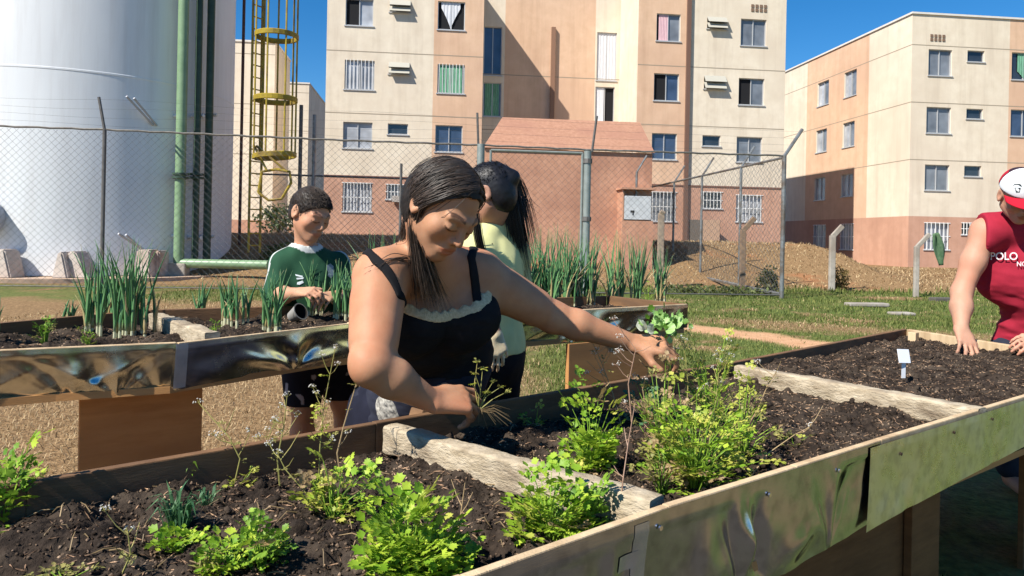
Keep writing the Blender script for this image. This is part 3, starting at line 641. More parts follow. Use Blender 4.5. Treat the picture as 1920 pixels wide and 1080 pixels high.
def post(a, b, ztop, r=.035, arm=None, m=None, parent=None, zb=-.1):
    mb = MB(); mb.tube([W(a, b, zb), W(a, b, ztop)], r, 10)
    if arm is not None: mb.tube([W(a, b, ztop - .01), W(a, b, ztop) + np.asarray(arm)], r * .8, 6)
    return autosmooth(mb.build('post', m or DKSTEEL, parent))
pa = [onb(195, 300, BF)[0], onb(590, 320, BF)[0], onb(752, 330, BF)[0]]
post(pa[0], BF, zrail(pa[0]), .04, -E1 * .1 + np.array([0, -.05, .66]), None, fence)
post(pa[2], BF, zat(752, 306, 16), .03, None, None, fence)
post(aF1, BF, zrail(aF1), .05, E1 * .42 + np.array([0, 0, .62]), STEEL, fence)
post(onb(1318, 400, BF)[0] , BF + 5.5, zat(1318, 322, 21.8), .035, E1 * .3 + np.array([0, 0, .5]), STEEL, fence)
mb = MB()
for k in range(4):
    o_ = -E1 * .1 * (k + .6) / 4 + np.array([0, -.05, .66]) * (k + .6) / 4; o2 = E1 * .42 * (k + .6) / 4 + np.array([0, 0, .62]) * (k + .6) / 4
    zg_ = [W(a, BF, zrail(a)) + o_ + np.array([0, 0, .03 * math.sin(a * 1.3 + k)]) for a in np.linspace(aF0, gA, 30)]; mb.tube(zg_, .0017, 4)
    zg_ = [W(a, BF, zrail(a)) + o_ * (1 - t) + o2 * t for t, a in zip(np.linspace(0, 1, 20), np.linspace(gA, aF1, 20))]; mb.tube(zg_, .0017, 4)
mb.build('barbed_wire', DKSTEEL, fence)
# gate between its two posts
gate = empty('mesh_gate', W((gA + gB) / 2, BF, 0), 'closed wire mesh gate between two galvanised posts before the pump house', 'gate')
GREYGREEN = mat('gate_steel', (.3, .33, .31), (.22, .25, .23), scale=6, rough=.45, metal=.35)
g0, g1 = onb(918, 400, BF)[0], onb(1090, 400, BF)[0]; zgt = onb(1000, 284, BF)[1]
mb = MB()
for q in ([W(g0, BF, .15), W(g0, BF, zgt)], [W(g1, BF, .15), W(g1, BF, zgt)], [W(g0, BF, zgt), W(g1, BF, zgt)], [W(g0, BF, .15), W(g1, BF, .15)]): mb.tube(q, .028, 8)
mb.build('gate_frame', GREYGREEN, gate)
chain('wire_mesh', W(g0, BF, 0), W(g1, BF, 0), .17, .17, zgt, zgt, gate)
for a, zt_, r_ in ((gA - .02, zrail(gA) + .02, .085), (gB + .03, zat(1097, 281, 16.3), .085)):
    mb = MB(); mb.tube([W(a, BF, -.1), W(a, BF, zt_)], r_, 14); autosmooth(mb.build('gate_post', GREYGREEN, gate))
for zz in (zat(1097, 410, 16.3), zat(1097, 300, 16.3)): mb = MB(); mb.tube([W(gB + .03, BF, zz - .05), W(gB + .03, BF, zz + .05)], .11, 10); mb.build('hinge', DKSTEEL, gate)
mb = MB(); q = onb(1110, 281, BF); mb.tube([W(q[0], BF, q[1] - .05), W(q[0] + .09, BF - .02, q[1] + .75)], .03, 6); q = onb(897, 272, BF); mb.tube([W(q[0], BF, q[1] - .05), W(q[0] - .04, BF - .02, q[1] + .7)], .025, 6); mb.build('wire_arm', DKSTEEL, gate)
# side fence running back from the corner
sidef = empty('chain_link_fence', W(aF1, BF + 4, 0), 'side fence running back from the bright corner post toward the middle block', 'fence', 'chain link fences')
bS1 = BF + 10.5
def zsr(b): return zrail(aF1) - .04
chain('wire_mesh', W(aF1, BF + .02, 0), W(aF1, bS1, 0), .05, .55, zsr(BF), zsr(bS1), sidef, pitch=.17, r=.0032)
mb = MB(); mb.tube([W(aF1, BF, zsr(0)), W(aF1, bS1, zsr(0))], .03, 6); mb.tube([W(aF1, BF, .07), W(aF1, BF + 5, .2)], .045, 6); mb.build('top_rail', STEEL, sidef)
for px in (1387, 1314, 1262):
    lo, hi = BF, bS1
    for _ in range(40):
        md = (lo + hi) / 2; p = W(aF1, md, 2); x = CX + F * (p[0]) / p[1]
        if x > px: lo = md
        else: hi = md
    post(aF1, lo, zsr(lo), .035, E1 * .35 + np.array([0, 0, .55]), STEEL, sidef, zb=zs0(aF1, lo) - .2)
# dark posts of the rear fence left of the gate
rearf = empty('chain_link_fence', W(-6, 23, 0), 'rear fence line with dark and rusty posts left of the woman, behind the boy', 'fence', 'chain link fences')
for px, yt, m_ in ((565, 197, DKSTEEL), (590, 215, STEEL)):
    a, zt_ = onb(px, yt, 24.5); post(a, 24.5, zt_, .06, None, m_, rearf, zb=zs0(a, 24.5) - .2)
a0, z0_ = onb(480, 326, 24.5); a1, z1_ = onb(905, 340, 24.5)
mb = MB(); mb.tube([W(a0, 24.5, z0_), W(a1, 24.5, z1_)], .03, 6); mb.build('top_rail', DKSTEEL, rearf)
chain('wire_mesh', W(a0, 24.5, 0), W(a1, 24.5, 0), .9, .9, z0_, z1_, rearf, pitch=.2, r=.004)
# bent-top concrete posts on the bank
def bent_post(px, y0, y1, Y, bend, label, m=CONC, r=.075, cloth=False):
    b = P(px, y1, Y); ztp = zat(px, y0, Y); e = empty('concrete_post', b, label, 'concrete post', 'bent top concrete posts')
    mb = MB(); hb_ = abs(bend) * 1.1; c = np.array([b[0], b[1], 0]); s = 1 if bend > 0 else -1
    mb.box(c + [0, 0, (b[2] - .2 + ztp - hb_) / 2], (1, 0, 0), (0, 1, 0), (0, 0, 1), r, r * .8, (ztp - hb_ - b[2] + .2) / 2, .02); mb.build('shaft', m, e)
    mb = MB(); mb.bar(c + [0, 0, ztp - hb_ - .03], c + [bend, -.05, ztp], r * 1.7, r * 1.4, up=(0, 1, 0), bev=.015); mb.build('bent_head', m, e)
    return c + np.array([bend, -.05, ztp])
bent_post(1559, 423, 547, 20.0, .24, 'bent top concrete post on the dry bank left of the bright corner block edge')
hd = bent_post(1717, 438, 560, 18.3, .28, 'concrete post with a green rag hanging from its bent top', r=.058)
bent_post(1391, 408, 552, 18.6, .27, 'brown weathered post with a bent top behind the side fence', mat('weathered_post', (.25, .17, .11), (.16, .11, .08), scale=9, rough=.9), r=.07)
bent_post(1237, 396, 545, 19.5, .05, 'slim weathered post just right of the meter pillar', mat('grey_post', (.33, .26, .19), (.22, .17, .13), scale=9, rough=.9), r=.08)
# rag
n = 14; v = []; f = []
for i in range(n + 1):
    s = i / n
    for j in range(5):
        u = (j / 4 - .5); wd = .12 + .16 * math.sin(math.pi * min(1, s * 1.05)) ; v.append(hd + np.array([.12 + .16 * s + u * wd, -.03 - .05 * math.sin(j * 1.9 + s * 3), .02 - s * .78 + .03 * u]))
for i in range(n):
    for j in range(4): f.append([i * 5 + j, i * 5 + j + 1, (i + 1) * 5 + j + 1, (i + 1) * 5 + j])
rg = mesh('rag', v, f, mat('rag_green', (.05, .11, .05), (.1, .16, .09), scale=14, rough=.9), smooth=True); rg.modifiers.new('thick', 'SOLIDIFY').thickness = .015
tag(rg, 'dark green rag dangling from the bent concrete post', 'rag')
# rubble on the lawn, shrub on the bank, weeds by the fence
for x, y, w_, h_, lab in ((1625, 571, .42, .07, 'pale broken slab lying on the far lawn'), (1690, 588, .2, .05, 'small pale stone chip lying on green lawn right of the slab'), (1770, 562, .3, .1, 'dark flat stone on the dry bank beside the man\'s arm')):
    p = onz(x, y, .03); mb = MB(); mb.box(p, (1, .1, 0), (-.1, 1, 0), (0, 0, 1), w_, .12, h_ / 2, .02)
    tag(mb.build('stone', CONC if x < 1750 else mat('dark_stone', (.1, .09, .08), rough=.9)), lab, 'stone', 'loose stones on the lawn')
def leaf_cloud(name, c, rad, n, size, m, cols, seed=0, hang=0):
    rg_ = np.random.default_rng(seed); d = rg_.normal(size=(n, 3)); d /= np.linalg.norm(d, axis=1)[:, None]; rr = rg_.uniform(.25, 1, n) ** .6
    lump = 1 + .35 * vnoise(d[:, 0] * 2.2, d[:, 1] * 2.2, d[:, 2] * 2.2, seed)
    p = np.asarray(c) + d * (rr * lump)[:, None] * np.asarray(rad); p[:, 2] = np.maximum(p[:, 2], c[2] - rad[2] * .9)
    a = rg_.normal(size=(n, 3)); a /= np.linalg.norm(a, axis=1)[:, None]; b_ = np.cross(a, rg_.normal(size=(n, 3))); b_ /= np.linalg.norm(b_, axis=1)[:, None]
    s = size * rg_.uniform(.6, 1.4, (n, 1)); V = np.stack([p - a * s, p + b_ * s * .5, p + a * s, p - b_ * s * .5], 1).reshape(-1, 3)
    k = np.arange(n)[:, None] * 4; t = rg_.random((n, 1)); C = np.array(cols[0]) * (1 - t) + np.array(cols[1]) * t
    return V, np.hstack([k, k + 1, k + 2, k + 3]).tolist(), np.repeat(C, 4, 0)
LEAFM = mat('shrub_leaves', (1, 1, 1), rough=.6, attr=True, transl=.3)
def shrub(px, py, Y, rad, n, size, cols, label, seed, name='shrub'):
    c = P(px, py, Y); e = empty(name, (c[0], c[1], terrain_z(c[0], c[1])), label, 'shrub', 'shrubs around the yard')
    V, Fc, C = leaf_cloud('foliage', c, rad, n, size, LEAFM, cols, seed); mesh('foliage', V, Fc, LEAFM, e, cols=C)
    mb = MB(); rg_ = random.Random(seed)
    for k in range(5): mb.tube([np.array([c[0] + rg_.uniform(-.05, .05), c[1], float(terrain_z(c[0], c[1])) - .05]), c + np.array([rg_.uniform(-.6, .6) * rad[0], rg_.uniform(-.5, .5) * rad[1], rg_.uniform(-.2, .5) * rad[2]])], [.02, .006], 5)
    mb.build('stem', mat('twig', (.12, .08, .05), rough=.9), e)
shrub(1575, 523, 20.2, (.3, .25, .38), 420, .045, ((.06, .05, .02), (.22, .15, .05)), 'small straggly dry shrub on the bank beside the bent concrete post', 1)
shrub(532, 478, 21.5, (.75, .5, .32), 900, .05, ((.05, .07, .02), (.17, .2, .06)), 'low leafy shrub behind the boy\'s shoulder', 2)
shrub(525, 410, 36, (1.2, .7, .75), 900, .09, ((.03, .05, .02), (.1, .14, .05)), 'dark green shrub beneath the ladder cage, far back', 3)
shrub(1330, 545, 17.6, (1.5, .35, .16), 800, .05, ((.06, .08, .02), (.2, .23, .08)), 'low weeds along the foot of the corner fence bay', 4)
shrub(1440, 530, 18.2, (.3, .25, .4), 500, .05, ((.04, .05, .02), (.13, .13, .05)), 'dark creeper bunched at the fence corner post', 5)
# ------------------------------------------------------------------ raised planters
def zp(z): return lambda q: onz(q[0], q[1], z)
Z1 = .78; Z2 = .92
far1 = [onz(x, y, Z1) for x, y in ((-330, 969), (50, 906), (705, 794), (1370, 681), (1700, 617))]
near1 = [onz(x, y, Z1) for x, y in ((700, 1128), (860, 1075), (1240, 944), (1480, 871), (1640, 822), (1920, 739), (2050, 702))]
# the near edge runs on past the camera's left side
near1 = [near1[0] + (near1[0] - near1[1]) / np.linalg.norm(near1[0] - near1[1]) * .9] + near1
far1 = far1
endR = onz(1925, 652, Z1)
near2 = [onz(x, y, Z2) for x, y in ((-140, 664), (0, 655), (330, 641), (650, 605), (945, 588), (1285, 570))]
far2 = [onz(x, y, Z2) for x, y in ((-140, 617), (0, 606), (280, 581), (640, 571))]
U2 = (near2[-1] - near2[-3]) / np.linalg.norm(near2[-1] - near2[-3]); far2 += [near2[-1] + np.array([-U2[1], U2[0], 0]) * .56]
U1 = (near1[-2] - near1[2]) / np.linalg.norm(near1[-2] - near1[2]); V1 = np.array([-U1[1], U1[0], 0]); V2 = np.array([-U2[1], U2[0], 0])
endN = far1[-1] + (endR - far1[-1]) / np.linalg.norm(endR - far1[-1]) * 1.02     # near right corner
near1 = [p for p in near1 if (p - endN) @ U1 < -.05] + [endN]
def poly_at(pts, s):
    pts = np.asarray(pts); d = np.r_[0, np.cumsum(np.linalg.norm(np.diff(pts, axis=0), axis=1))]; d /= d[-1]
    return np.stack([np.interp(s, d, pts[:, i]) for i in range(3)], -1)
PLANK = mat('planter_plank', (.13, .065, .03), (.24, .13, .062), scale=7, rough=.8, bump=.35, bscale=45, stretch=(1, 1, 5), c3=(.12, .07, .04), s3=3)
PLY = mat('plywood_panel', (.42, .2, .07), (.54, .28, .1), scale=6, rough=.75, bump=.2, bscale=60, stretch=(1, 1, 6), c3=(.34, .16, .06), s3=1.5)
PALEW = mat('raw_wood', (.55, .4, .24), (.66, .5, .31), scale=9, rough=.85, bump=.4, bscale=40, stretch=(6, 6, 1), c3=(.4, .27, .15), s3=2)
BEAM = mat('weathered_beam', (.33, .26, .17), (.56, .47, .34), scale=24, rough=.95, bump=1.0, bscale=70, stretch=(1, 1, 2.5), c3=(.2, .15, .1), s3=9, dist=.006)
def metal_mat(name, rough, col=(.72, .72, .7)):
    mt, nt, b = nodes(name); L = nt.links.new; tc = N(nt, 'ShaderNodeTexCoord')
    n = N(nt, 'ShaderNodeTexNoise', i_Scale=9, i_Detail=8, i_Roughness=.7); L(tc.outputs['Object'], n.inputs['Vector'])
    mr = N(nt, 'ShaderNodeMapRange', i_3=rough * .6, i_4=rough * 1.7); mr.inputs[1].default_value = .3; mr.inputs[2].default_value = .75; L(n.outputs[0], mr.inputs[0]); L(mr.outputs[0], b.inputs['Roughness'])
    n2 = N(nt, 'ShaderNodeTexNoise', i_Scale=30, i_Detail=6); L(tc.outputs['Object'], n2.inputs['Vector']); r = N(nt, 'ShaderNodeValToRGB'); r.color_ramp.elements[0].position = .3; r.color_ramp.elements[1].position = .55
    r.color_ramp.elements[0].color = (*[c * .72 for c in col], 1); r.color_ramp.elements[1].color = (*col, 1); L(n2.outputs[0], r.inputs[0]); L(r.outputs[0], b.inputs['Base Color'])
    b.inputs['Metallic'].default_value = 1
    mp = N(nt, 'ShaderNodeMapping'); mp.inputs['Scale'].default_value = (4, 4, 60); L(tc.outputs['Object'], mp.inputs['Vector'])
    n3 = N(nt, 'ShaderNodeTexNoise', i_Scale=14, i_Detail=4); L(mp.outputs[0], n3.inputs['Vector']); bp = N(nt, 'ShaderNodeBump', i_Strength=.06, i_Distance=.002); L(n3.outputs[0], bp.inputs['Height']); L(bp.outputs[0], b.inputs['Normal'])
    return mt
METAL = metal_mat('zinc_sheet', .21, (.62, .64, .62)); METAL1 = metal_mat('dull_zinc', .10, (.46, .51, .57)); METAL2 = metal_mat('brushed_zinc', .3, (.74, .76, .68)); TAPE = mat('silver_tape', (.6, .62, .64), (.48, .5, .52), scale=30, rough=.35, metal=.55, spec=.6); SCREW = mat('screw', (.7, .7, .7), rough=.25, metal=1)
def boards(name, pts, z, hgt, th, out, m, parent, bev=.003):
    """a run of planks along pts, top at z; thickness grows to the outer side"""
    for p, q in zip(pts[:-1], pts[1:]):
        d = (q - p) / np.linalg.norm(q - p); n = np.array([d[1], -d[0], 0]) * out
        mb = MB(); a = p + n * th / 2; b = q + n * th / 2; jit = random.uniform(-.0015, .0015)
        mb.bar([a[0], a[1], z - hgt / 2 + jit], [b[0], b[1], z - hgt / 2 + jit], th, hgt, bev=bev); mb.build(name, m, parent)
def sheet(name, pts, depth, z, n_out, parent, m, amp, seed, ns=420, ntt=26, lo=0, hi=1, off=.004, fold=1.0, flare=.02, freq=1.0, crease=0, big=(), fans=()):
    s = np.linspace(lo, hi, ns); P0 = poly_at(pts, s); t = np.linspace(0, 1, ntt); L = np.linalg.norm(np.diff(np.asarray(pts), axis=0), axis=1).sum()
    S, T = np.meshgrid(s * L, t, indexing='ij'); dp = np.array([depth(x) for x in s])
    L0 = L; S = S * freq
    wv = fbm(S * 2.6, T * .3 + seed, oct=2, seed=seed); rid = 1 - np.abs(fbm(S * 3.3 + T * .9, T * .4, oct=2, seed=seed + 5)) * 1.6
    rid2 = 1 - np.abs(fbm(S * 6.5 - T * 1.1, T * .6, oct=2, seed=seed + 9)) * 1.7
    disp = (wv * .9 + np.clip(rid, -1, 1) * .8 * fold + np.clip(rid2, -1, 1) * .35 * fold) * amp * (sstep(T, .0, .5) * .6 + .4 * T) + fbm(S * 14, T * 3, oct=3, seed=seed + 2) * amp * .02
    disp = disp - amp * .3 * sstep(T, 0, .5)
    if crease or name == 'metal_skirt':
        rr_ = np.random.default_rng(seed); q = S / freq
        for k in range(int(L0 * (3.2 if crease else 2.4))):      # sharp folds fanning up from a pinch at the lower edge
            c0 = rr_.uniform(0, L0); sl = rr_.uniform(-.28, .28); wd = rr_.uniform(.05, .13); tt = T * rr_.uniform(.7, 1.0); u = np.abs(q - c0 - sl * (1 - T)) / (wd * (1.15 - T * .8)); disp = disp + np.clip(1 - u, 0, 1) * tt * (amp * rr_.uniform(.5, 1.3) * (1 if rr_.random() < .6 else -1) * (1 if crease else .9))
    for sf, wf, af in fans:                                  # fans of folds gathered at a pinch on the lower edge
        u = (S / freq - (lo + sf * (hi - lo)) * L0) / (wf * (1.06 - T)); disp = disp + af * np.clip(1 - np.abs(u), 0, 1) * np.cos(u * 6.5) * sstep(T, 0, .5) * (1.15 - .5 * T)
    for sb, tb, wb, hb, ab, sh_ in big:                      # the large dents one can see: centre, half width, half height, depth, slant
        q = S / freq - (lo + sb * (hi - lo)) * L0 - sh_ * (T - tb); disp = disp + ab * np.exp(-(q / wb) ** 2 - ((T - tb) / hb) ** 2)
    disp = disp * (sstep(s, lo, lo + .03) * (1 - sstep(s, hi - .03, hi)) * .85 + .15)[:, None]
    X = P0[:, None, :] * [1, 1, 0] + n_out * (np.maximum(off + disp + T ** 1.6 * flare, np.where(T < .16, off, -.05)))[..., None]
    Zv = z - .002 - T * dp[:, None]
    X[..., 2] = Zv
    idx = np.arange(ns * ntt).reshape(ns, ntt); fc = np.stack([idx[:-1, :-1], idx[1:, :-1], idx[1:, 1:], idx[:-1, 1:]], -1).reshape(-1, 4)
    o = mesh(name, X.reshape(-1, 3), fc, m, parent, smooth=True)
    return o, X
bed1 = empty('raised_planter', (poly_at(near1, .5) + poly_at(far1, .5)) / 2 * [1, 1, 0], 'near raised planter with two weathered dividers and shiny metal skirt, parsley growing in it', 'planter', 'raised planters')
bed2 = empty('raised_planter', (poly_at(near2, .5) + poly_at(far2, .5)) / 2 * [1, 1, 0], 'farther raised planter full of spring onions, crumpled metal skirt, between boy and woman', 'planter', 'raised planters')
boards('rim_board', far1, Z1, .17, .022, -1, PLANK, bed1); boards('rim_board', near1, Z1, .022, .016, 1, PALEW, bed1)
boards('end_board', [far1[-1], endN], Z1, .17, .03, -1, PALEW, bed1)
def beam(p, q, w, h, z, m, parent, name='divider', label=None, seed=0):
    d = (q - p) / np.linalg.norm(q - p); x = np.array([d[1], -d[0], 0]); L = np.linalg.norm(q - p); n = 60; k = 20; v = []; f = []
    for i in range(n + 1):
        for j in range(k):
            a = 2 * math.pi * j / k; cx, cz = math.cos(a), math.sin(a); e = .22
            u = (abs(cx) ** e) * (1 if cx > 0 else -1) * w / 2; zz = (abs(cz) ** e) * (1 if cz > 0 else -1) * h / 2
            v.append(p * [1, 1, 0] + d * (L * i / n) + x * u + np.array([0, 0, z - h / 2 + zz]))
    v = np.array(v); nn = fbm(v[:, 0] * 14, v[:, 1] * 14, v[:, 2] * 25, oct=4, seed=seed) * .0035 + fbm(v[:, 0] * 70, v[:, 1] * 70, v[:, 2] * 70, oct=3, seed=seed) * .0016
    cen = np.repeat(np.array([p * [1, 1, 0] + d * (L * i / n) + [0, 0, z - h / 2] for i in range(n + 1)]), k, 0); dd = v - cen; v = v + dd / (np.linalg.norm(dd, axis=1)[:, None] + 1e-9) * nn[:, None]
    for i in range(n):
        for j in range(k): f.append([i * k + j, i * k + (j + 1) % k, (i + 1) * k + (j + 1) % k, (i + 1) * k + j])
    f.append(list(range(k))[::-1]); f.append([n * k + j for j in range(k)])
    return autosmooth(mesh(name, v, f, m, parent), 60)
beam(onz(733, 797, Z1), onz(1232, 934, Z1), .05, .065, Z1 + .002, BEAM, bed1, seed=1)
beam(onz(1385, 686, Z1), onz(1842, 768, Z1), .056, .065, Z1 + .004, BEAM, bed1, seed=2)
mb = MB(); q = onz(1709, 622, Z1); mb.box(q - np.array([0, .02, .05]), U1, V1, (0, 0, 1), .02, .02, .05, .003); mb.build('corner_block', PALEW, bed1)
mb = MB(); a_, b_ = onz(775, 787, Z1 - .02), onz(825, 802, Z1 - .055); mb.bar(a_, b_, .05, .06, bev=.004); mb.build('wood_offcut', PLANK, bed1)
# bottoms
def bottom(near, far, z, parent, inset):
    s = np.linspace(0, 1, 12); A = poly_at(near, s) + inset; B = poly_at(far, s) - inset; A[:, 2] = z; B[:, 2] = z; v = []; f = []
    for i in range(12): v += [A[i], B[i], A[i] - [0, 0, .02], B[i] - [0, 0, .02]]
    for i in range(11): k = 4 * i; f += [(k, k + 4, k + 5, k + 1), (k + 2, k + 3, k + 7, k + 6), (k, k + 2, k + 6, k + 4), (k + 1, k + 5, k + 7, k + 3)]
    mesh('bottom_board', v, f, PLY, parent)
bottom(near1, far1, Z1 - .172, bed1, V1 * .004); bottom(near2, far2, Z2 - .125, bed2, V2 * .004)
# metal skirts
out1 = -V1; out2 = -V2
n1 = poly_at(near1, np.linspace(0, 1, 400)); xs = np.array([CX + F * p[0] / p[1] if p[1] > .5 else -9e3 for p in n1])
def s_of(px, nn=n1, xx=xs): return float(np.interp(px, xx[xx.argsort()], np.linspace(0, 1, len(xx))[xx.argsort()]))
sj = s_of(1643); d_at = lambda s: float(np.interp(s, [0, s_of(1480), s_of(1640), s_of(1920), 1], [.25, .215, .19, .145, .12]))
sh1, X1 = sheet('metal_skirt', near1, d_at, Z1, out1, bed1, METAL1, .009, 31, lo=0, hi=sj, off=.0185, flare=-.016, freq=.8, big=((s_of(1392) / sj, .52, .022, .26, .020, .05), (s_of(1425) / sj, .6, .02, .3, -.014, .05), (s_of(1500) / sj, .72, .05, .16, .013, -.1), (s_of(1540) / sj, .75, .03, .2, .012, .12), (s_of(1600) / sj, .35, .05, .25, -.008, .0), (s_of(1330) / sj, .45, .03, .2, .005, .0), (s_of(1120) / sj, .8, .06, .2, .008, -.1), (s_of(960) / sj, .5, .05, .25, .006, .1)), fans=((s_of(1395) / sj, .12, .010), (s_of(1560) / sj, .16, .008), (s_of(1150) / sj, .1, .004)))
sh1b, X1b = sheet('metal_skirt', near1, d_at, Z1 - .006, out1, bed1, METAL2, .0025, 47, lo=sj - .012, hi=1, off=.0215, fold=.3, flare=-.006)
sh1b['label'] = 'flatter brushed metal skirt toward the far end'
n2 = poly_at(near2, np.linspace(0, 1, 400)); xs2 = np.array([CX + F * p[0] / p[1] for p in n2])
d2 = lambda s: .135 + .008 * math.sin(s * 17)
boards('rim_board', near2, Z2, .02, .014, 1, PALEW, bed2); boards('rim_board', far2, Z2, .12, .022, -1, PLANK, bed2); boards('end_board', [far2[-1], near2[-1]], Z2, .12, .02, -1, PLANK, bed2)
sj2 = float(np.interp(335, xs2, np.linspace(0, 1, 400)))
sh2, X2 = sheet('metal_skirt', near2, d2, Z2, out2, bed2, METAL, .007, 12, lo=0, hi=sj2, off=.0165, ns=300, flare=-.03, freq=.62, crease=1, fans=((.56, .2, .007), (.74, .2, .007), (.93, .2, .005)), big=((.58, .6, .02, .5, .004, .25), (.72, .55, .02, .5, .004, -.25), (.84, .85, .12, .3, .0035, .3)))
fr2_ = lambda s: (s - sj2) / (1 - sj2)
sh2b, X2b = sheet('metal_skirt', near2, d2, Z2 - .002, out2, bed2, METAL, .010, 66, lo=sj2 - .004, hi=1, off=.018, ns=400, flare=-.028, freq=.55, crease=1, big=[(fr2_(q[0]),) + q[1:] for q in ((.30, .7, .07, .2, .012, .3), (.36, .8, .1, .18, .012, -.3), (.6, .6, .1, .25, .01, .2), (.8, .7, .1, .25, .01, -.2))], fans=[(fr2_(q[0]),) + q[1:] for q in ((.33, .25, .012), (.6, .3, .012), (.8, .3, .012))])
def strip(X, i0, i1, t0, t1, parent, name, m, lift=.0009, out=out1):
    sub = X[i0:i1 + 1, t0:t1 + 1] + out * lift; a, b = sub.shape[:2]; idx = np.arange(a * b).reshape(a, b)
    return mesh(name, sub.reshape(-1, 3), np.stack([idx[:-1, :-1], idx[1:, :-1], idx[1:, 1:], idx[:-1, 1:]], -1).reshape(-1, 4), m, parent, smooth=True)
pxs = np.array([CX + F * p[0] / p[1] if p[1] > .5 else -9e3 for p in X1[:, 0]])
ix = lambda px, A=pxs: int(np.argmin(np.abs(A - px)))
TAPE2 = mat('clear_tape', (.5, .5, .5), (.62, .62, .62), scale=25, rough=.25, metal=.75)
strip(X1, ix(1200), ix(1228), 1, 25, sh1, 'tape', TAPE2); strip(X1, ix(1175), ix(1212), 6, 9, sh1, 'tape', TAPE2, .0014); strip(X1, ix(1190), ix(1258), 16, 19, sh1, 'tape', TAPE2, .0014); strip(X1, ix(1172), ix(1200), 11, 14, sh1, 'tape', TAPE2, .0019)
px2 = np.array([CX + F * p[0] / p[1] for p in X2b[:, 0]])
strip(X2b, 1, ix(357, px2), 0, 24, sh2b, 'tape', TAPE, out=out2)
for px, tt, XX, A, sh in ((998, 4, X1, pxs, sh1), (1248, 3, X1, pxs, sh1), (1450, 4, X1, pxs, sh1), (1580, 4, X1, pxs, sh1)):
    c = XX[ix(px, A), tt] + out1 * .002; mb = MB(); mb.tube([c, c + out1 * .003], .0045, 10); mb.build('screw', SCREW, sh)
for px, tt in ((1698, 5), (1796, 4), (1868, 4)):
    A = np.array([CX + F * p[0] / p[1] for p in X1b[:, 0]]); c = X1b[ix(px, A), tt] + out1 * .001; mb = MB(); mb.tube([c, c + out1 * .002], .004, 8); mb.build('screw', mat('rust', (.05, .03, .02), rough=.9), sh1b)
# plywood legs
PLY_SHADE = mat('shade_plywood', (.12, .052, .016), (.19, .088, .03), scale=6, rough=.8, bump=.2, bscale=60, stretch=(1, 1, 6))  # same plywood, shade under the near planter put into its colour
def leg(p, q, ztop, th, parent, m=PLY):
    if parent is bed1: m = PLY_SHADE
    d = (q - p) / np.linalg.norm(q - p); mb = MB(); p = p * [1, 1, 0]; q = q * [1, 1, 0]
    mb.bar(p + [0, 0, ztop / 2 - .03], q + [0, 0, ztop / 2 - .03], th, ztop + .06, bev=.002); return mb.build('leg', m, parent)
def at_edge(n, xx, px): return n[int(np.argmin(np.abs(xx - px)))]
A = poly_at(near1, np.linspace(0, 1, 2000)); xa = np.array([CX + F * p[0] / p[1] if p[1] > .5 else -9e3 for p in A])
def edge1(px): return A[int(np.argmin(np.abs(xa - px)))]
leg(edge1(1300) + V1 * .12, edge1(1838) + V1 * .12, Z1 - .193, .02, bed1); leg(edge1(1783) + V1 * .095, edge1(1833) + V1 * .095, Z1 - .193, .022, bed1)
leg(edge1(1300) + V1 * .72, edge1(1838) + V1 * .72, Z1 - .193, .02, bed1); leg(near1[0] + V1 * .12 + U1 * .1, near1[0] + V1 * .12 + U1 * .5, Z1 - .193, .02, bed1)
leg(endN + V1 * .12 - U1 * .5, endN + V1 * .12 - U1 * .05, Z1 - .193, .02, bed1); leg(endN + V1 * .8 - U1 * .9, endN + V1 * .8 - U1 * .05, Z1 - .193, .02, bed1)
A2 = poly_at(near2, np.linspace(0, 1, 2000)); xa2 = np.array([CX + F * p[0] / p[1] for p in A2])
def edge2(px): return A2[int(np.argmin(np.abs(xa2 - px)))]
def on_line(px, off):            # point at picture column px on the line parallel to bed 2's near edge
    p = edge2(600) + V2 * off; lo, hi = -3.0, 3.0
    for _ in range(50):
        md = (lo + hi) / 2; r_ = p + U2 * md
        if r_[1] > .1 and CX + F * r_[0] / r_[1] < px: lo = md
        elif r_[1] <= .1: lo = md
        else: hi = md
    return p + U2 * lo
for x0, x1 in ((155, 384), (850, 971), (1068, 1262)):
    leg(on_line(x0, .05), on_line(x1, .05), Z2 - .147, .022, bed2); leg(on_line(x0 + 35, .5), on_line(x1, .5), Z2 - .147, .022, bed2)
beam(onz(292, 590, Z2), onz(398, 625, Z2), .05, .06, Z2 + .006, BEAM, bed2, seed=5)
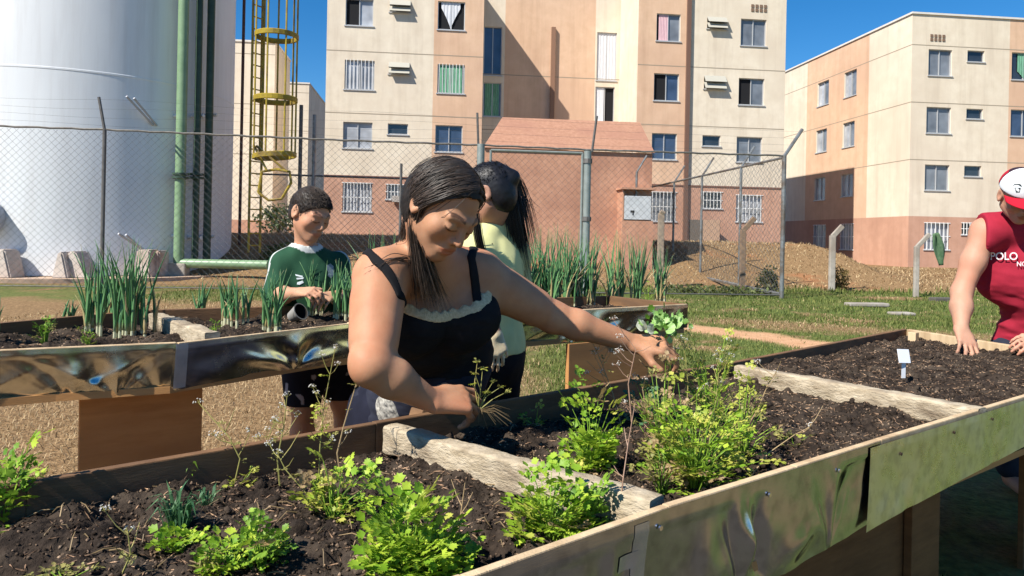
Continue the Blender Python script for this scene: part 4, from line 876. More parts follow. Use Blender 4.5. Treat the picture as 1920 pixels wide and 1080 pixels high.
# ------------------------------------------------------------------ soil
SOILM = mat('soil', (.011, .008, .0065), (.052, .037, .027), scale=55, rough=.95, spec=.15, bump=1.0, bscale=110, attr=True, dist=.008, c3=(.08, .06, .044), s3=11)
SOILZ1 = .068; SOILZ2 = .05
def soil_h(x, y):
    n = fbm(x * 9, y * 9, oct=5, seed=41, gain=.68) * .0125 + fbm(x * 2.2, y * 2.2, oct=2, seed=4) * .008 + np.maximum(fbm(x * 22, y * 22, oct=3, seed=14), 0) * .010
    return n
dig = [(onz(920, 800, Z1 - .08), .085, -.035), (onz(915, 1035, Z1 - .07), .05, -.03), (onz(150, 985, Z1 - .07), .05, .03), (onz(60, 1010, Z1 - .07), .06, .015), (onz(1400, 880, Z1 - .07), .05, -.025), (onz(1520, 690, Z1 - .05), .25, .012), (onz(1870, 650, Z1 - .05), .2, .014)]
def soil(name, near, far, z, parent, inset, V_, seed, label, ns, nt_, extra=(), nd=7000, rise=None):
    s = np.linspace(0.004, .996, ns); A_ = poly_at(near, s) + V_ * inset; B_ = poly_at(far, s) - V_ * inset; t = np.linspace(0, 1, nt_)
    X = A_[:, None, 0] * (1 - t) + B_[:, None, 0] * t; Y = A_[:, None, 1] * (1 - t) + B_[:, None, 1] * t
    def hz(X, Y):
        zz = soil_h(X, Y)
        for c, r, a in extra: zz = zz + a * np.exp(-((X - c[0]) ** 2 + (Y - c[1]) ** 2) / (2 * (r * .6) ** 2))
        if rise is not None: zz = zz + rise(X, Y)
        return z + zz
    Zs = hz(X, Y); V = np.stack([X, Y, Zs], -1).reshape(-1, 3); idx = np.arange(ns * nt_).reshape(ns, nt_)
    Fc = np.stack([idx[:-1, :-1], idx[1:, :-1], idx[1:, 1:], idx[:-1, 1:]], -1).reshape(-1, 4).tolist(); C = np.ones((len(V), 3))
    r_ = np.random.default_rng(seed); ss = r_.random(nd); tt = r_.random(nd); PA = poly_at(near, ss) + V_ * (inset + .005); PB = poly_at(far, ss) - V_ * (inset + .005); c = PA * (1 - tt[:, None]) + PB * tt[:, None]
    c[:, 2] = hz(c[:, 0], c[:, 1]) + .001
    kind = r_.random(nd); ln = np.where(kind < .8, r_.uniform(.0015, .005, nd), r_.uniform(.005, .02, nd)); wd = np.where(kind < .8, ln * r_.uniform(.5, 1, nd), r_.uniform(.0007, .0018, nd)); az = r_.uniform(0, 2 * np.pi, nd); tl = r_.normal(0, .35, nd)
    d = np.stack([np.cos(az) * np.cos(tl), np.sin(az) * np.cos(tl), np.sin(tl)], 1); x = np.stack([-np.sin(az), np.cos(az), 0 * az], 1); u = np.cross(d, x)
    v6 = np.stack([c - d * ln[:, None], c + d * ln[:, None], c + x * wd[:, None], c - x * wd[:, None], c + u * wd[:, None], c - u * wd[:, None]], 1).reshape(-1, 3)
    k = (np.arange(nd) * 6 + len(V))[:, None]
    for a_, b_, e_ in ((0, 2, 4), (0, 4, 3), (0, 3, 5), (0, 5, 2), (1, 4, 2), (1, 3, 4), (1, 5, 3), (1, 2, 5)): Fc += np.hstack([k + a_, k + b_, k + e_]).tolist()
    tone = np.where(kind[:, None] < .8, (r_.random((nd, 1)) ** 3.5 * 7 + .5) * [1.05, 1, .92], r_.uniform(1.2, 8, (nd, 1)) ** 1.15 * [1.1, .95, .8])
    nc = nd // 70; kk = len(V) + len(v6); ss = r_.random(nc); tt = r_.random(nc); PA = poly_at(near, ss) + V_ * (inset + .02); PB = poly_at(far, ss) - V_ * (inset + .02); cc = PA * (1 - tt[:, None]) + PB * tt[:, None]; cc[:, 2] = hz(cc[:, 0], cc[:, 1]) + .002
    bm = bmesh.new(); bmesh.ops.create_icosphere(bm, subdivisions=2, radius=1); bm.verts.index_update(); iv = np.array([q.co[:] for q in bm.verts]); fi = np.array([[q.index for q in f.verts] for f in bm.faces]); bm.free(); cv = []
    for i in range(nc):
        w_ = iv * (1 + .45 * fbm(iv[:, 0] * 1.7 + i * 3.1, iv[:, 1] * 1.7, iv[:, 2] * 1.7, oct=3, seed=9)[:, None]) * r_.uniform(.7, 1.2, 3) * (.004 + .012 * r_.random() ** 2.5); cv.append(cc[i] + w_); Fc += (fi + kk).tolist(); kk += len(iv)
    cv = np.vstack(cv); tone = np.vstack([tone.repeat(6, 0), np.repeat(r_.uniform(.7, 1.8, (nc, 1)) * [1, 1, 1], len(iv), 0)])
    o = mesh(name, np.vstack([V, v6, cv]), Fc, SOILM, None, smooth=True, cols=np.vstack([C, tone])); tag(o, label, 'soil', kind='stuff'); return hz
dv2 = onz(1385, 686, Z1)
rise1 = lambda X, Y: .022 * sstep((X - dv2[0]) * U1[0] + (Y - dv2[1]) * U1[1], -.35, .25)
hz1 = soil('soil', near1, far1, Z1 - SOILZ1, None, .002, V1, 5, 'dark crumbly soil filling the near planter', 900, 190, dig, 30000, rise1)
hz2 = soil('soil', near2, far2, Z2 - SOILZ2, None, .002, V2, 6, 'dark soil filling the farther planter', 520, 90, (), 9000)
# ------------------------------------------------------------------ plants
HERB = mat('herb_leaf', (1, 1, 1), rough=.5, spec=.35, attr=True, transl=.32)
STEMM = mat('herb_stem', (1, 1, 1), rough=.6, attr=True, transl=.15)
ONION = mat('onion_leaf', (1, 1, 1), rough=.38, spec=.5, attr=True, transl=.12)
# a three-lobed toothed leaflet in its own plane (x along, y across)
LT = np.array([(0, 0, 0), (.25, -.28, .03), (.5, -.52, .0), (.62, -.3, .05), (.86, -.34, .02), (.84, -.1, .06), (1.08, 0, 0), (.84, .1, .06), (.86, .34, .02), (.62, .3, .05), (.5, .52, 0), (.25, .28, .03), (.48, 0, -.06)])
LF = [(12, i, i + 1) for i in range(0, 11)] + [(12, 11, 0)]
class Leaves:
    def __init__(s): s.M = []; s.C = []
    def add(s, p, d, n, size, c): s.M.append((p, d, n, size)); s.C.append(c)
    def build(s, name, parent, m=HERB):
        if not s.M: return
        p = np.array([q[0] for q in s.M]); d = np.array([q[1] for q in s.M]); n = np.array([q[2] for q in s.M]); sz = np.array([q[3] for q in s.M])
        d /= np.linalg.norm(d, axis=1)[:, None]; y = np.cross(n, d); y /= (np.linalg.norm(y, axis=1)[:, None] + 1e-9); n = np.cross(d, y)
        V = p[:, None] + sz[:, None, None] * (LT[None, :, 0:1] * d[:, None] + LT[None, :, 1:2] * y[:, None] + LT[None, :, 2:3] * n[:, None])
        k = (np.arange(len(p)) * len(LT))[:, None]; Fc = []
        for q in LF: Fc += np.hstack([k + q[0], k + q[1], k + q[2]]).tolist()
        return mesh(name, V.reshape(-1, 3), Fc, m, parent, smooth=True, cols=np.repeat(np.array(s.C), len(LT), 0))
def unit(v): v = np.asarray(v, float); return v / (np.linalg.norm(v) + 1e-9)
def lerp(a, b, t): return np.asarray(a) * (1 - t) + np.asarray(b) * t
BRIGHT = ((.17, .33, .02), (.48, .6, .06)); YELL = ((.3, .38, .04), (.58, .54, .12)); MID = ((.1, .22, .02), (.3, .46, .05)); DULL = ((.22, .23, .06), (.42, .36, .12)); BLUEG_ = ((.05, .14, .06), (.12, .24, .1)); PALEG_ = ((.24, .46, .1), (.46, .68, .26)); STRAW = ((.32, .22, .1), (.5, .36, .2)); PINKST = ((.28, .15, .1), (.42, .28, .2))
def compound(lv, tip, d, up, size, cols, r):
    """one parsley leaf: three groups of three leaflets"""
    d = unit(d); side = unit(np.cross(d, up)); up = unit(np.cross(side, d))
    for ang, off in ((0, .55), (-1.0, .25), (1.0, .25)):
        dd = unit(d * math.cos(ang) + side * math.sin(ang) + up * r.uniform(-.25, .15)); b = tip + d * size * off * .6
        for a2, o2, s2 in ((0, .5, 1), (-.95, .22, .8), (.95, .22, .8)):
            d3 = unit(dd * math.cos(a2) + np.cross(up, dd) * math.sin(a2) + up * r.uniform(-.45, .25)); n = unit(up + np.array([r.uniform(-.5, .5) for _ in range(3)]))
            lv.add(b + dd * size * o2, d3, n, size * .5 * s2 * r.uniform(.8, 1.2), lerp(cols[0], cols[1], r.random() ** 1.3))
def herb(base, h, rad, n, leaf, cols, label, seed, group='parsley and coriander plants', name='parsley_plant', cat='herb plant', low=.25, parts=True, squash=1.0, stemc=MID, cols2=None, p2=0.0, lean=(0, 0)):
    r = random.Random(seed); e = empty(name, base, label, cat, group); lv = Leaves(); mb = MB(); leaf = leaf * (1.42 if leaf > .0165 else 1.15); n = int(n * .52)
    for i in range(n):
        az = r.uniform(0, 2 * math.pi); k = r.random() ** .6; sp = rad * k * (.72 + .38 * math.sin(az * 2 + seed) * math.sin(az * 3 + seed * 2)) ; hh = h * (1 - .3 * k * k) * r.uniform(.4, 1.2) * (.85 + .2 * math.sin(az * 2 + seed * 1.7))
        if r.random() < low: hh *= r.uniform(.3, .6)
        b = base + np.array([math.cos(az), math.sin(az), 0]) * rad * .18 * r.random() + [0, 0, -.012]
        t = b + np.array([math.cos(az) * sp + lean[0] * hh, math.sin(az) * sp * squash + lean[1] * hh, hh]); mid = (b + t) / 2 + np.array([-math.cos(az), -math.sin(az), 0]) * sp * .18 + [0, 0, hh * .12]
        mb.col = lerp(stemc[0], stemc[1], r.random()); mb.tube([b, (b + mid) / 2 + [0, 0, hh * .02], mid, t], [.0016, .0014, .0012, .0007], 4, caps=False)
        d = unit(t - mid + np.array([math.cos(az), math.sin(az), 0]) * .5 * np.linalg.norm(t - mid)); up = unit(np.array([-math.cos(az) * .3, -math.sin(az) * .3, 1]) + np.array([r.uniform(-.35, .35) for _ in range(3)]))
        cc_ = cols2 if (cols2 and r.random() < p2) else (cols if r.random() < .86 else r.choice((YELL, MID, STRAW)))
        compound(lv, t, d, up, leaf * r.uniform(.75, 1.25), cc_, r)
        for q in range(r.choice((0, 1, 1, 2))):
            f_ = r.uniform(.5, .9); a2 = r.uniform(0, 6.28); d2 = unit([math.cos(a2), math.sin(a2), r.uniform(.1, .7)]); pq = lerp(mid, t, f_); compound(lv, pq + d2 * leaf * .4, d2, (0, 0, 1), leaf * r.uniform(.5, .8), cc_, r)
    mb.build('stems', STEMM, e, colors=True); lv.build('foliage', e); return e
FLOW = mat('white_petal', (.62, .6, .55), (.75, .73, .68), scale=30, rough=.7, transl=.2)
def tall_stem(pts, label, seed, cols=DULL, heads=5, leafn=8, leaf=.012, name='flowering_stem', flower=True, br=6, stemc=DULL, group='tall flowering coriander stems', spread=.045):
    """a thin branching bolted stem with small leaves and white flower heads"""
    r = random.Random(seed); pts = [np.asarray(p, float) for p in pts]; e = empty(name, pts[0], label, 'herb plant', group); mb = MB(); lv = Leaves(); fl = MB()
    mb.col = lerp(*stemc, .5); mb.tube(pts, np.linspace(.0018, .0008, len(pts)), 5); ends = [pts[-1]]; L = np.linalg.norm(pts[-1] - pts[0])
    pa = np.array(pts); ss = np.linspace(0, 1, len(pts))
    for k in range(br):
        t = r.uniform(.3, .97); b = np.array([np.interp(t, ss, pa[:, i]) for i in range(3)]); a = r.uniform(0, 6.28); q = b + np.array([math.cos(a) * spread * r.uniform(.4, 1), math.sin(a) * spread * r.uniform(.4, 1), spread * r.uniform(.2, 1.1)])
        mb.col = lerp(*stemc, r.random()); mb.tube([b, (b + q) / 2 + [0, 0, -.004], q], [.001, .0008, .0005], 4, caps=False); ends.append(q)
    for k in range(leafn):
        t = r.uniform(.1, .9); b = np.array([np.interp(t, ss, pa[:, i]) for i in range(3)]); a = r.uniform(0, 6.28); d = unit([math.cos(a), math.sin(a), r.uniform(-.2, .7)]); compound(lv, b + d * leaf * .6, d, (0, 0, 1), leaf * r.uniform(.7, 1.4), cols, r)
    heads_ = []
    for q in ends[:heads]:
        fl = MB(); heads_.append(fl)
        for k in range(9):
            d = unit([r.uniform(-1, 1), r.uniform(-1, 1), r.uniform(.1, 1.2)]); s = r.uniform(.006, .012); p = q + d * s; mb.col = lerp(*stemc, .7); mb.tube([q, p], [.0004, .0004], 3, caps=False)
            if flower:
                x = unit(np.cross(d, [.3, .5, .2])); y = np.cross(d, x); rr = r.uniform(.0016, .003); fl.add([p + (x * math.cos(a) + y * math.sin(a)) * rr * (1 if j % 2 else .45) + d * .0006 * (j % 2) for j, a in enumerate(np.linspace(0, 2 * math.pi, 10, endpoint=False))] + [p + d * .0012], [(j, (j + 1) % 10, 10) for j in range(10)])
    mb.build('stem', STEMM, e, colors=True); lv.build('foliage', e)
    for fl in heads_:
        if fl.n: fl.build('flower_head', FLOW, e)
    return e
def s1(px, py, dz=0.0):
    """point on the near planter's soil seen at a pixel"""
    p = onz(px, py, Z1 - SOILZ1)
    for _ in range(4): p = onz(px, py, float(hz1(p[0], p[1])) + dz)
    return p
def s2(px, py):
    p = onz(px, py, Z2 - SOILZ2)
    for _ in range(4): p = onz(px, py, float(hz2(p[0], p[1])))
    return p
def hpx(p, d): return d * p[1] / F
def H1(px, py, top, halfw, n, leaf, cols, label, seed, **k):
    b = s1(px, py); return herb(b, hpx(b, py - top), hpx(b, halfw), n, leaf, cols, label, seed, **k)
H1(3, 985, 846, 66, 70, .024, MID, 'leafy bright parsley cut off by the left picture edge', 11, cols2=BRIGHT, p2=.5)
H1(628, 966, 868, 70, 62, .021, YELL, 'yellow green parsley clump below the tall white flowered stems', 12, cols2=BRIGHT, p2=.45)
H1(770, 1078, 915, 90, 150, .024, BRIGHT, 'largest bright green parsley clump, in the front soil by the rim', 13, low=.4)
H1(1030, 1010, 872, 68, 100, .023, BRIGHT, 'bright parsley clump at the near end of the left divider', 14, low=.4, cols2=YELL, p2=.2)
H1(1100, 1000, 900, 48, 42, .019, MID, 'duller green parsley between the left divider end and the bolting mass', 15)
H1(1108, 884, 748, 50, 92, .024, BRIGHT, 'tall narrow bright parsley just right of the woman\'s digging hand', 16, low=.45)
H1(1098, 762, 702, 20, 18, .022, MID, 'small pale topped parsley sprig at the far rim under her stretched arm', 17)
H1(1058, 905, 832, 22, 24, .02, MID, 'small mid green parsley against the left divider', 18)
H1(430, 1075, 1000, 48, 34, .022, BRIGHT, 'small bright parsley low in the front soil, left of the largest clump', 19)
H1(488, 1062, 975, 42, 34, .018, MID, 'muted green seedling clump between two bright parsleys in front', 20)
H1(335, 1028, 985, 36, 20, .02, BRIGHT, 'flat little parsley rosette beside the bluish weed', 21, low=.1)
H1(1003, 800, 757, 26, 18, .016, YELL, 'tiny yellow green seedling beside the digging hand', 22)
H1(455, 905, 870, 20, 14, .016, YELL, 'tiny yellowish seedling near the far rim, left of the flower stems', 23)
H1(1490, 838, 792, 34, 22, .014, DULL, 'little yellowing seedling alone in the middle soil', 24)
H1(120, 1085, 1045, 60, 22, .014, DULL, 'sparse dull seedlings at the lower left of the front soil', 26, low=.1)
# the bolting mass
H1(1300, 912, 735, 112, 190, .019, YELL, 'big yellow green bolting coriander spilling over the middle soil', 31, low=.35, cols2=BRIGHT, p2=.4)
H1(1240, 880, 655, 70, 120, .016, DULL, 'brownish seeding coriander on the left of the bolting mass', 32, cols2=STRAW, p2=.35)
H1(1385, 868, 705, 78, 120, .016, DULL, 'dull olive coriander on the right of the bolting mass', 33, cols2=YELL, p2=.5)
H1(1330, 800, 628, 75, 130, .016, DULL, 'pale feathery coriander behind the bolting mass', 34, cols2=YELL, p2=.4)
H1(1212, 790, 716, 36, 40, .018, BLUEG_, 'dark green herb tuft under the reaching hand', 35)
H1(1240, 915, 835, 50, 40, .017, DULL, 'small tangled coriander leaning on the planter rim', 36, cols2=STRAW, p2=.4)
def path_px(base, steps, ytilt=0):
    out = [base]
    for px, py, dy in steps: out.append(P(px, py, base[1] + dy))
    return out
def tall(bx, by, steps, label, seed, **k):
    b = s1(bx, by); return tall_stem(path_px(b, steps), label, seed, **k)
tall(598, 900, [(600, 840, 0), (606, 770, .01), (628, 655, .02)], 'tallest yellow flowering stem, before the boy\'s bare leg', 41, leafn=16, leaf=.014, br=9, cols=YELL, heads=7)
tall(640, 905, [(632, 850, 0), (644, 800, .01), (668, 720, .02), (700, 676, .02)], 'arching pale stem reaching toward the woman\'s elbow', 42, leafn=5, br=5, stemc=STRAW)
tall(525, 915, [(520, 860, 0), (532, 800, .01), (538, 745, .01)], 'thin flowering stem second left of the tallest one', 43, leafn=8, br=6)
tall(440, 905, [(450, 860, 0), (430, 820, 0), (372, 755, .02)], 'leaning flower stem in front of the plywood leg', 44, leafn=4, br=4, heads=4)
tall(490, 870, [(500, 830, 0), (515, 790, .01)], 'short flowering stem at the far rim between taller ones', 45, leafn=5, br=5)
tall(598, 960, [(570, 920, 0), (535, 880, 0), (520, 850, 0)], 'drooping dull stem left of the yellow green clump', 46, leafn=7, br=4, heads=2)
tall(1190, 880, [(1185, 800, 0), (1178, 720, .02), (1192, 655, .03), (1150, 600, .05)], 'tall pinkish dry stem rising to the woman\'s forearm', 47, cols=STRAW, leafn=3, br=8, stemc=PINKST, heads=6)
tall(1165, 800, [(1150, 740, 0), (1128, 680, .02), (1110, 640, .04)], 'pale flower sprays against the dark plywood below her arm', 48, leafn=5, br=10, heads=9, stemc=STRAW, spread=.07)
tall(1215, 790, [(1205, 730, 0), (1222, 680, .02), (1268, 655, .02)], 'bent pale stem curling under the reaching hand', 49, leafn=2, br=4, heads=3, stemc=STRAW)
tall(1160, 985, [(1168, 900, 0), (1178, 830, .02), (1190, 760, .03)], 'dark leaning stem at the planter rim, left of the bolting mass', 50, leafn=0, br=2, heads=0, stemc=PINKST)
tall(1380, 830, [(1420, 770, 0), (1440, 720, .02), (1455, 700, .02)], 'arching straw stem at the right of the bolting mass', 51, leafn=12, br=8, heads=4, cols=DULL, stemc=STRAW)
tall(1400, 905, [(1440, 850, .02), (1490, 815, .04), (1520, 800, .05)], 'low leaning straw stem over the middle soil', 52, leafn=5, br=3, heads=1, cols=YELL, stemc=STRAW)
tall(1330, 830, [(1345, 730, .02), (1350, 660, .03)], 'upright seeding stem in the middle of the bolting mass', 53, leafn=10, br=10, heads=8, cols=DULL)
tall(1285, 820, [(1290, 720, .02), (1282, 640, .03)], 'seeding coriander stem just below the lettuce sprig', 54, leafn=14, br=8, heads=5, cols=DULL, leaf=.015)
tall(858, 1000, [(866, 950, 0), (872, 905, 0)], 'lone thin twig right of the largest parsley clump', 55, leafn=0, br=2, heads=0, stemc=STRAW)
tall(230, 1075, [(245, 1040, 0), (240, 1000, 0)], 'short thin dull stem low in the left soil', 56, leafn=4, br=3, heads=2)
# grassy weeds
def grassy(px, py, n, hp, spread, label, seed, cols=BLUEG_, name='grass_weed'):
    r = random.Random(seed); b = s1(px, py); e = empty(name, b, label, 'weed', 'weeds in the near planter'); mb = MB()
    for i in range(n):
        a = r.uniform(0, 6.28); h = hpx(b, hp) * r.uniform(.5, 1.1); s = hpx(b, spread) * r.uniform(.3, 1.1); o = b + np.array([r.uniform(-1, 1), r.uniform(-1, 1), 0]) * hpx(b, spread) * .3
        m_ = o + np.array([math.cos(a) * s * .5, math.sin(a) * s * .5, h * .8]); t = o + np.array([math.cos(a) * s, math.sin(a) * s, h * r.uniform(.5, 1)]); mb.col = lerp(*cols, r.random()); w_ = unit(np.cross(t - o, [0, 0, 1])) * r.uniform(.0014, .003)
        mb.add([o - w_ * .6, o + w_ * .6, m_ + w_, m_ - w_, t], [(0, 1, 2, 3), (3, 2, 4)])
    mb.build('blades', HERB, e, colors=True)
grassy(335, 1000, 60, 90, 50, 'bluish green grassy weed in the left soil', 61)
grassy(352, 905, 22, 50, 26, 'small grass tuft close to the far rim', 62, cols=MID)
grassy(385, 950, 26, 40, 34, 'low bluish weed right of the grassy one', 63)
grassy(390, 1075, 22, 42, 40, 'sprawling pale weed at the bottom of the left soil', 64, cols=DULL)
# dry stalks lying on the soil
mb = MB(); r_ = random.Random(5)
for i in range(130):
    px, py = r_.uniform(20, 960), r_.uniform(890, 1078)
    if i > 90: px, py = r_.uniform(900, 1450), r_.uniform(800, 930)
    if py < 905 - (px - 50) * .17 + 30: continue
    p = s1(px, py, .004); a = r_.uniform(0, 6.28); L = r_.uniform(.015, .05); q = p + np.array([math.cos(a) * L, math.sin(a) * L, 0]); q[2] = float(hz1(q[0], q[1])) + .006; md = (p + q) / 2 + [0, 0, r_.uniform(.002, .012)]
    mb.col = lerp(*STRAW, r_.random()) * r_.uniform(.4, 1.0); mb.tube([p, md, q], [.0012, .0011, .0006], 4, caps=False)
tag(mb.build('straw', STEMM, colors=True), 'loose dry stalks scattered on the near soil', 'straw', kind='stuff')
# spring onions
def onion(px, py, top, halfw, n, label, seed, rad=.0046, dry=.1, straight=.6, name='spring_onion'):
    r = random.Random(seed); b = s2(px, py); h = hpx(b, py - top); sp = hpx(b, halfw); e = empty(name, b, label, 'spring onion', 'spring onion clumps'); mb = MB(); nn = max(1, n // 3); cen = [b + np.array([r.uniform(-1, 1) * sp * .62, r.uniform(-1, 1) * sp * .5, 0]) for _ in range(nn)]
    for c in cen:
        mb.col = (.55, .55, .36); mb.tube([c + [0, 0, -.02], c + [0, 0, .008], c + [0, 0, .024]], [rad * 1.3, rad * 1.15, rad], 7)
    mb.build('bulb', ONION, e, colors=True); V = []; Fs = []; Cs = []; nb = 0
    for i in range(n):
        c = cen[i % nn]; a = r.uniform(0, 6.28); hh = h * (r.uniform(.32, 1.0) if i > 2 else r.uniform(.93, 1.02)); bend = r.uniform(.02, .34) * (1.7 if r.random() < .15 else 1); k = 9; mbx = MB(); isdry = r.random() < dry; col_ = lerp((.05, .16, .06), (.17, .34, .13), r.random()); ph = r.uniform(0, 6)
        pts = []; 
        for j in range(k + 1):
            t = j / k; pts.append(c + np.array([math.cos(a) * bend * hh * t ** 1.8, math.sin(a) * bend * hh * t ** 1.8, .02 + hh * t * (1 - .15 * bend * t)]) + np.array([math.sin(ph + t * 4), math.cos(ph * 1.3 + t * 3), 0]) * .004 * t)
        rr = [rad * r.uniform(.75, 1.2) * (1.0 if t < .35 else max(.06, 1 - ((t - .35) / .65) ** 1.25)) for t in np.linspace(0, 1, k + 1)]
        mbx.tube(pts, rr, 6); v = np.vstack(mbx.v); tt = np.repeat(np.linspace(0, 1, k + 1), 6)
        if isdry: cv = lerp((.4, .32, .14), (.55, .42, .22), r.random())[None] * np.ones((len(v), 1)); v = c + (v - c) * [1.2, 1.2, .6]
        else:
            w_ = np.clip(1 - tt / .09, 0, 1)[:, None]; cv = np.array(col_)[None] * (1 - w_) + np.array((.5, .55, .3))[None] * w_; tipm = np.clip((tt - .93) / .07, 0, 1)[:, None] * (r.random() < .3); cv = cv * (1 - tipm) + np.array((.4, .3, .12)) * tipm
        V.append(v); Cs.append(cv); Fs += [[q + nb for q in f] for f in mbx.f]; nb += len(v)
    mesh('leaves', np.vstack(V), Fs, ONION, e, smooth=True, cols=np.vstack(Cs)); return e
ON = [(176, 622, 478, 24, 14, 'spring onion clump left of the tallest one, before the fence post'), (250, 632, 456, 44, 26, 'tallest spring onion clump, beside the pale divider of the far planter'), (208, 612, 462, 18, 10, 'thin spring onions standing behind the tallest clump'), (128, 612, 575, 14, 8, 'short grassy onion sprout near the left end of the far planter'),
      (436, 608, 520, 36, 22, 'dense onion clump halfway between pale divider and boy'), (374, 600, 535, 12, 6, 'slender onion sprout just right of the pale divider'), (511, 622, 518, 26, 20, 'onion clump in front of the boy\'s right sleeve'), (588, 592, 500, 24, 15, 'onion clump before the boy\'s chest'), (645, 598, 498, 28, 22, 'onion clump between the boy and the woman\'s arm'),
      (715, 588, 440, 40, 20, 'onion tops showing behind the woman\'s shoulder'), (970, 586, 452, 34, 22, 'onion clump touching the yellow shirt'), (1015, 580, 440, 34, 26, 'first tall onion clump right of the yellow shirt'), (1058, 576, 432, 30, 26, 'second tall onion clump, below the gate post'), (1098, 573, 446, 28, 22, 'onion clump right below the gate post hinge, third of the tall row'),
      (1152, 572, 448, 22, 16, 'onion clump left of the meter pillar, with a gap on both sides'), (1190, 570, 452, 16, 10, 'thin onion clump in front of the meter pillar'), (1236, 566, 478, 22, 16, 'last onion clump at the far right end of the planter'), (-6, 640, 535, 18, 10, 'onion tips cut off by the left picture edge')]
for i, (px, py, top, hw, n, lab) in enumerate(ON): onion(px, py, top - (16 if px > 900 else 8), hw * 1.15, int(n * (3.4 if px > 900 else 2.2)), lab, 100 + i, dry=.22 if px > 900 else .08)
for i, (px, py, top, hw, n, lab) in enumerate([(84, 642, 592, 22, 30, 'feathery young seedlings in the left soil of the far planter'), (166, 650, 610, 16, 22, 'feathery seedling below the left onion clump'), (402, 628, 585, 18, 20, 'feathery seedling just right of the pale divider end'), (1215, 566, 530, 26, 30, 'leafy weed in front of the meter pillar\'s right edge')]):
    b = s2(px, py); herb(b, hpx(b, py - top), hpx(b, hw), n, .012, MID, lab, 140 + i, group='seedlings in the far planter', name='seedling', cat='seedling', cols2=DULL, p2=.4)
# irrigation hose and bits in the far planter
mb = MB(); mb.tube([s2(x, y) + [0, 0, .008] for x, y in ((60, 613), (110, 606), (160, 603), (200, 606), (240, 610))], .007, 8); tag(mb.build('hose', mat('pale_hose', (.55, .52, .46), rough=.6)), 'pale hose lying on the far planter\'s left soil', 'hose')
# plant marker
b = s1(1694, 706); e = empty('plant_marker', b, 'little white plastic plant marker stuck in the right soil', 'plant marker'); h = hpx(b, 48); MW = mat('white_plastic', (.75, .77, .8), rough=.4, spec=.5)
mb = MB(); mb.box(b + [0, 0, h * .3], (1, .2, 0), (-.2, 1, 0), (0, 0, 1), hpx(b, 4), .0008, h * .36); mb.build('stake', MW, e)
mb = MB(); dx = unit([1, .35, -.06]); mb.box(b + [0, 0, h * .8], dx, unit(np.cross([0, .35, 1], dx)), unit([0, .35, 1]), hpx(b, 14), .0009, h * .27, .0004); mb.build('label_head', MW, e)
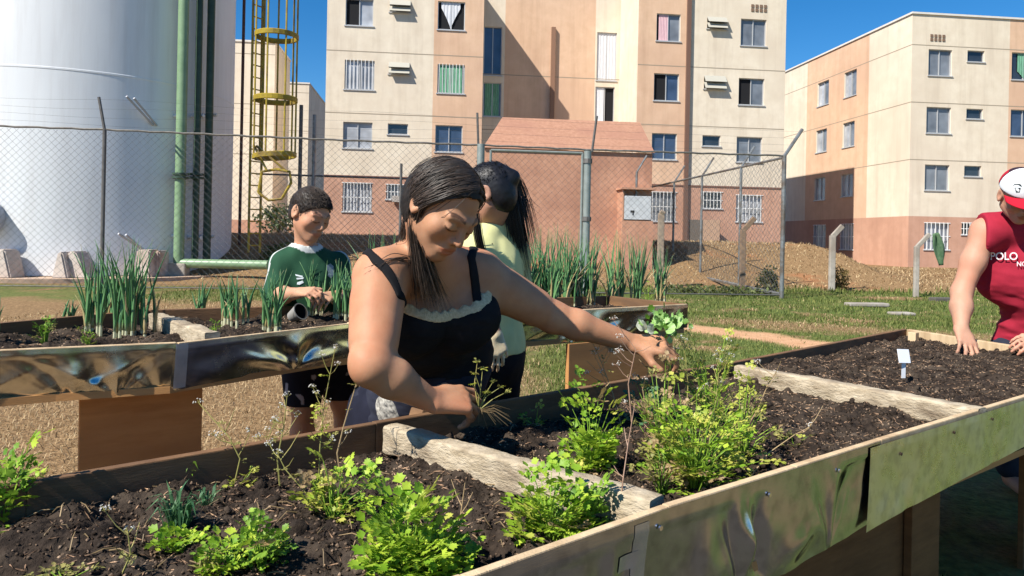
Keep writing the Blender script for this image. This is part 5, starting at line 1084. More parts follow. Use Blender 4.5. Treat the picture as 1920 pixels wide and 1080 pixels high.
# ------------------------------------------------------------------ people: signed distance fields meshed as one surface
class Field:
    def __init__(s, lo, hi, res):
        s.lo = np.asarray(lo, float); s.res = res; s.n = np.ceil((np.asarray(hi) - s.lo) / res).astype(int) + 1
        s.ax = [(s.lo[i] + res * np.arange(s.n[i])).astype(np.float32) for i in range(3)]; s.v = np.full(s.n, .2, np.float32)
    def copy(s):
        o = Field.__new__(Field); o.lo = s.lo; o.res = s.res; o.n = s.n; o.ax = s.ax; o.v = s.v.copy(); return o
    def block(s, lo, hi):
        a = np.clip(np.floor((np.asarray(lo) - s.lo) / s.res).astype(int), 0, s.n); b = np.clip(np.ceil((np.asarray(hi) - s.lo) / s.res).astype(int) + 1, 0, s.n)
        sl = tuple(slice(int(p), int(q)) for p, q in zip(a, b)); X = s.ax[0][sl[0]][:, None, None]; Y = s.ax[1][sl[1]][None, :, None]; Z = s.ax[2][sl[2]][None, None, :]; return sl, X, Y, Z
    def put(s, sl, d, k, mode='add'):
        a = s.v[sl]
        if a.size == 0: return
        if mode == 'add':
            if k <= 0: s.v[sl] = np.minimum(a, d); return
            h = np.clip(.5 + .5 * (d - a) / k, 0, 1); s.v[sl] = (d + (a - d) * h - k * h * (1 - h))
        else:
            h = np.clip(.5 - .5 * (d + a) / k, 0, 1); s.v[sl] = a + (-d - a) * h + k * h * (1 - h)
    def rc(s, a, b, r1, r2, k=.02, mode='add', mg=.06):
        a = np.asarray(a, float); b = np.asarray(b, float); r = max(r1, r2) + mg
        sl, X, Y, Z = s.block(np.minimum(a, b) - r, np.maximum(a, b) + r); ba = (b - a); L2 = ba @ ba + 1e-12
        px, py, pz = X - a[0], Y - a[1], Z - a[2]; h = np.clip((px * ba[0] + py * ba[1] + pz * ba[2]) / L2, 0, 1)
        d = np.sqrt((px - ba[0] * h) ** 2 + (py - ba[1] * h) ** 2 + (pz - ba[2] * h) ** 2) - (r1 + (r2 - r1) * h); s.put(sl, d.astype(np.float32), k, mode)
    def sp(s, c, r, k=.02, mode='add'): s.rc(c, np.asarray(c, float) + [0, 0, 1e-4], r, r, k, mode)
    def el(s, c, R, r, k=.02, mode='add', mg=.06):
        """ellipsoid: R rows = its axes, r = radii"""
        c = np.asarray(c, float); R = np.asarray(R, float); r = np.asarray(r, float); ext = np.sqrt(((R * r[:, None]) ** 2).sum(0)) + mg
        sl, X, Y, Z = s.block(c - ext, c + ext); px, py, pz = X - c[0], Y - c[1], Z - c[2]; q = [(px * R[i, 0] + py * R[i, 1] + pz * R[i, 2]) for i in range(3)]
        k0 = np.sqrt(sum((q[i] / r[i]) ** 2 for i in range(3))); k1 = np.sqrt(sum((q[i] / r[i] ** 2) ** 2 for i in range(3))) + 1e-6
        s.put(sl, (k0 * (k0 - 1) / k1).astype(np.float32), k, mode)
    def region(s, fn): s.v = np.maximum(s.v, fn(s.ax[0][:, None, None], s.ax[1][None, :, None], s.ax[2][None, None, :]).astype(np.float32))
    def sample(s, p):
        g = (np.asarray(p) - s.lo) / s.res; i = np.clip(np.floor(g).astype(int), 0, s.n - 2); f = g - i; r = 0
        for dx in (0, 1):
            for dy in (0, 1):
                for dz in (0, 1): r = r + s.v[i[:, 0] + dx, i[:, 1] + dy, i[:, 2] + dz] * (f[:, 0] if dx else 1 - f[:, 0]) * (f[:, 1] if dy else 1 - f[:, 1]) * (f[:, 2] if dz else 1 - f[:, 2])
        return r
    def project(s, p, d, off=0.0, reach=.4, n=200):
        """first hit of rays p + t d with the level 'off'"""
        p = np.asarray(p, float); d = np.asarray(d, float); t = np.full(len(p), reach); done = np.zeros(len(p), bool)
        for i in range(n):
            q = p + d * (reach * i / n); hit = (s.sample(q) < off) & ~done; t[hit] = reach * i / n; done |= hit
        return p + d * t[:, None]
    def surf(s, iso=0.0):
        v = s.v - iso; ins = v < 0; n = np.array(v.shape)
        c = np.zeros(n - 1, np.uint8)
        for dx in (0, 1):
            for dy in (0, 1):
                for dz in (0, 1): c += ins[dx:n[0] - 1 + dx, dy:n[1] - 1 + dy, dz:n[2] - 1 + dz]
        act = np.argwhere((c > 0) & (c < 8)); ids = np.full(n - 1, -1, np.int32); ids[tuple(act.T)] = np.arange(len(act)); acc = np.zeros((len(act), 3)); cnt = np.zeros(len(act))
        cor = [(a, b, e) for a in (0, 1) for b in (0, 1) for e in (0, 1)]
        for p in cor:
            for ax in range(3):
                if p[ax]: continue
                q = list(p); q[ax] = 1; va = v[act[:, 0] + p[0], act[:, 1] + p[1], act[:, 2] + p[2]]; vb = v[act[:, 0] + q[0], act[:, 1] + q[1], act[:, 2] + q[2]]
                m_ = (va < 0) != (vb < 0); t = np.where(m_, va / np.where(m_, va - vb, 1), 0); pos = np.tile(np.array(p, float), (len(act), 1)); pos[:, ax] += t; acc[m_] += pos[m_]; cnt[m_] += 1
        V = s.lo + s.res * (act + acc / cnt[:, None]); F_ = []
        for ax in range(3):
            o1, o2 = [(1, 2), (2, 0), (0, 1)][ax]; sa = [slice(1, n[i] - 1) for i in range(3)]; sb = list(sa); sa[ax] = slice(0, n[ax] - 1); sb[ax] = slice(1, n[ax])
            A, B = ins[tuple(sa)], ins[tuple(sb)]; e = np.argwhere(A != B)
            if not len(e): continue
            fl = A[tuple(e.T)]; base = e + np.array([0 if i == ax else 1 for i in range(3)])
            def idx(d1, d2):
                b = base.copy(); b[:, o1] -= d1; b[:, o2] -= d2; return ids[tuple(b.T)]
            q = np.stack([idx(1, 1), idx(0, 1), idx(0, 0), idx(1, 0)], 1); q[~fl] = q[~fl][:, ::-1]; F_.append(q)
        return V, np.vstack(F_)
def snap(F_, p):
    p = np.array(p, float)
    for _ in range(12):
        d = F_.sample(p[None])[0]; g = np.array([F_.sample((p + e)[None])[0] - F_.sample((p - e)[None])[0] for e in np.eye(3) * .004]) / .008; p = p - g * d / (g @ g + 1e-6) * .8
    return p
def normals(V, F_):
    a = V[F_[:, 2]] - V[F_[:, 0]]; b = V[F_[:, 3]] - V[F_[:, 1]]; nf = np.cross(a, b); N_ = np.zeros_like(V)
    for i in range(4): np.add.at(N_, F_[:, i], nf)
    return N_ / (np.linalg.norm(N_, axis=1)[:, None] + 1e-12)
def relax(V, F_, it=2, lam=.5):
    for _ in range(it):
        acc = np.zeros_like(V); cnt = np.zeros(len(V))
        for i in range(4):
            np.add.at(acc, F_[:, i], V[F_[:, (i + 1) % 4]] + V[F_[:, (i + 3) % 4]]); np.add.at(cnt, F_[:, i], 2)
        V = V + lam * (acc / cnt[:, None] - V)
    return V
def skin_mat(name, base, dark):
    mt = mat(name, tuple(base), tuple(dark), scale=9, rough=.58, spec=.3, bump=.2, bscale=170, attr=True, dist=.002, c3=tuple(c * q for c, q in zip(base, (1.08, .88, .82))), s3=5); b = mt.node_tree.nodes['Principled BSDF']
    b.inputs['Subsurface Weight'].default_value = .12; b.inputs['Subsurface Radius'].default_value = (.012, .005, .003); b.inputs['Subsurface Scale'].default_value = .6; return mt
def frame(f, up=(0, 0, 1), roll=0):
    f = unit(f); l = unit(np.cross(up, f)); u = np.cross(f, l); l2 = l * math.cos(roll) + u * math.sin(roll); u2 = np.cross(f, l2); return np.stack([l2, f, u2])   # rows: her left, forward, up
class Head:
    def __init__(s, c, R, sc=1.0): s.c = np.asarray(c, float); s.R = R; s.s = sc
    def p(s, x, y, z): return s.c + s.s * (s.R[0] * x + s.R[1] * y + s.R[2] * z)
    def loc(s, V): return ((np.asarray(V) - s.c) @ s.R.T) / s.s
    def build(s, F_, fem=1.0, open_=False):
        k = s.s; R = s.R; E = lambda c, r, kk=.02, m='add': F_.el(s.p(*c), R, np.array(r) * k, kk * k, m)
        E((0, -.014, .028), (.073, .094, .084), .01); E((0, .026, -.032), (.057, .062, .074), .03); F_.sp(s.p(0, .066, -.09), .0185 * k, .025 * k)
        for q in (-1, 1):
            F_.rc(s.p(q * .05, -.002, -.05), s.p(q * .012, .064, -.092), .017 * k, .016 * k, .025 * k); F_.sp(s.p(q * .04, .055, -.022), .025 * k, .022 * k)
            F_.rc(s.p(q * .012, .086, .022), s.p(q * .044, .072, .022), .0105 * k, .009 * k, .016 * k)
        for q in (-1, 1): E((q * .031, .098, .004), (.019, .016, .012), .014, 'sub')
        for q in (-1, 1):
            E((q * .031, .076, .003), (.0165, .0135, .0115), .006); E((q * .031, .0845, -.004), (.014, .006, .0035), .006); F_.rc(s.p(q * .017, .0885, -.0005), s.p(q * .045, .079, -.001), .0022 * k, .0018 * k, .003 * k)
        F_.rc(s.p(0, .088, .012), s.p(0, .1075, -.027), .0075 * k, .0098 * k, .013 * k)
        for q in (-1, 1): F_.sp(s.p(q * .0115, .095, -.0315), .0076 * k, .009 * k)
        for q in (-1, 1): F_.sp(s.p(q * .006, .102, -.0395), .0038 * k, .004 * k, 'sub')
        E((0, .083, -.058), (.026, .014, .018), .015); E((0, .0925, -.0555), (.023, .0085, .0055), .006); E((0, .0915, -.067), (.019, .009, .0065), .006)
        F_.rc(s.p(-.02, .0985, -.0605), s.p(.02, .0985, -.0605), .0022 * k, .0022 * k, .004 * k, 'sub')
        for q in (-1, 1):
            E((q * .077, -.012, -.004), (.0085, .021, .033), .010); E((q * .083, -.006, -.001), (.006, .012, .02), .006, 'sub'); F_.rc(s.p(q * .078, .003, -.018), s.p(q * .079, -.004, -.03), .006 * k, .006 * k, .006 * k)
    def colors(s, V, C, lip=(.62, .34, .32), brow=(.12, .09, .08), lash=.12):
        L = s.loc(V); x, y, z = L[:, 0], L[:, 1], L[:, 2]; ax = np.abs(x); front = y > .05
        def mixc(m_, c): C[:] = C * (1 - m_[:, None]) + np.asarray(c) * m_[:, None]
        mixc(front * .5 * np.exp(-((ax - .036) / .018) ** 2 - ((z + .022) / .016) ** 2), C.mean(0) * [1.12, .82, .75])
        mixc((front * (ax < .025) * (1 - np.clip((np.abs(z + .061) - .011 * (1 - (ax / .027) ** 2)) / .003, 0, 1))).clip(0, 1) * .85, lip)
        zb = .026 + .006 * np.sin(np.clip((ax - .012) / .036, 0, 1) * 2.6); mixc(front * ((ax > .011) & (ax < .05)) * np.clip(1 - (np.abs(z - zb) - .0024) / .002, 0, 1) * .8, brow)
        zl = -.003 - .004 * np.cos((ax - .031) / .016 * 1.4); mixc(front * ((ax > .014) & (ax < .049)) * np.clip(1 - (np.abs(z - zl) - .0016) / .0016, 0, 1) * .95, (lash, lash * .8, lash * .7))
        mixc(front * np.exp(-((ax - .0065) / .004) ** 2 - ((z + .040) / .003) ** 2) * .7, (.15, .08, .06))
def hand(F_, Wp, D, Nn, T, sc=1.0, curls=((50, 45, 30),) * 4, thumb=(.45, .35), spread=.04, nails=None):
    """palm, four unequal bent fingers and a thumb from the side of the palm"""
    D = unit(D); Nn = unit(Nn - D * (np.asarray(Nn) @ D)); T = unit(np.asarray(T) - D * (np.asarray(T) @ D) - Nn * (np.asarray(T) @ Nn)); q = sc
    for i in range(4):
        o = (.030 - i * .0195) * q; F_.rc(Wp + T * o * .55, Wp + D * (.078 - .004 * abs(i - 1)) * q + T * o, .0155 * q, .0115 * q, .012 * q)
    F_.rc(Wp + T * .012 * q, Wp + D * .04 * q + T * .028 * q - Nn * .006 * q, .016 * q, .015 * q, .014 * q)
    lens = ((.040, .025, .019), (.044, .028, .020), (.041, .026, .019), (.032, .020, .016)); tips = []
    for i in range(4):
        o = (.030 - i * .0195) * q; p = Wp + D * (.080 - .005 * abs(i - 1) - (.006 if i == 3 else 0)) * q + T * o; a = 0; d0 = unit(D + T * (1.3 - i) * spread); rr = (.0088, .0091, .0088, .0078)[i] * q
        for j in range(3):
            a += math.radians(curls[i][j]); d = d0 * math.cos(a) - Nn * math.sin(a); e = p + d * lens[i][j] * q; F_.rc(p, e, rr * (1 - .07 * j), rr * (1 - .07 * (j + 1)), .004 * q); p = e
        tips.append((p, d))
    p = Wp + D * .028 * q + T * .034 * q - Nn * .006 * q; dd = unit(D * thumb[0] + T * .75 - Nn * thumb[1]); e = p + dd * .036 * q; F_.rc(p, e, .0125 * q, .0105 * q, .01 * q); d2 = unit(dd + D * .55 - Nn * thumb[1] * .5 - T * .25); e2 = e + d2 * .028 * q; F_.rc(e, e2, .0100 * q, .0085 * q, .004 * q); tips.append((e2, d2)); return tips
def person(name_label, base, cat='person'): return empty('person', base, name_label, cat, 'people working at the planters')
def finish(name, F_, mat_, parent, iso=0.0, colfn=None, disp=None, it=1):
    V, Q = F_.surf(iso); V = relax(V, Q, it)
    if disp is not None: V = V + normals(V, Q) * disp(V)[:, None]
    C = None
    if colfn is not None: C = colfn(V)
    return mesh(name, V, Q, mat_, parent, smooth=True, cols=C)
def strand_mesh(name, strands, r, m, parent, n=4):
    """many tapered tubes in one part, vectorised"""
    k = 10; ts = np.linspace(0, 1, k); Vs = []; Fs = []; nb = 0
    for pts in strands:
        pts = np.asarray(pts, float); s = np.linspace(0, 1, len(pts)); P_ = np.stack([np.interp(ts, s, pts[:, i]) for i in range(3)], 1)
        P_[1:-1] = (P_[:-2] + 2 * P_[1:-1] + P_[2:]) / 4; P_[1:-1] = (P_[:-2] + 2 * P_[1:-1] + P_[2:]) / 4
        T = np.gradient(P_, axis=0); T /= np.linalg.norm(T, axis=1)[:, None] + 1e-9; u = np.cross(T, [.3, .5, .81]); u /= np.linalg.norm(u, axis=1)[:, None] + 1e-9; w_ = np.cross(T, u); rr = r * np.minimum(1, (1.02 - ts) * 3) * np.minimum(1, .5 + ts * 3)
        a = 2 * np.pi * np.arange(n) / n; V = P_[:, None] + (u[:, None] * np.cos(a)[None, :, None] + w_[:, None] * np.sin(a)[None, :, None]) * rr[:, None, None]; Vs.append(V.reshape(-1, 3)); i = np.arange(k - 1)[:, None] * n; j = np.arange(n)[None, :]; j2 = (j + 1) % n
        Fs.append(np.stack([i + j, i + j2, i + n + j2, i + n + j], -1).reshape(-1, 4) + nb); nb += k * n
    return mesh(name, np.vstack(Vs), np.vstack(Fs), m, parent, smooth=True)
def hair_mat(name, c1, c2, rough=.38):
    return mat(name, c1, c2, scale=60, rough=rough, spec=.4, detail=3)
def strand_mat(name, c1, c2, rough=.4):
    mt = mat(name, c1, rough=rough, spec=.45); nt = mt.node_tree; g = N(nt, 'ShaderNodeNewGeometry'); r = N(nt, 'ShaderNodeValToRGB'); r.color_ramp.elements[0].color = (*c1, 1); r.color_ramp.elements[1].color = (*c2, 1); nt.links.new(g.outputs['Random Per Island'], r.inputs[0]); nt.links.new(r.outputs[0], nt.nodes['Principled BSDF'].inputs['Base Color']); return mt
HAIRS = strand_mat('brown_hair_strands', (.006, .0045, .0035), (.085, .058, .043), .5)
HAIRBS = strand_mat('boy_hair_strands', (.01, .007, .005), (.07, .045, .03), .6); HAIRGS = strand_mat('black_hair_strands', (.003, .003, .004), (.02, .018, .02), .4)
HAIRB = hair_mat('black_brown_hair', (.006, .0045, .004), (.018, .012, .009), .7); HAIRG = hair_mat('black_hair', (.003, .003, .004), (.008, .008, .012), .5); HAIRBOY = hair_mat('boy_hair', (.012, .008, .006), (.03, .019, .013), .55)
def cap_field(hd, infl, keep, lo, hi, res, noise=.0):
    f = Field(lo, hi, res); k = hd.s; f.el(hd.p(0, -.014, .028), hd.R, np.array((.073, .094, .084)) * k + infl, .01); f.el(hd.p(0, -.04, -.02), hd.R, np.array((.066, .06, .07)) * k + infl * .8, .02)
    def reg(X, Y, Z):
        dx, dy, dz = X - hd.c[0], Y - hd.c[1], Z - hd.c[2]; l = [(dx * hd.R[i, 0] + dy * hd.R[i, 1] + dz * hd.R[i, 2]) / hd.s for i in range(3)]; return keep(*l)
    f.region(reg); return f
SKINW = skin_mat('woman_skin', (.47, .245, .14), (.37, .175, .095)); SKINB = skin_mat('boy_skin', (.52, .295, .185), (.44, .23, .14)); SKINM = skin_mat('man_skin', (.5, .28, .19), (.42, .22, .14)); SKING = skin_mat('girl_skin', (.4, .22, .15), (.33, .17, .11))
def cloth_mat(name, c1, c2, bump=.25, attr=False, rough=.85): return mat(name, c1, c2, scale=14, rough=rough, spec=.15, bump=bump, bscale=420, attr=attr, dist=.0012)

# ================================================================== the woman
UB = U1; FD = -V1                     # along the planter, and the way she faces
wp = P(785, 790, 2.22); woman = person('woman in black camisole bending over the near planter, one arm stretched to a lettuce sprig', wp * [1, 1, 0])
Fw_ = Field((-.47, 1.40, .60), (.50, 2.46, 1.46), .0034)
axs = np.stack([UB, FD, [0, 0, 1]])
J = dict(hip=P(775, 785, 2.24), waist=P(815, 705, 2.10), chest=P(812, 600, 1.97), neck=P(806, 498, 1.86), rs=P(711, 524, 1.74), ls=P(903, 522, 1.96), re=P(697, 686, 1.60), rw=P(806, 750, 1.67), le=P(1036, 594, 2.04), lw=P(1186, 643, 2.08))
spine = unit(J['chest'] - J['waist']); ax2 = np.stack([UB, unit(np.cross(spine, UB) * -1), spine]); 
if ax2[1] @ FD < 0: ax2[1] *= -1
Fw_.el(J['hip'], axs, (.195, .16, .17), .02); Fw_.el(J['waist'], ax2, (.150, .118, .15), .05); Fw_.el(J['chest'], ax2, (.152, .112, .15), .05)
Fw_.rc(J['rs'] + UB * .045 - FD * .035, J['ls'] - UB * .045 - FD * .035, .056, .056, .06); Fw_.rc(J['chest'] - FD * .05, J['neck'] - FD * .03, .10, .07, .06)
for px, py, Y in ((779, 612, 1.845), (876, 606, 1.90)):
    c = P(px, py, Y); Fw_.el(c, ax2, (.068, .062, .066), .022); Fw_.rc(c + [0, 0, .01], c + [0, 0, .085] - FD * .05, .055, .04, .05)
for q in (-1, 1): Fw_.rc(J['neck'] + UB * q * .03 - FD * .02 + [0, 0, .02], (J['ls'] if q > 0 else J['rs']) - UB * q * .01 + [0, 0, .018], .042, .045, .05)
tors = Fw_.copy()
hw = Head(P(831, 389, 1.735), frame(unit([.57, -.53, -.66]), roll=math.radians(-8)), .94)
Fw_.rc(J['neck'], hw.p(0, -.02, -.06), .056, .05, .03)
hw.build(Fw_)
Fw_.rc(J['rs'], J['re'], .060, .042, .045); Fw_.rc(lerp(J['rs'], J['re'], .3), lerp(J['rs'], J['re'], .72), .0545, .0485, .03); Fw_.sp(J['re'] - unit(J['rw'] - J['re']) * .006, .041, .02); Fw_.sp(J['re'] - unit(J['rw'] - J['re']) * .03 + [0, 0, .004], .018, .02)
Fw_.rc(J['re'], lerp(J['re'], J['rw'], .35), .040, .0425, .02); Fw_.rc(lerp(J['re'], J['rw'], .35), J['rw'], .0425, .0255, .02)
Fw_.rc(J['ls'], J['le'], .059, .039, .045); Fw_.rc(lerp(J['ls'], J['le'], .3), lerp(J['ls'], J['le'], .72), .052, .045, .03); Fw_.sp(J['le'], .039, .02)
Fw_.rc(J['le'], lerp(J['le'], J['lw'], .3), .039, .040, .02); Fw_.rc(lerp(J['le'], J['lw'], .3), J['lw'], .040, .0245, .02)
hand(Fw_, J['rw'] + unit(P(850, 757, 1.71) - J['rw']) * .012, P(862, 748, 1.71) - J['rw'], (-.12, -.66, .74), (.2, .6, .75), 1.06, curls=((18, 52, 32), (26, 58, 36), (36, 58, 36), (46, 55, 36)), thumb=(.8, .45), spread=.07)
hand(Fw_, J['lw'] + unit(P(1240, 650, 2.07) - J['lw']) * .01, P(1245, 648, 2.06) - J['lw'], (.1, -.55, .82), (.1, -.75, -.55), .98, curls=((28, 50, 35), (38, 55, 35), (46, 55, 35), (55, 55, 35)), thumb=(.75, .5), spread=.06)
def wcol(V):
    C = np.ones((len(V), 3)) * (1, 1, 1); hw.colors(V, C, lip=(.95, .62, .6), brow=(.13, .12, .13), lash=.1)
    fz = fbm(V[:, 0] * 30, V[:, 1] * 30, V[:, 2] * 30, oct=3, seed=5)[:, None] * np.array([.07, .11, .13]); C *= 1 + fz
    for pt__ in (P(882, 770, 1.74), P(1258, 650, 2.06)): C *= 1 - (np.clip(1.6 - np.linalg.norm(V - pt__, axis=1) / .04, 0, 1) * np.clip(.45 + fbm(V[:, 0] * 90, V[:, 1] * 90, V[:, 2] * 90, oct=3, seed=6), 0, 1) * .6)[:, None]
    for nm in ('re', 'le'): C *= 1 - .12 * np.exp(-((V - J[nm]) ** 2).sum(1) / .03 ** 2)[:, None] * [.4, 1, 1]
    return C
bodyw = finish('body', Fw_, SKINW, woman, colfn=wcol)
BLACKC = cloth_mat('black_camisole', (.008, .008, .009), (.016, .015, .017)); LACE = mat('lace_trim', (.72, .58, .36), (.5, .38, .22), scale=160, rough=.9, bump=.8, bscale=260, dist=.002); NAVY = cloth_mat('charcoal_navy', (.016, .018, .03), (.028, .03, .046)); NAVYP = cloth_mat('navy_trousers', (.008, .009, .017), (.015, .016, .03))
cN = P(836, 600, 1.80); 
def cc_of(X, Y): return (X - cN[0]) * UB[0] + (Y - cN[1]) * UB[1]
def ff_of(X, Y): return (X - cN[0]) * FD[0] + (Y - cN[1]) * FD[1]
def zneck(X, Y): c = cc_of(X, Y); return cN[2] + .024 * np.minimum((c / .09) ** 2, 3.0) + np.where(ff_of(X, Y) < -.16, .0, 0)
def seg_reg(pts, r):
    def fn(X, Y, Z):
        d = None
        for a, b in zip(pts[:-1], pts[1:]):
            ba = b - a; h = np.clip(((X - a[0]) * ba[0] + (Y - a[1]) * ba[1] + (Z - a[2]) * ba[2]) / (ba @ ba), 0, 1); e = np.sqrt((X - a[0] - ba[0] * h) ** 2 + (Y - a[1] - ba[1] * h) ** 2 + (Z - a[2] - ba[2] * h) ** 2) - r; d = e if d is None else np.minimum(d, e)
        return d
    return fn
zbot = P(820, 700, 2.0)[2]
top = tors.copy(); top.v -= .0055; top.region(lambda X, Y, Z: np.maximum(Z - zneck(X, Y), (zbot - .02) - Z)); finish('camisole', top, BLACKC, woman, disp=lambda V: fbm(V[:, 0] * 14, V[:, 1] * 14, V[:, 2] * 34, oct=3, seed=3) * .0028 + fbm(V[:, 0] * 5, V[:, 1] * 5, V[:, 2] * 9, oct=2, seed=8) * .003)
for pix, tail in (([(760, 584), (748, 552), (738, 528), (724, 505), (706, 489)], [(-.02, .05, .0), (.03, .16, -.06), (.07, .24, -.17)]), ([(896, 570), (892, 540), (888, 512), (883, 484)], [(.0, .05, .01), (-.02, .13, -.05), (-.05, .2, -.16)])):
    d_ = np.array([ray(*q) for q in pix]); d_ /= np.linalg.norm(d_, axis=1)[:, None]; pts = list(Fw_.project(CAMP + d_ * 1.5, d_, 0, 1.0, 500)); pts += [snap(Fw_, pts[-1] + np.array(t)) for t in tail]
    st = Fw_.copy(); st.v -= .005; st.region(seg_reg(pts, .0118)); finish('strap', st, BLACKC, woman)
lace = tors.copy(); lace.v -= .0062; lace.region(lambda X, Y, Z: np.maximum(np.maximum(Z - (zneck(X, Y) + .019 + .004 * np.sin(cc_of(X, Y) * 240)), zneck(X, Y) - .008 - Z), -.12 - ff_of(X, Y))); finish('lace_trim', lace, LACE, woman)
low = tors.copy(); low.v -= .008; low.region(lambda X, Y, Z: Z - (zbot - .003)); finish('waistband', low, NAVY, woman, disp=lambda V: fbm(V[:, 0] * 10, V[:, 1] * 10, V[:, 2] * 28, oct=3, seed=13) * .004)
tr = Field((-.75, 1.85, -.03), (.2, 2.75, .84), .008)
tr.el(J['hip'], axs, (.203, .168, .18), .02)
for q in (-1, 1):
    hp = J['hip'] + UB * q * .095 + [0, 0, -.06]; kn = np.array([hp[0], hp[1], .43]) + FD * .02; an = np.array([hp[0], hp[1], .06]) - FD * .03; tr.rc(hp, kn, .105, .075, .04); tr.rc(kn, an, .075, .06, .03)
finish('trousers', tr, NAVYP, woman, disp=lambda V: fbm(V[:, 0] * 8, V[:, 1] * 8, V[:, 2] * 12, oct=3, seed=23) * .008)
SHOE = mat('dark_shoe', (.03, .03, .035), rough=.7)
for q in (-1, 1):
    an = J['hip'] + UB * q * .095; sh = Field((an[0] - .2, an[1] - .2, -.01), (an[0] + .2, an[1] + .2, .12), .007); b = np.array([an[0], an[1], .04]); sh.rc(b - FD * .06, b + FD * .13, .04, .035, .02); sh.region(lambda X, Y, Z: .006 - Z); finish('shoe', sh, SHOE, woman)
pt_ = tors.copy(); pt_.v -= .013; pr = [P(722, 752, 2.1), P(716, 800, 2.1)]; pt_.region(seg_reg([P(728, 765, 2.02), P(738, 800, 2.02)], .04)); PATT = mat('patterned_cloth', (.06, .06, .06), (.6, .57, .5), scale=70, rough=.9, detail=2); finish('patterned_hem', pt_, PATT, woman)
# her hair: a shell plus strands combed from the parting
def keepw(x, y, z):
    yh = np.where(z > .0, .012 + np.clip(z / .08, 0, 1) * .05, -.026 + 0 * z); d = y - yh; d = np.where(z > .08, np.minimum(d, .0 - (z - .08)), d); return np.maximum(d, -(z + .115) + 0 * x)
cf = cap_field(hw, .0075, keepw, hw.c - .19, hw.c + .19, .003)
cf2 = Field(hw.c - .19, hw.c + .19, .003); cf2.v = np.minimum(cf.v, cf2.v); cf2.rc(hw.p(-.028, -.060, .0), P(794, 452, 1.79), .036, .024, .04); cf2.rc(P(794, 452, 1.79), P(780, 500, 1.86), .024, .018, .03); cf = cf2
hshell = finish('hair', cf, HAIRB, woman, disp=lambda V: fbm(hw.loc(V)[:, 0] * 30, hw.loc(V)[:, 1] * 130, hw.loc(V)[:, 2] * 30, oct=3, seed=9) * .002)
rg = random.Random(3); strands = []
er = np.array((.073, .094, .084)) + .0085
def onskull(x, y, z, off=0.0):
    v = np.array([x / er[0], (y + .014) / er[1], (z - .028) / er[2]]); v /= np.linalg.norm(v); return np.array([v[0] * (er[0] + off), v[1] * (er[1] + off) - .014, v[2] * (er[2] + off) + .028])
hang = [P(786, 478, 1.735), P(797, 520, 1.755), P(806, 556, 1.775), P(812, 588, 1.79)]; back = [P(786, 470, 1.83), P(772, 520, 1.92), P(762, 580, 2.0)]
for i in range(3000):
    side = -1 if rg.random() < .68 else 1; f_ = rg.random(); yp = .066 - .155 * f_ + rg.gauss(0, .004); lift = rg.choice((0, .001, .002, .004, .006, .008)) + .003 * math.sin(f_ * 31 + side) + rg.uniform(0, .0015)
    p0 = onskull(.014 + .004 * math.sin(yp * 60) + side * .001, yp, .11, lift * .3); wob = rg.gauss(0, .007); pts = [p0]
    yt = .024 - .085 * f_ + wob; ye = -.028 - .045 * f_ + wob
    for x, y, z in ((.035, yp * .95, .1), (.062, lerp(yp, yt, .35), .078), (.079, lerp(yp, yt, .8), .045), (.084, yt, .018 - .012 * f_)):
        pts.append(onskull(.014 + side * (x - .0) if side < 0 else x + .01, y, z, lift))
    pts.append(onskull(side * .082, lerp(yt, ye, .6), -.008, lift + .003)); pts.append(onskull(side * .078, ye, -.035, lift + .006)); w_ = [hw.p(*q) for q in pts]
    if side < 0 and rg.random() < (.42 if f_ < .45 else .16):
        j = np.array([rg.gauss(0, .010), rg.gauss(0, .012), 0]); m_ = rg.choice((2, 3, 3, 4)); ph_ = f_ * 9 + rg.gauss(0, .5); w_ += [h_ + j * (1 + .4 * q) + np.array([.007 * math.sin(ph_ + q * 2.2), .004 * math.cos(ph_ + q * 2), rg.gauss(0, .008)]) for q, h_ in enumerate(hang[:m_])]
    else:
        j = np.array([rg.gauss(0, .018), rg.gauss(0, .016), 0]); w_ += [h_ + j * (1 + .3 * q) for q, h_ in enumerate(back[:rg.choice((1, 2, 3))])]
    strands.append(w_)
for i in range(70):       # wisps round the temple and over the ear
    x0 = -.05 - rg.random() * .02; q_ = rg.random() * .02; pts = [onskull(.012, .06 - q_, .1, .001), onskull(-.035, .066 - q_, .085, .003), onskull(-.062, .05 - q_, .05, .003), onskull(-.08, .012 - q_ * .5, .016 + rg.random() * .012, .005), onskull(-.075, -.045, -.02, .004)]; strands.append([hw.p(*q) for q in pts])
for i in range(14):       # flyaways over the shoulder
    a = P(770 + rg.uniform(-8, 8), 490 + rg.uniform(-10, 14), 1.75); b = P(690 + rg.uniform(-14, 22), 508 + rg.uniform(-16, 22), 1.675 + rg.uniform(-.005, .01)); strands.append([a, (a + b) / 2 + [0, -.012, .012 + rg.uniform(-.004, .006)], b])
strand_mesh('hair_strands', strands, .00095, HAIRS, hshell)
sf = []
for i in range(150):      # loose flyaway hairs lifting off the head
    a_ = rg.uniform(-1.5, 1.5); y_ = rg.uniform(-.08, .05); o_ = rg.uniform(.004, .016); p_ = [onskull(.014 + math.sin(a_) * .06, y_, .1, .001)]
    for t in (.35, .7, 1): p_.append(onskull(math.sin(a_ * (.5 + t * .8)) * .085, y_ - .05 * t, .11 - .12 * t, .002 + o_ * t + rg.gauss(0, .002)))
    sf.append([hw.p(*q) for q in p_])
strand_mesh('flyaway_hair', sf, .0006, HAIRS, hshell)
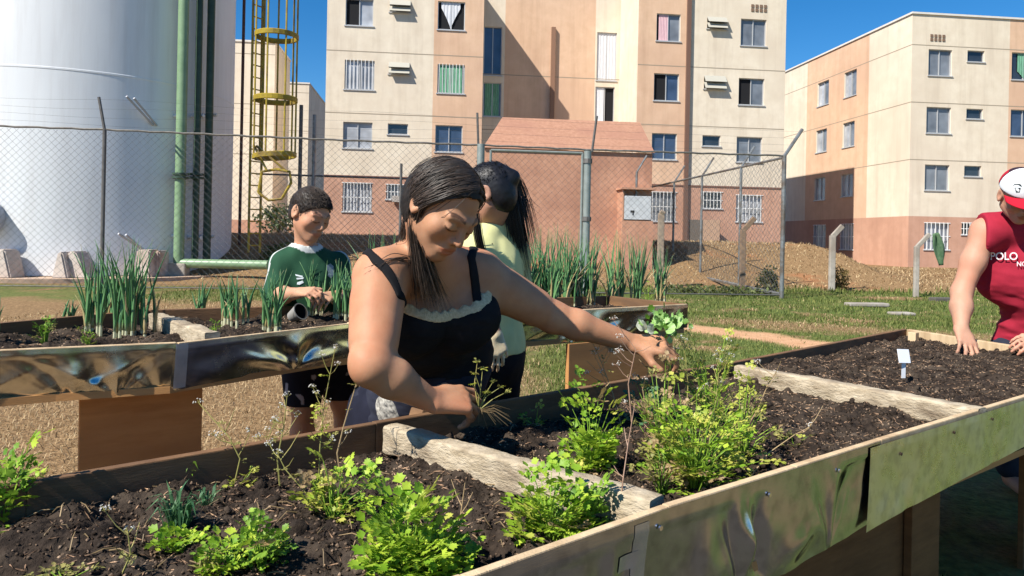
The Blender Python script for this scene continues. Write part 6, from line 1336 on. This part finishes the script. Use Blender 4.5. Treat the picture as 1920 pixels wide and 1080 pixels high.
# what she holds
b = P(897, 770, 1.745); e = empty('uprooted_plant', b, 'small flowering herb with roots pinched in the woman\'s digging hand', 'herb plant'); lv = Leaves(); mb = MB(); rr_ = random.Random(8)
for px, py, yy in ((890, 700, 0), (905, 690, .01), (925, 715, .02), (940, 725, .02), (885, 720, -.01), (912, 735, .01), (895, 678, 0), (950, 735, .03)):
    t = P(px, py, 1.745 + yy); mb.col = lerp(*DULL, rr_.random()); mb.tube([b, (b + t) / 2 + [rr_.uniform(-.01, .01), 0, .005], t], [.0016, .0012, .0006], 4)
    for q in range(3):
        d = unit([rr_.uniform(-1, 1), rr_.uniform(-1, 1), rr_.uniform(-.2, 1)]); compound(lv, t - d * .004, d, (0, 0, 1), rr_.uniform(.009, .016), YELL if rr_.random() < .5 else DULL, rr_)
mb.build('stems', STEMM, e, colors=True); lv.build('foliage', e); mb = MB()
for q in range(26):
    a_ = rr_.uniform(0, 6.28); t = b + np.array([.03 + rr_.uniform(-.03, .05), rr_.uniform(-.03, .03), rr_.uniform(-.045, .0)]); mb.col = lerp(*STRAW, rr_.random()) * .6; mb.tube([b, (b + t) / 2 + [0, 0, .012], t], [.001, .0007, .0003], 3)
mb.build('roots', STEMM, e, colors=True)
b = P(1250, 648, 2.06); e = empty('lettuce_sprig', b, 'pale green lettuce leaves held up in the woman\'s outstretched hand', 'lettuce')
def frill(c, d, n, size, col, seed):
    """a frilly lettuce leaf, a cupped sheet with a wavy rim"""
    r = random.Random(seed); d = unit(d); y = unit(np.cross(n, d)); n = np.cross(d, y); V = []; C = []; nu, nv_ = 12, 15
    for i in range(nu):
        for j in range(nv_):
            u = i / (nu - 1); v = (j / (nv_ - 1) - .5) * 2; w_ = .5 * math.sin(min(1, u * 1.05) * math.pi * .62) ** .8; wave = math.sin(v * 11 + seed) * .07 * u * abs(v) + math.sin(u * 9 + v * 3 + seed) * .05 * abs(v); V.append(c + size * (d * u * (1 - .12 * v * v) + y * v * w_ + n * (.25 * v * v * w_ * 2 + wave - .3 * u * u))); C.append(lerp(col[0], col[1], min(1, max(0, .3 + .7 * u + .25 * math.sin(j * 2.1 + i)))) if abs(v) > .12 else np.array((.5, .6, .36)))
    Fq = [[i * nv_ + j, i * nv_ + j + 1, (i + 1) * nv_ + j + 1, (i + 1) * nv_ + j] for i in range(nu - 1) for j in range(nv_ - 1)]; return V, Fq, C
V = []; Fq = []; C = []
for i, (px, py, sz, yy, m_) in enumerate(((1240, 600, .040, .0, 0), (1266, 606, .038, -.02, 0), (1206, 612, .034, .0, 1), (1222, 618, .03, -.03, 1), (1254, 616, .034, -.04, 0))):
    t = P(px, py, 2.06 + yy); out_ = unit(t - b + np.array([rr_.uniform(-.05, .05), rr_.uniform(-.06, .02), rr_.uniform(-.03, .03)])); v_, f_, c_ = frill(t - out_ * sz * .5, out_, unit([rr_.uniform(-1, 1), -.7, rr_.uniform(-.6, .8)]), sz, (PALEG_, ((.45, .5, .4), (.62, .66, .55)), MID)[m_], i * 3.7); Fq += [[k + len(V) for k in q] for q in f_]; V += v_; C += c_
lv = Leaves()
for i in range(60):
    t = P(rr_.gauss(1246, 22), rr_.gauss(604, 13), 2.06 + rr_.uniform(-.04, .03)); d = unit(t - b + np.array([rr_.uniform(-.05, .05) for _ in range(3)])); lv.add(t, d, unit([rr_.uniform(-1, 1), -.8, rr_.uniform(-.3, 1)]), rr_.uniform(.014, .026), lerp(PALEG_[0], PALEG_[1], rr_.random()) if rr_.random() < .8 else np.array(MID[0]))
lv.build('small_leaves', e)
mesh('leaves', V, Fq, HERB, e, smooth=True, cols=C); mb = MB()
for q in range(14):
    t = b + np.array([rr_.uniform(-.01, .05), rr_.uniform(-.03, .02), rr_.uniform(-.07, -.01)]); mb.col = (.1, .07, .05); mb.tube([b, (b + t) / 2, t], [.0012, .0009, .0004], 3)
mb.build('roots', STEMM, e, colors=True)

# ================================================================== the boy
def body_limb(F_, pts, rs, k=.03):
    for (p, q), (r1, r2) in zip(zip(pts[:-1], pts[1:]), zip(rs[:-1], rs[1:])): F_.rc(p, q, r1, r2, k)
YB = 3.28; bp = P(580, 700, YB + .03); boy = person('boy in green white trimmed football shirt standing behind the farther planter', bp * [1, 1, 0])
Fb = Field((-1.35, 2.75, -.01), (-.50, 3.75, 1.47), .0062); fdb = unit([.5, -.86, 0]); ub = np.array([-fdb[1], fdb[0], 0]); axb = np.stack([ub, fdb, [0, 0, 1]])
hb_ = Head(P(582, 400, YB - .03), frame(unit([.72, -.54, -.44]), roll=math.radians(-4)), .97)
B_ = dict(neck=P(573, 466, YB + .02), chest=P(580, 530, YB + .03), hip=P(596, 680, YB + .05), rs=P(532, 499, YB - .02), ls=P(630, 499, YB + .11), re=P(512, 556, YB - .09), rw=P(563, 549, YB - .25), le=P(648, 562, YB + .02), lw=P(622, 556, YB - .16))
Fb.el(B_['chest'], axb, (.135, .085, .15), .02); Fb.el(B_['hip'] + [0, 0, .03], axb, (.128, .085, .14), .05); Fb.rc(B_['chest'], B_['hip'], .085, .085, .04); Fb.rc(B_['rs'], B_['ls'], .044, .044, .04)
for k_ in ('rs', 'ls'): Fb.rc(B_['neck'], B_[k_], .035, .04, .04)
torb = Fb.copy(); Fb.rc(B_['neck'] - [0, 0, .02], hb_.p(0, -.022, -.06), .042, .041, .02); hb_.build(Fb)
body_limb(Fb, [B_['rs'], B_['re'], lerp(B_['re'], B_['rw'], .4), B_['rw']], [.042, .033, .033, .022]); body_limb(Fb, [B_['ls'], B_['le'], lerp(B_['le'], B_['lw'], .4), B_['lw']], [.042, .033, .033, .022])
hand(Fb, B_['rw'], P(592, 546, YB - .3) - B_['rw'], (0, -.5, .8), (.2, .6, .5), .82, curls=((40, 45, 25),) * 4); hand(Fb, B_['lw'], P(598, 560, YB - .27) - B_['lw'], (.3, -.4, .8), (-.2, -.7, .3), .82, curls=((40, 45, 25),) * 4)
rl = [P(568, 700, YB + .04), P(568, 762, YB + .0), P(566, 880, YB + .06)]; rl[2][2] = .07; ll = [P(628, 700, YB + .12), P(640, 752, YB + .14), P(668, 850, YB + .3)]; ll[2][2] = .08
for l_ in (rl, ll): body_limb(Fb, [B_['hip'] * [0, 0, 0] + l_[0], l_[1], lerp(l_[1], l_[2], .3), l_[2]], [.07, .047, .048, .032])
for l_ in (rl, ll): Fb.rc(l_[2] + [0, 0, -.03], l_[2] + fdb * .12 + [0, 0, -.04], .03, .022, .02)
def bcol(V):
    C = np.ones((len(V), 3)); hb_.colors(V, C, lip=(.95, .68, .64), brow=(.16, .14, .15), lash=.14); return C
finish('body', Fb, SKINB, boy, colfn=bcol)
shb = torb.copy(); shb.rc(B_['rs'], lerp(B_['rs'], B_['re'], .9), .047, .05, .03); shb.rc(B_['ls'], lerp(B_['ls'], B_['le'], .8), .047, .05, .03); shb.v -= .008
nk = B_['neck'] + [0, 0, .012]; ztail = P(596, 688, YB)[2]
shb.region(lambda X, Y, Z: np.maximum(.058 - np.sqrt((X - nk[0]) ** 2 + (Y - nk[1]) ** 2 + ((Z - nk[2] - .03) * .8) ** 2), ztail - Z))
def scol(V):
    C = np.tile(np.array([.022, .075, .04]), (len(V), 1)); d = np.sqrt((V[:, 0] - nk[0]) ** 2 + (V[:, 1] - nk[1]) ** 2 + ((V[:, 2] - nk[2] - .03) * .8) ** 2); C[d < .080] = (.6, .62, .6)
    for k_, e_ in (('rs', 're'), ('ls', 'le')):
        o = B_[k_] + [0, 0, .06]; ax_ = B_[e_] - B_['neck']; ax_ = unit(np.array([ax_[0], ax_[1], 0])); t = (V - B_['neck']) @ ax_; sdir = np.cross(ax_, [0, 0, 1]); u = (V - B_[k_]) @ unit(sdir); m_ = (np.abs(u - (-.0 if k_ == 'rs' else 0)) < .0065) & (t > .07) & ((V[:, 2] > B_[e_][2] - .02)) & (((V - B_[k_]) @ unit(np.cross(sdir, B_[e_] - B_[k_]))) * (1) * np.sign(unit(np.cross(sdir, B_[e_] - B_[k_]))[2] + 1e-6) > -.01); C[m_] = (.6, .62, .6)
    return C
GREENS = cloth_mat('green_football_shirt', (1, 1, 1), (.8, .8, .8), attr=True); shirt_b = finish('shirt', shb, GREENS, boy, colfn=scol, disp=lambda V: fbm(V[:, 0] * 9, V[:, 1] * 9, V[:, 2] * 6, oct=3, seed=31) * .010)
so_ = torb.copy(); so_.rc(rl[0] + [0, 0, .05], rl[1] + [0, 0, .02], .085, .066, .03); so_.rc(ll[0] + [0, 0, .05], ll[1] + [0, 0, .035], .085, .068, .03); so_.v -= .013; zk = P(570, 757, YB)[2]; so_.region(lambda X, Y, Z: np.maximum(Z - ztail - .02, zk - Z))
def shcol(V):
    C = np.tile(np.array([.010, .012, .022]), (len(V), 1)); n_ = vnoise(V[:, 0] * 26, V[:, 1] * 26, V[:, 2] * 26, 77); C[n_ > .55] = (.35, .36, .42); return C
finish('shorts', so_, cloth_mat('dark_floral_shorts', (1, 1, 1), (.85, .85, .85), attr=True), boy, colfn=shcol)
def on_surf(F_, px, py, off): d = np.array([ray(px, py)]); d /= np.linalg.norm(d); return F_.project(CAMP + d * 2.4, d, off, 2.0, 800)[0]
CRW = mat('print_white', (.6, .65, .66), rough=.8)
def print_marks(F_, polys, off, parent, name, m):
    mb = MB()
    for poly in polys:
        pts = [on_surf(F_, x, y, off) + np.array([0, -.004, 0]) for x, y in poly]; mb.add(pts, [tuple(range(len(pts)))])
    return mb.build(name, m, parent)
print_marks(shb, [[(554, 514), (568, 517), (568, 520), (555, 517)], [(556, 521), (570, 520), (569, 523), (557, 524)]], 0, shirt_b, 'print', CRW)
print_marks(shb, [[(558, 529), (568, 526), (570, 530), (562, 534), (557, 533)]], 0, shirt_b, 'print', CRW)
print_marks(shb, [[(612, 498), (620, 494), (626, 499), (626, 516), (621, 522), (614, 516)]], 0, shirt_b, 'crest', mat('crest', (.35, .38, .42), (.12, .2, .2), scale=60, rough=.8))
def keepb(x, y, z):
    yh = np.where(z > .0, .018 + np.clip(z / .075, 0, 1) * .07, -.03 + 0 * z); d = y - yh; d = np.where(z > .062, np.minimum(d, .062 - z), d); return np.maximum(d, -(z + .055) + 0 * x)
cb = cap_field(hb_, .0055, keepb, hb_.c - .17, hb_.c + .17, .0035); hbo = finish('hair', cb, HAIRBOY, boy, disp=lambda V: fbm(V[:, 0] * 130, V[:, 1] * 130, V[:, 2] * 130, oct=3, seed=19) * .0015)
ss = []; rg = random.Random(6)
for i in range(3400):
    v = unit([rg.gauss(0, 1), rg.gauss(0, 1), rg.gauss(.4, 1)]); q = np.array([v[0] * .079, v[1] * .1 - .014, v[2] * .09 + .028]); yh = .018 + min(1, max(0, q[2] / .075)) * .07 if q[2] > 0 else -.03
    if (q[1] > yh - .004 and q[2] < .066) or q[2] < -.045: continue
    n_ = unit([v[0] / .079, v[1] / .1, v[2] / .09]); L = .012 if q[2] < .05 else .018; t = q + n_ * L * .22 + np.array([rg.uniform(-.2, .2), .75 if q[2] > .05 else -.25, -.3 if q[2] > .05 else -.8]) * L * .9; ss.append([hb_.p(*q), hb_.p(*((q + t) / 2 + n_ * .002)), hb_.p(*t)])
strand_mesh('hair_strands', ss, .0009, HAIRBS, hbo, 3)
# the pot in front of him
pc = P(554, 590, 3.02); e = empty('plant_pot', pc * [1, 1, 1], 'small tipped plastic pot with a dark mouth in front of the boy', 'pot'); aim = unit([.75, -.4, .45]); x_ = unit(np.cross(aim, [0, 0, 1])); y_ = np.cross(x_, aim); V = []; prof = [(-.09, .0), (-.09, .04), (0, .062), (.006, .066), (.006, .058), (-.03, .052), (-.082, .036), (-.082, 0)]
for t, r in prof:
    for j in range(28): V.append(pc + aim * (t * .6 + .03) + (x_ * math.cos(j * 2 * math.pi / 28) + y_ * math.sin(j * 2 * math.pi / 28)) * r * .55)
fq = [[i * 28 + j, i * 28 + (j + 1) % 28, (i + 1) * 28 + (j + 1) % 28, (i + 1) * 28 + j] for i in range(len(prof) - 1) for j in range(28)]; mo = [1 if i >= 4 else 0 for i in range(len(prof) - 1) for j in range(28)]
autosmooth(mesh('pot_shell', V, fq, None, e, mats=[mat('grey_pot', (.3, .29, .27), (.2, .19, .17), scale=12, rough=.8), mat('pot_inside', (.012, .01, .009), rough=.9)], midx=mo), 50)

# ================================================================== the girl
YG = 2.72; gp = P(925, 640, YG); girl = person('girl in pale yellow shirt with black hair, seen from behind between the planters', gp * [1, 1, 0])
Fg = Field((-.52, 2.25, -.01), (.30, 3.15, 1.55), .0062); fdg = unit([-.80, .55, 0]); ug = np.array([-fdg[1], fdg[0], 0]); axg = np.stack([ug, fdg, [0, 0, 1]])
hg = Head(P(917, 363, YG - .06), frame(unit([-.9, .25, -.33]), roll=math.radians(0)), .92)
G_ = dict(neck=P(916, 424, YG - .01), chest=P(918, 520, YG), hip=P(912, 655, YG + .02), rs=P(955, 478, YG + .10), ls=P(880, 478, YG - .10), re=P(968, 570, YG + .10), le=P(885, 580, YG - .16), lw=P(930, 640, YG - .22), rw=P(955, 640, YG + .0))
Fg.el(G_['chest'], axg, (.125, .095, .16), .02); Fg.el(G_['hip'], axg, (.145, .12, .15), .05); Fg.rc(G_['chest'], G_['hip'], .095, .1, .04); Fg.rc(G_['rs'], G_['ls'], .045, .045, .04)
for k_ in ('rs', 'ls'): Fg.rc(G_['neck'], G_[k_], .036, .042, .04)
torg = Fg.copy(); Fg.rc(G_['neck'] - [0, 0, .02], hg.p(0, -.022, -.06), .043, .042, .02); hg.build(Fg)
G_['lw'] = P(928, 628, YG - .2); G_['le'] = P(905, 560, YG - .18)
body_limb(Fg, [G_['ls'], G_['le'], G_['lw']], [.044, .035, .024]); body_limb(Fg, [G_['rs'], G_['re'], G_['rw']], [.044, .036, .025])
hand(Fg, G_['lw'], P(938, 668, YG - .2) - G_['lw'], (.3, -.9, .1), (-.8, -.3, .1), .84, curls=((18, 22, 15), (20, 25, 15), (24, 28, 18), (28, 30, 20)), spread=.09); hand(Fg, G_['rw'], [0, 0, -1], (.8, -.4, 0), (-.5, -.8, 0), .82, curls=((20, 25, 15),) * 4)
for q in (-1, 1):
    h0 = G_['hip'] + ug * q * .075; h1 = np.array([h0[0], h0[1], .42]); h2 = np.array([h0[0], h0[1], .07]); body_limb(Fg, [h0, h1, h2], [.075, .05, .035]); Fg.rc(h2 - [0, 0, .03], h2 + fdg * .13 - [0, 0, .04], .03, .022, .02)
def gcol(V): C = np.ones((len(V), 3)); hg.colors(V, C); gl = (V - G_['lw']) @ unit(P(938, 668, YG - .2) - G_['lw']); m_ = (gl > -.01) & (np.linalg.norm(V - G_['lw'], axis=1) < .2); C[m_] = (2.0, 3.2, 3.2); return C
finish('body', Fg, SKING, girl, colfn=gcol)
YEL = cloth_mat('pale_yellow_shirt', (.70, .68, .33), (.62, .6, .28)); sg = torg.copy(); sg.rc(G_['rs'], lerp(G_['rs'], G_['re'], .9), .055, .056, .03); sg.rc(G_['ls'], lerp(G_['ls'], G_['le'], .9), .055, .056, .03); sg.v -= .016; ng = G_['neck'] + [0, 0, .02]; zg2 = P(930, 662, YG)[2]
sg.region(lambda X, Y, Z: np.maximum(.055 - np.sqrt((X - ng[0]) ** 2 + (Y - ng[1]) ** 2 + (Z - ng[2] - .03) ** 2), zg2 - Z)); finish('shirt', sg, YEL, girl, disp=lambda V: fbm(V[:, 0] * 8, V[:, 1] * 8, V[:, 2] * 5, oct=3, seed=51) * .012)
pg = torg.copy()
for q in (-1, 1): h0 = G_['hip'] + ug * q * .075; pg.rc(h0, np.array([h0[0], h0[1], .42]), .085, .065, .03); pg.rc(np.array([h0[0], h0[1], .42]), np.array([h0[0], h0[1], .10]), .065, .055, .03)
pg.v -= .01; pg.region(lambda X, Y, Z: Z - zg2 - .03); finish('trousers', pg, cloth_mat('black_trousers', (.006, .006, .009), (.012, .012, .016)), girl, disp=lambda V: fbm(V[:, 0] * 9, V[:, 1] * 9, V[:, 2] * 8, oct=3, seed=61) * .006)
def keepg(x, y, z): yh = np.where(z > 0, .0 + np.clip(z / .075, 0, 1) * .075, -.02 + 0 * z); d = y - yh; d = np.where(z > .074, np.minimum(d, .074 - z), d); return np.maximum(d, -(z + .10) + 0 * x)
cg = cap_field(hg, .007, keepg, hg.c - .24, hg.c + .24, .0035); 
tie = hg.p(0, -.105, .03); cg.sp(tie, .03, .02); hgs = finish('hair', cg, HAIRG, girl, disp=lambda V: fbm(V[:, 0] * 40, V[:, 1] * 40, V[:, 2] * 40, oct=3, seed=29) * .0012)
ss = []; rg = random.Random(9)
for i in range(1500):
    yaw = rg.uniform(0, 6.28); st_ = hg.p(math.cos(yaw) * .06, .04 + .03 * math.sin(yaw * 2), .08 * abs(math.sin(yaw)) + .03); er2 = np.array((.073, .094, .084)) + .008 + rg.random() * .006; v = unit([rg.gauss(0, 1), rg.gauss(.3, .7), abs(rg.gauss(.3, .8))]); p0 = np.array([v[0] * er2[0], v[1] * er2[1] - .014, v[2] * er2[2] + .028])
    if p0[1] > .05 and p0[2] < .07: continue
    ends = [(952, 330, .02), (968, 365, .03), (976, 420, .04), (982, 470, .04)] if rg.random() < .35 else [(945, 335, .0), (957, 385, -.01), (962, 430, .0), (968, 470, .03), (980, 530, .05)]
    if rg.random() < .1: ends = [(955, 330, .0), (962, 370, -.02), (968, 392, -.03), (981, 398, -.03)]
    j = np.array([rg.gauss(0, .016), rg.gauss(0, .018), rg.gauss(0, .008)]); m_ = rg.randint(2, len(ends)); w_ = [hg.p(*p0), hg.p(*(p0 * .45 + np.array([0, -.098, .035]) * .62)), tie + j * .4] + [P(x, y, YG + dy) + j * (1 + .15 * q) for q, (x, y, dy) in enumerate(ends[:m_])]; ss.append(w_)
for i in range(60):
    j = np.array([rg.gauss(0, .007), rg.gauss(0, .006), 0]); ss.append([P(893, 400, YG - .2) + j, P(896, 440, YG - .19) + j, P(903, 470, YG - .17) + j, P(915, 492, YG - .14) + j * .5])
strand_mesh('hair_strands', ss, .0013, HAIRGS, hgs, 4)
mb = MB(); pk = [on_surf(sg, x, y, -.004) for x, y in ((942, 432), (934, 445), (925, 455))]; mb.tube([p - [0, .006, 0] for p in pk], .0016, 4); c = on_surf(sg, 922, 463, 0); mb.box(c - [0, .006, 0], unit([1, .4, .5]), unit([-.4, 1, 0]), unit(np.cross(unit([1, .4, .5]), unit([-.4, 1, 0]))), .008, .004, .013, .003); mb.build('pendant', mat('pendant', (.05, .035, .025), rough=.4), girl)

# ================================================================== the man
YM = 3.70; mp = P(1925, 700, YM + .1); man = person('man in crimson sleeveless shirt and red white cap at the planter\'s far end', mp * [1, 1, 0])
Fm = Field((1.95, 3.15, -.01), (3.35, 4.35, 1.78), .0062); fdm = unit([-.22, -.97, 0]); um = np.array([-fdm[1], fdm[0], 0]); axm = np.stack([um, fdm, [0, 0, 1]])
hm = Head(P(1911, 366, YM - .14), frame(unit([-.12, -.80, -.58]), roll=math.radians(2)), 1.03)
M_ = dict(neck=P(1922, 420, YM), chest=P(1932, 500, YM + .02), hip=P(1938, 660, YM + .1), rs=P(1846, 434, YM + .0), ls=P(2012, 432, YM + .02), re=P(1803, 548, YM - .02), rw=P(1802, 618, YM - .14), le=P(2040, 560, YM - .05), lw=P(1945, 640, YM - .26))
Fm.el(M_['chest'] - um * .02, axm, (.215, .118, .22), .02); Fm.el(M_['hip'], axm, (.17, .115, .18), .05); Fm.rc(M_['chest'], M_['hip'], .12, .12, .05); Fm.rc(M_['rs'] + um * .05, M_['ls'] - um * .05, .06, .06, .05)
for k_ in ('rs', 'ls'): Fm.rc(M_['neck'], M_[k_], .055, .06, .05)
torm = Fm.copy(); Fm.rc(M_['neck'] - [0, 0, .02], hm.p(0, -.02, -.06), .058, .056, .02); hm.build(Fm)
body_limb(Fm, [M_['rs'], lerp(M_['rs'], M_['re'], .5), M_['re'], lerp(M_['re'], M_['rw'], .4), M_['rw']], [.062, .055, .045, .047, .030]); body_limb(Fm, [M_['ls'], lerp(M_['ls'], M_['le'], .5), M_['le'], lerp(M_['le'], M_['lw'], .4), M_['lw']], [.064, .06, .052, .05, .034])
hand(Fm, M_['rw'], P(1818, 654, YM - .23) - M_['rw'], (.1, -.75, .5), (.85, .1, .1), 1.12, curls=((10, 24, 16), (12, 26, 18), (14, 28, 18), (18, 30, 20)), spread=.09, thumb=(.9, .5)); hand(Fm, M_['lw'], P(1912, 636, YM - .33) - M_['lw'], (.1, -.6, .8), (-.2, -.8, .1), 1.08, curls=((24, 40, 25),) * 4)
for q in (-1, 1):
    h0 = M_['hip'] + um * q * .09; h1 = np.array([h0[0], h0[1], .48]); h2 = np.array([h0[0], h0[1], .08]); body_limb(Fm, [h0, h1, h2], [.09, .06, .042]); Fm.rc(h2 - [0, 0, .03], h2 + fdm * .16 - [0, 0, .045], .04, .028, .02)
def mcol(V): C = np.ones((len(V), 3)); hm.colors(V, C, brow=(.12, .1, .1)); return C
finish('body', Fm, SKINM, man, colfn=mcol)
CRIM = cloth_mat('crimson_shirt', (.36, .022, .045), (.29, .016, .034)); sm = torm.copy(); sm.rc(M_['rs'], M_['rs'] + (M_['re'] - M_['rs']) * .12, .068, .064, .03); sm.v -= .016; nm = M_['neck'] + [0, 0, .03]; zt_ = P(1860, 634, YM)[2]
arm_c = [lerp(M_['rs'], M_['re'], .02), lerp(M_['ls'], M_['le'], .02)]
sm.region(lambda X, Y, Z: np.maximum(np.maximum(.072 - np.sqrt((X - nm[0]) ** 2 + (Y - nm[1]) ** 2 + ((Z - nm[2]) * .8) ** 2), zt_ - .1 - Z), np.maximum(-((X - M_['rs'][0]) * um[0] + (Y - M_['rs'][1]) * um[1]) - .015, ((X - M_['ls'][0]) * um[0] + (Y - M_['ls'][1]) * um[1]) - .015)))
mshirt = finish('shirt', sm, CRIM, man, disp=lambda V: fbm(V[:, 0] * 5 + V[:, 2] * 5, V[:, 1] * 5, V[:, 2] * 13, oct=3, seed=71) * .013 * sstep(-V[:, 2], -1.2, -.95) + fbm(V[:, 0] * 9, V[:, 1] * 9, V[:, 2] * 5, oct=2, seed=72) * .004)
tm = torm.copy()
for q in (-1, 1): h0 = M_['hip'] + um * q * .09; tm.rc(h0, np.array([h0[0], h0[1], .48]), .10, .078, .03); tm.rc(np.array([h0[0], h0[1], .48]), np.array([h0[0], h0[1], .12]), .078, .065, .03)
tm.v -= .008; tm.region(lambda X, Y, Z: Z - zt_ - .03); finish('trousers', tm, cloth_mat('dark_jeans', (.02, .025, .04), (.035, .04, .06)), man)
# lettering on the shirt
def words(txt, px, py, hpx_, F_, parent, m, Y0, shear=0):
    cu = bpy.data.curves.new('t', 'FONT'); cu.body = txt; cu.size = 1; cu.offset = .012; ob = bpy.data.objects.new('t', cu); COL.objects.link(ob); dg = bpy.context.evaluated_depsgraph_get(); me = bpy.data.meshes.new_from_object(ob.evaluated_get(dg)); bpy.data.objects.remove(ob); bm = bmesh.new(); bm.from_mesh(me)
    bmesh.ops.triangulate(bm, faces=bm.faces[:]); bmesh.ops.subdivide_edges(bm, edges=bm.edges[:], cuts=2); v = np.array([q.co[:] for q in bm.verts]); bm.verts.index_update(); f = [[q.index for q in fc.verts] for fc in bm.faces]; bm.free()
    k = hpx_ / .73; d = np.array([ray(px + x * k, py - y * k) for x, y, _ in v]); d /= np.linalg.norm(d, axis=1)[:, None]; V = F_.project(CAMP + d * (Y0 - .6), d, .0, 1.5, 700) - d * .016; return mesh('lettering', V, f, m, parent)
LETW = mat('shirt_lettering', (.72, .68, .68), rough=.8)
words('POLO', 1856, 487, 14.5, sm, mshirt, LETW, YM); words('NO', 1906, 499, 9, sm, mshirt, LETW, YM)
print_marks(sm, [[(1899, 468), (1905, 474), (1912, 470), (1914, 488), (1908, 494), (1900, 486)]], -.012, mshirt, 'emblem', LETW)
# cap
cp = Field(hm.c - .24, hm.c + .24, .0035); cp.el(hm.p(0, -.010, .038), hm.R, (.088, .106, .092), .01); cp.region(lambda X, Y, Z: -((X - hm.c[0]) * hm.R[2, 0] + (Y - hm.c[1]) * hm.R[2, 1] + (Z - hm.c[2]) * hm.R[2, 2] - .036))
def capcol(V):
    L = hm.loc(V); C = np.tile(np.array([.42, .012, .03]), (len(V), 1)); C[(L[:, 1] > -.035)] = (.68, .7, .72); C[(L[:, 2] > .100) & (L[:, 1] < -.035)] = (.03, .02, .03); C[(np.abs(L[:, 1] + .037) < .004)] = (.05, .02, .03); return C
capo = finish('cap', cp, cloth_mat('cap_cloth', (1, 1, 1), (.92, .92, .92), attr=True, bump=.15), man, colfn=capcol)
V = []; fq = []
for i in range(21):
    a = math.radians(-68 + 136 * i / 20); 
    for j in range(8):
        t = j / 7; r = .0; x = math.sin(a) * (.088 + .004 * t); y0 = -.010 + math.cos(a) * .105; yl = y0 + (.075 * math.cos(a * .95) ** .8) * t; V.append(hm.p(x, yl, .040 - .012 * t - .020 * (x / .088) ** 2))
for i in range(20):
    for j in range(7): fq.append([i * 8 + j, i * 8 + j + 1, (i + 1) * 8 + j + 1, (i + 1) * 8 + j])
br_ = mesh('brim', V, fq, cloth_mat('brim_cloth', (.5, .012, .03), (.42, .01, .025), bump=.15), capo, smooth=True); br_.modifiers.new('t', 'SOLIDIFY').thickness = .004
EMB = mat('cap_emblem', (.02, .03, .03), rough=.8)
print_marks(cp, [[(1897, 350), (1901, 345), (1912, 345), (1916, 350)], [(1901, 352), (1913, 352), (1911, 361), (1904, 361)]], 0, capo, 'emblem', EMB)
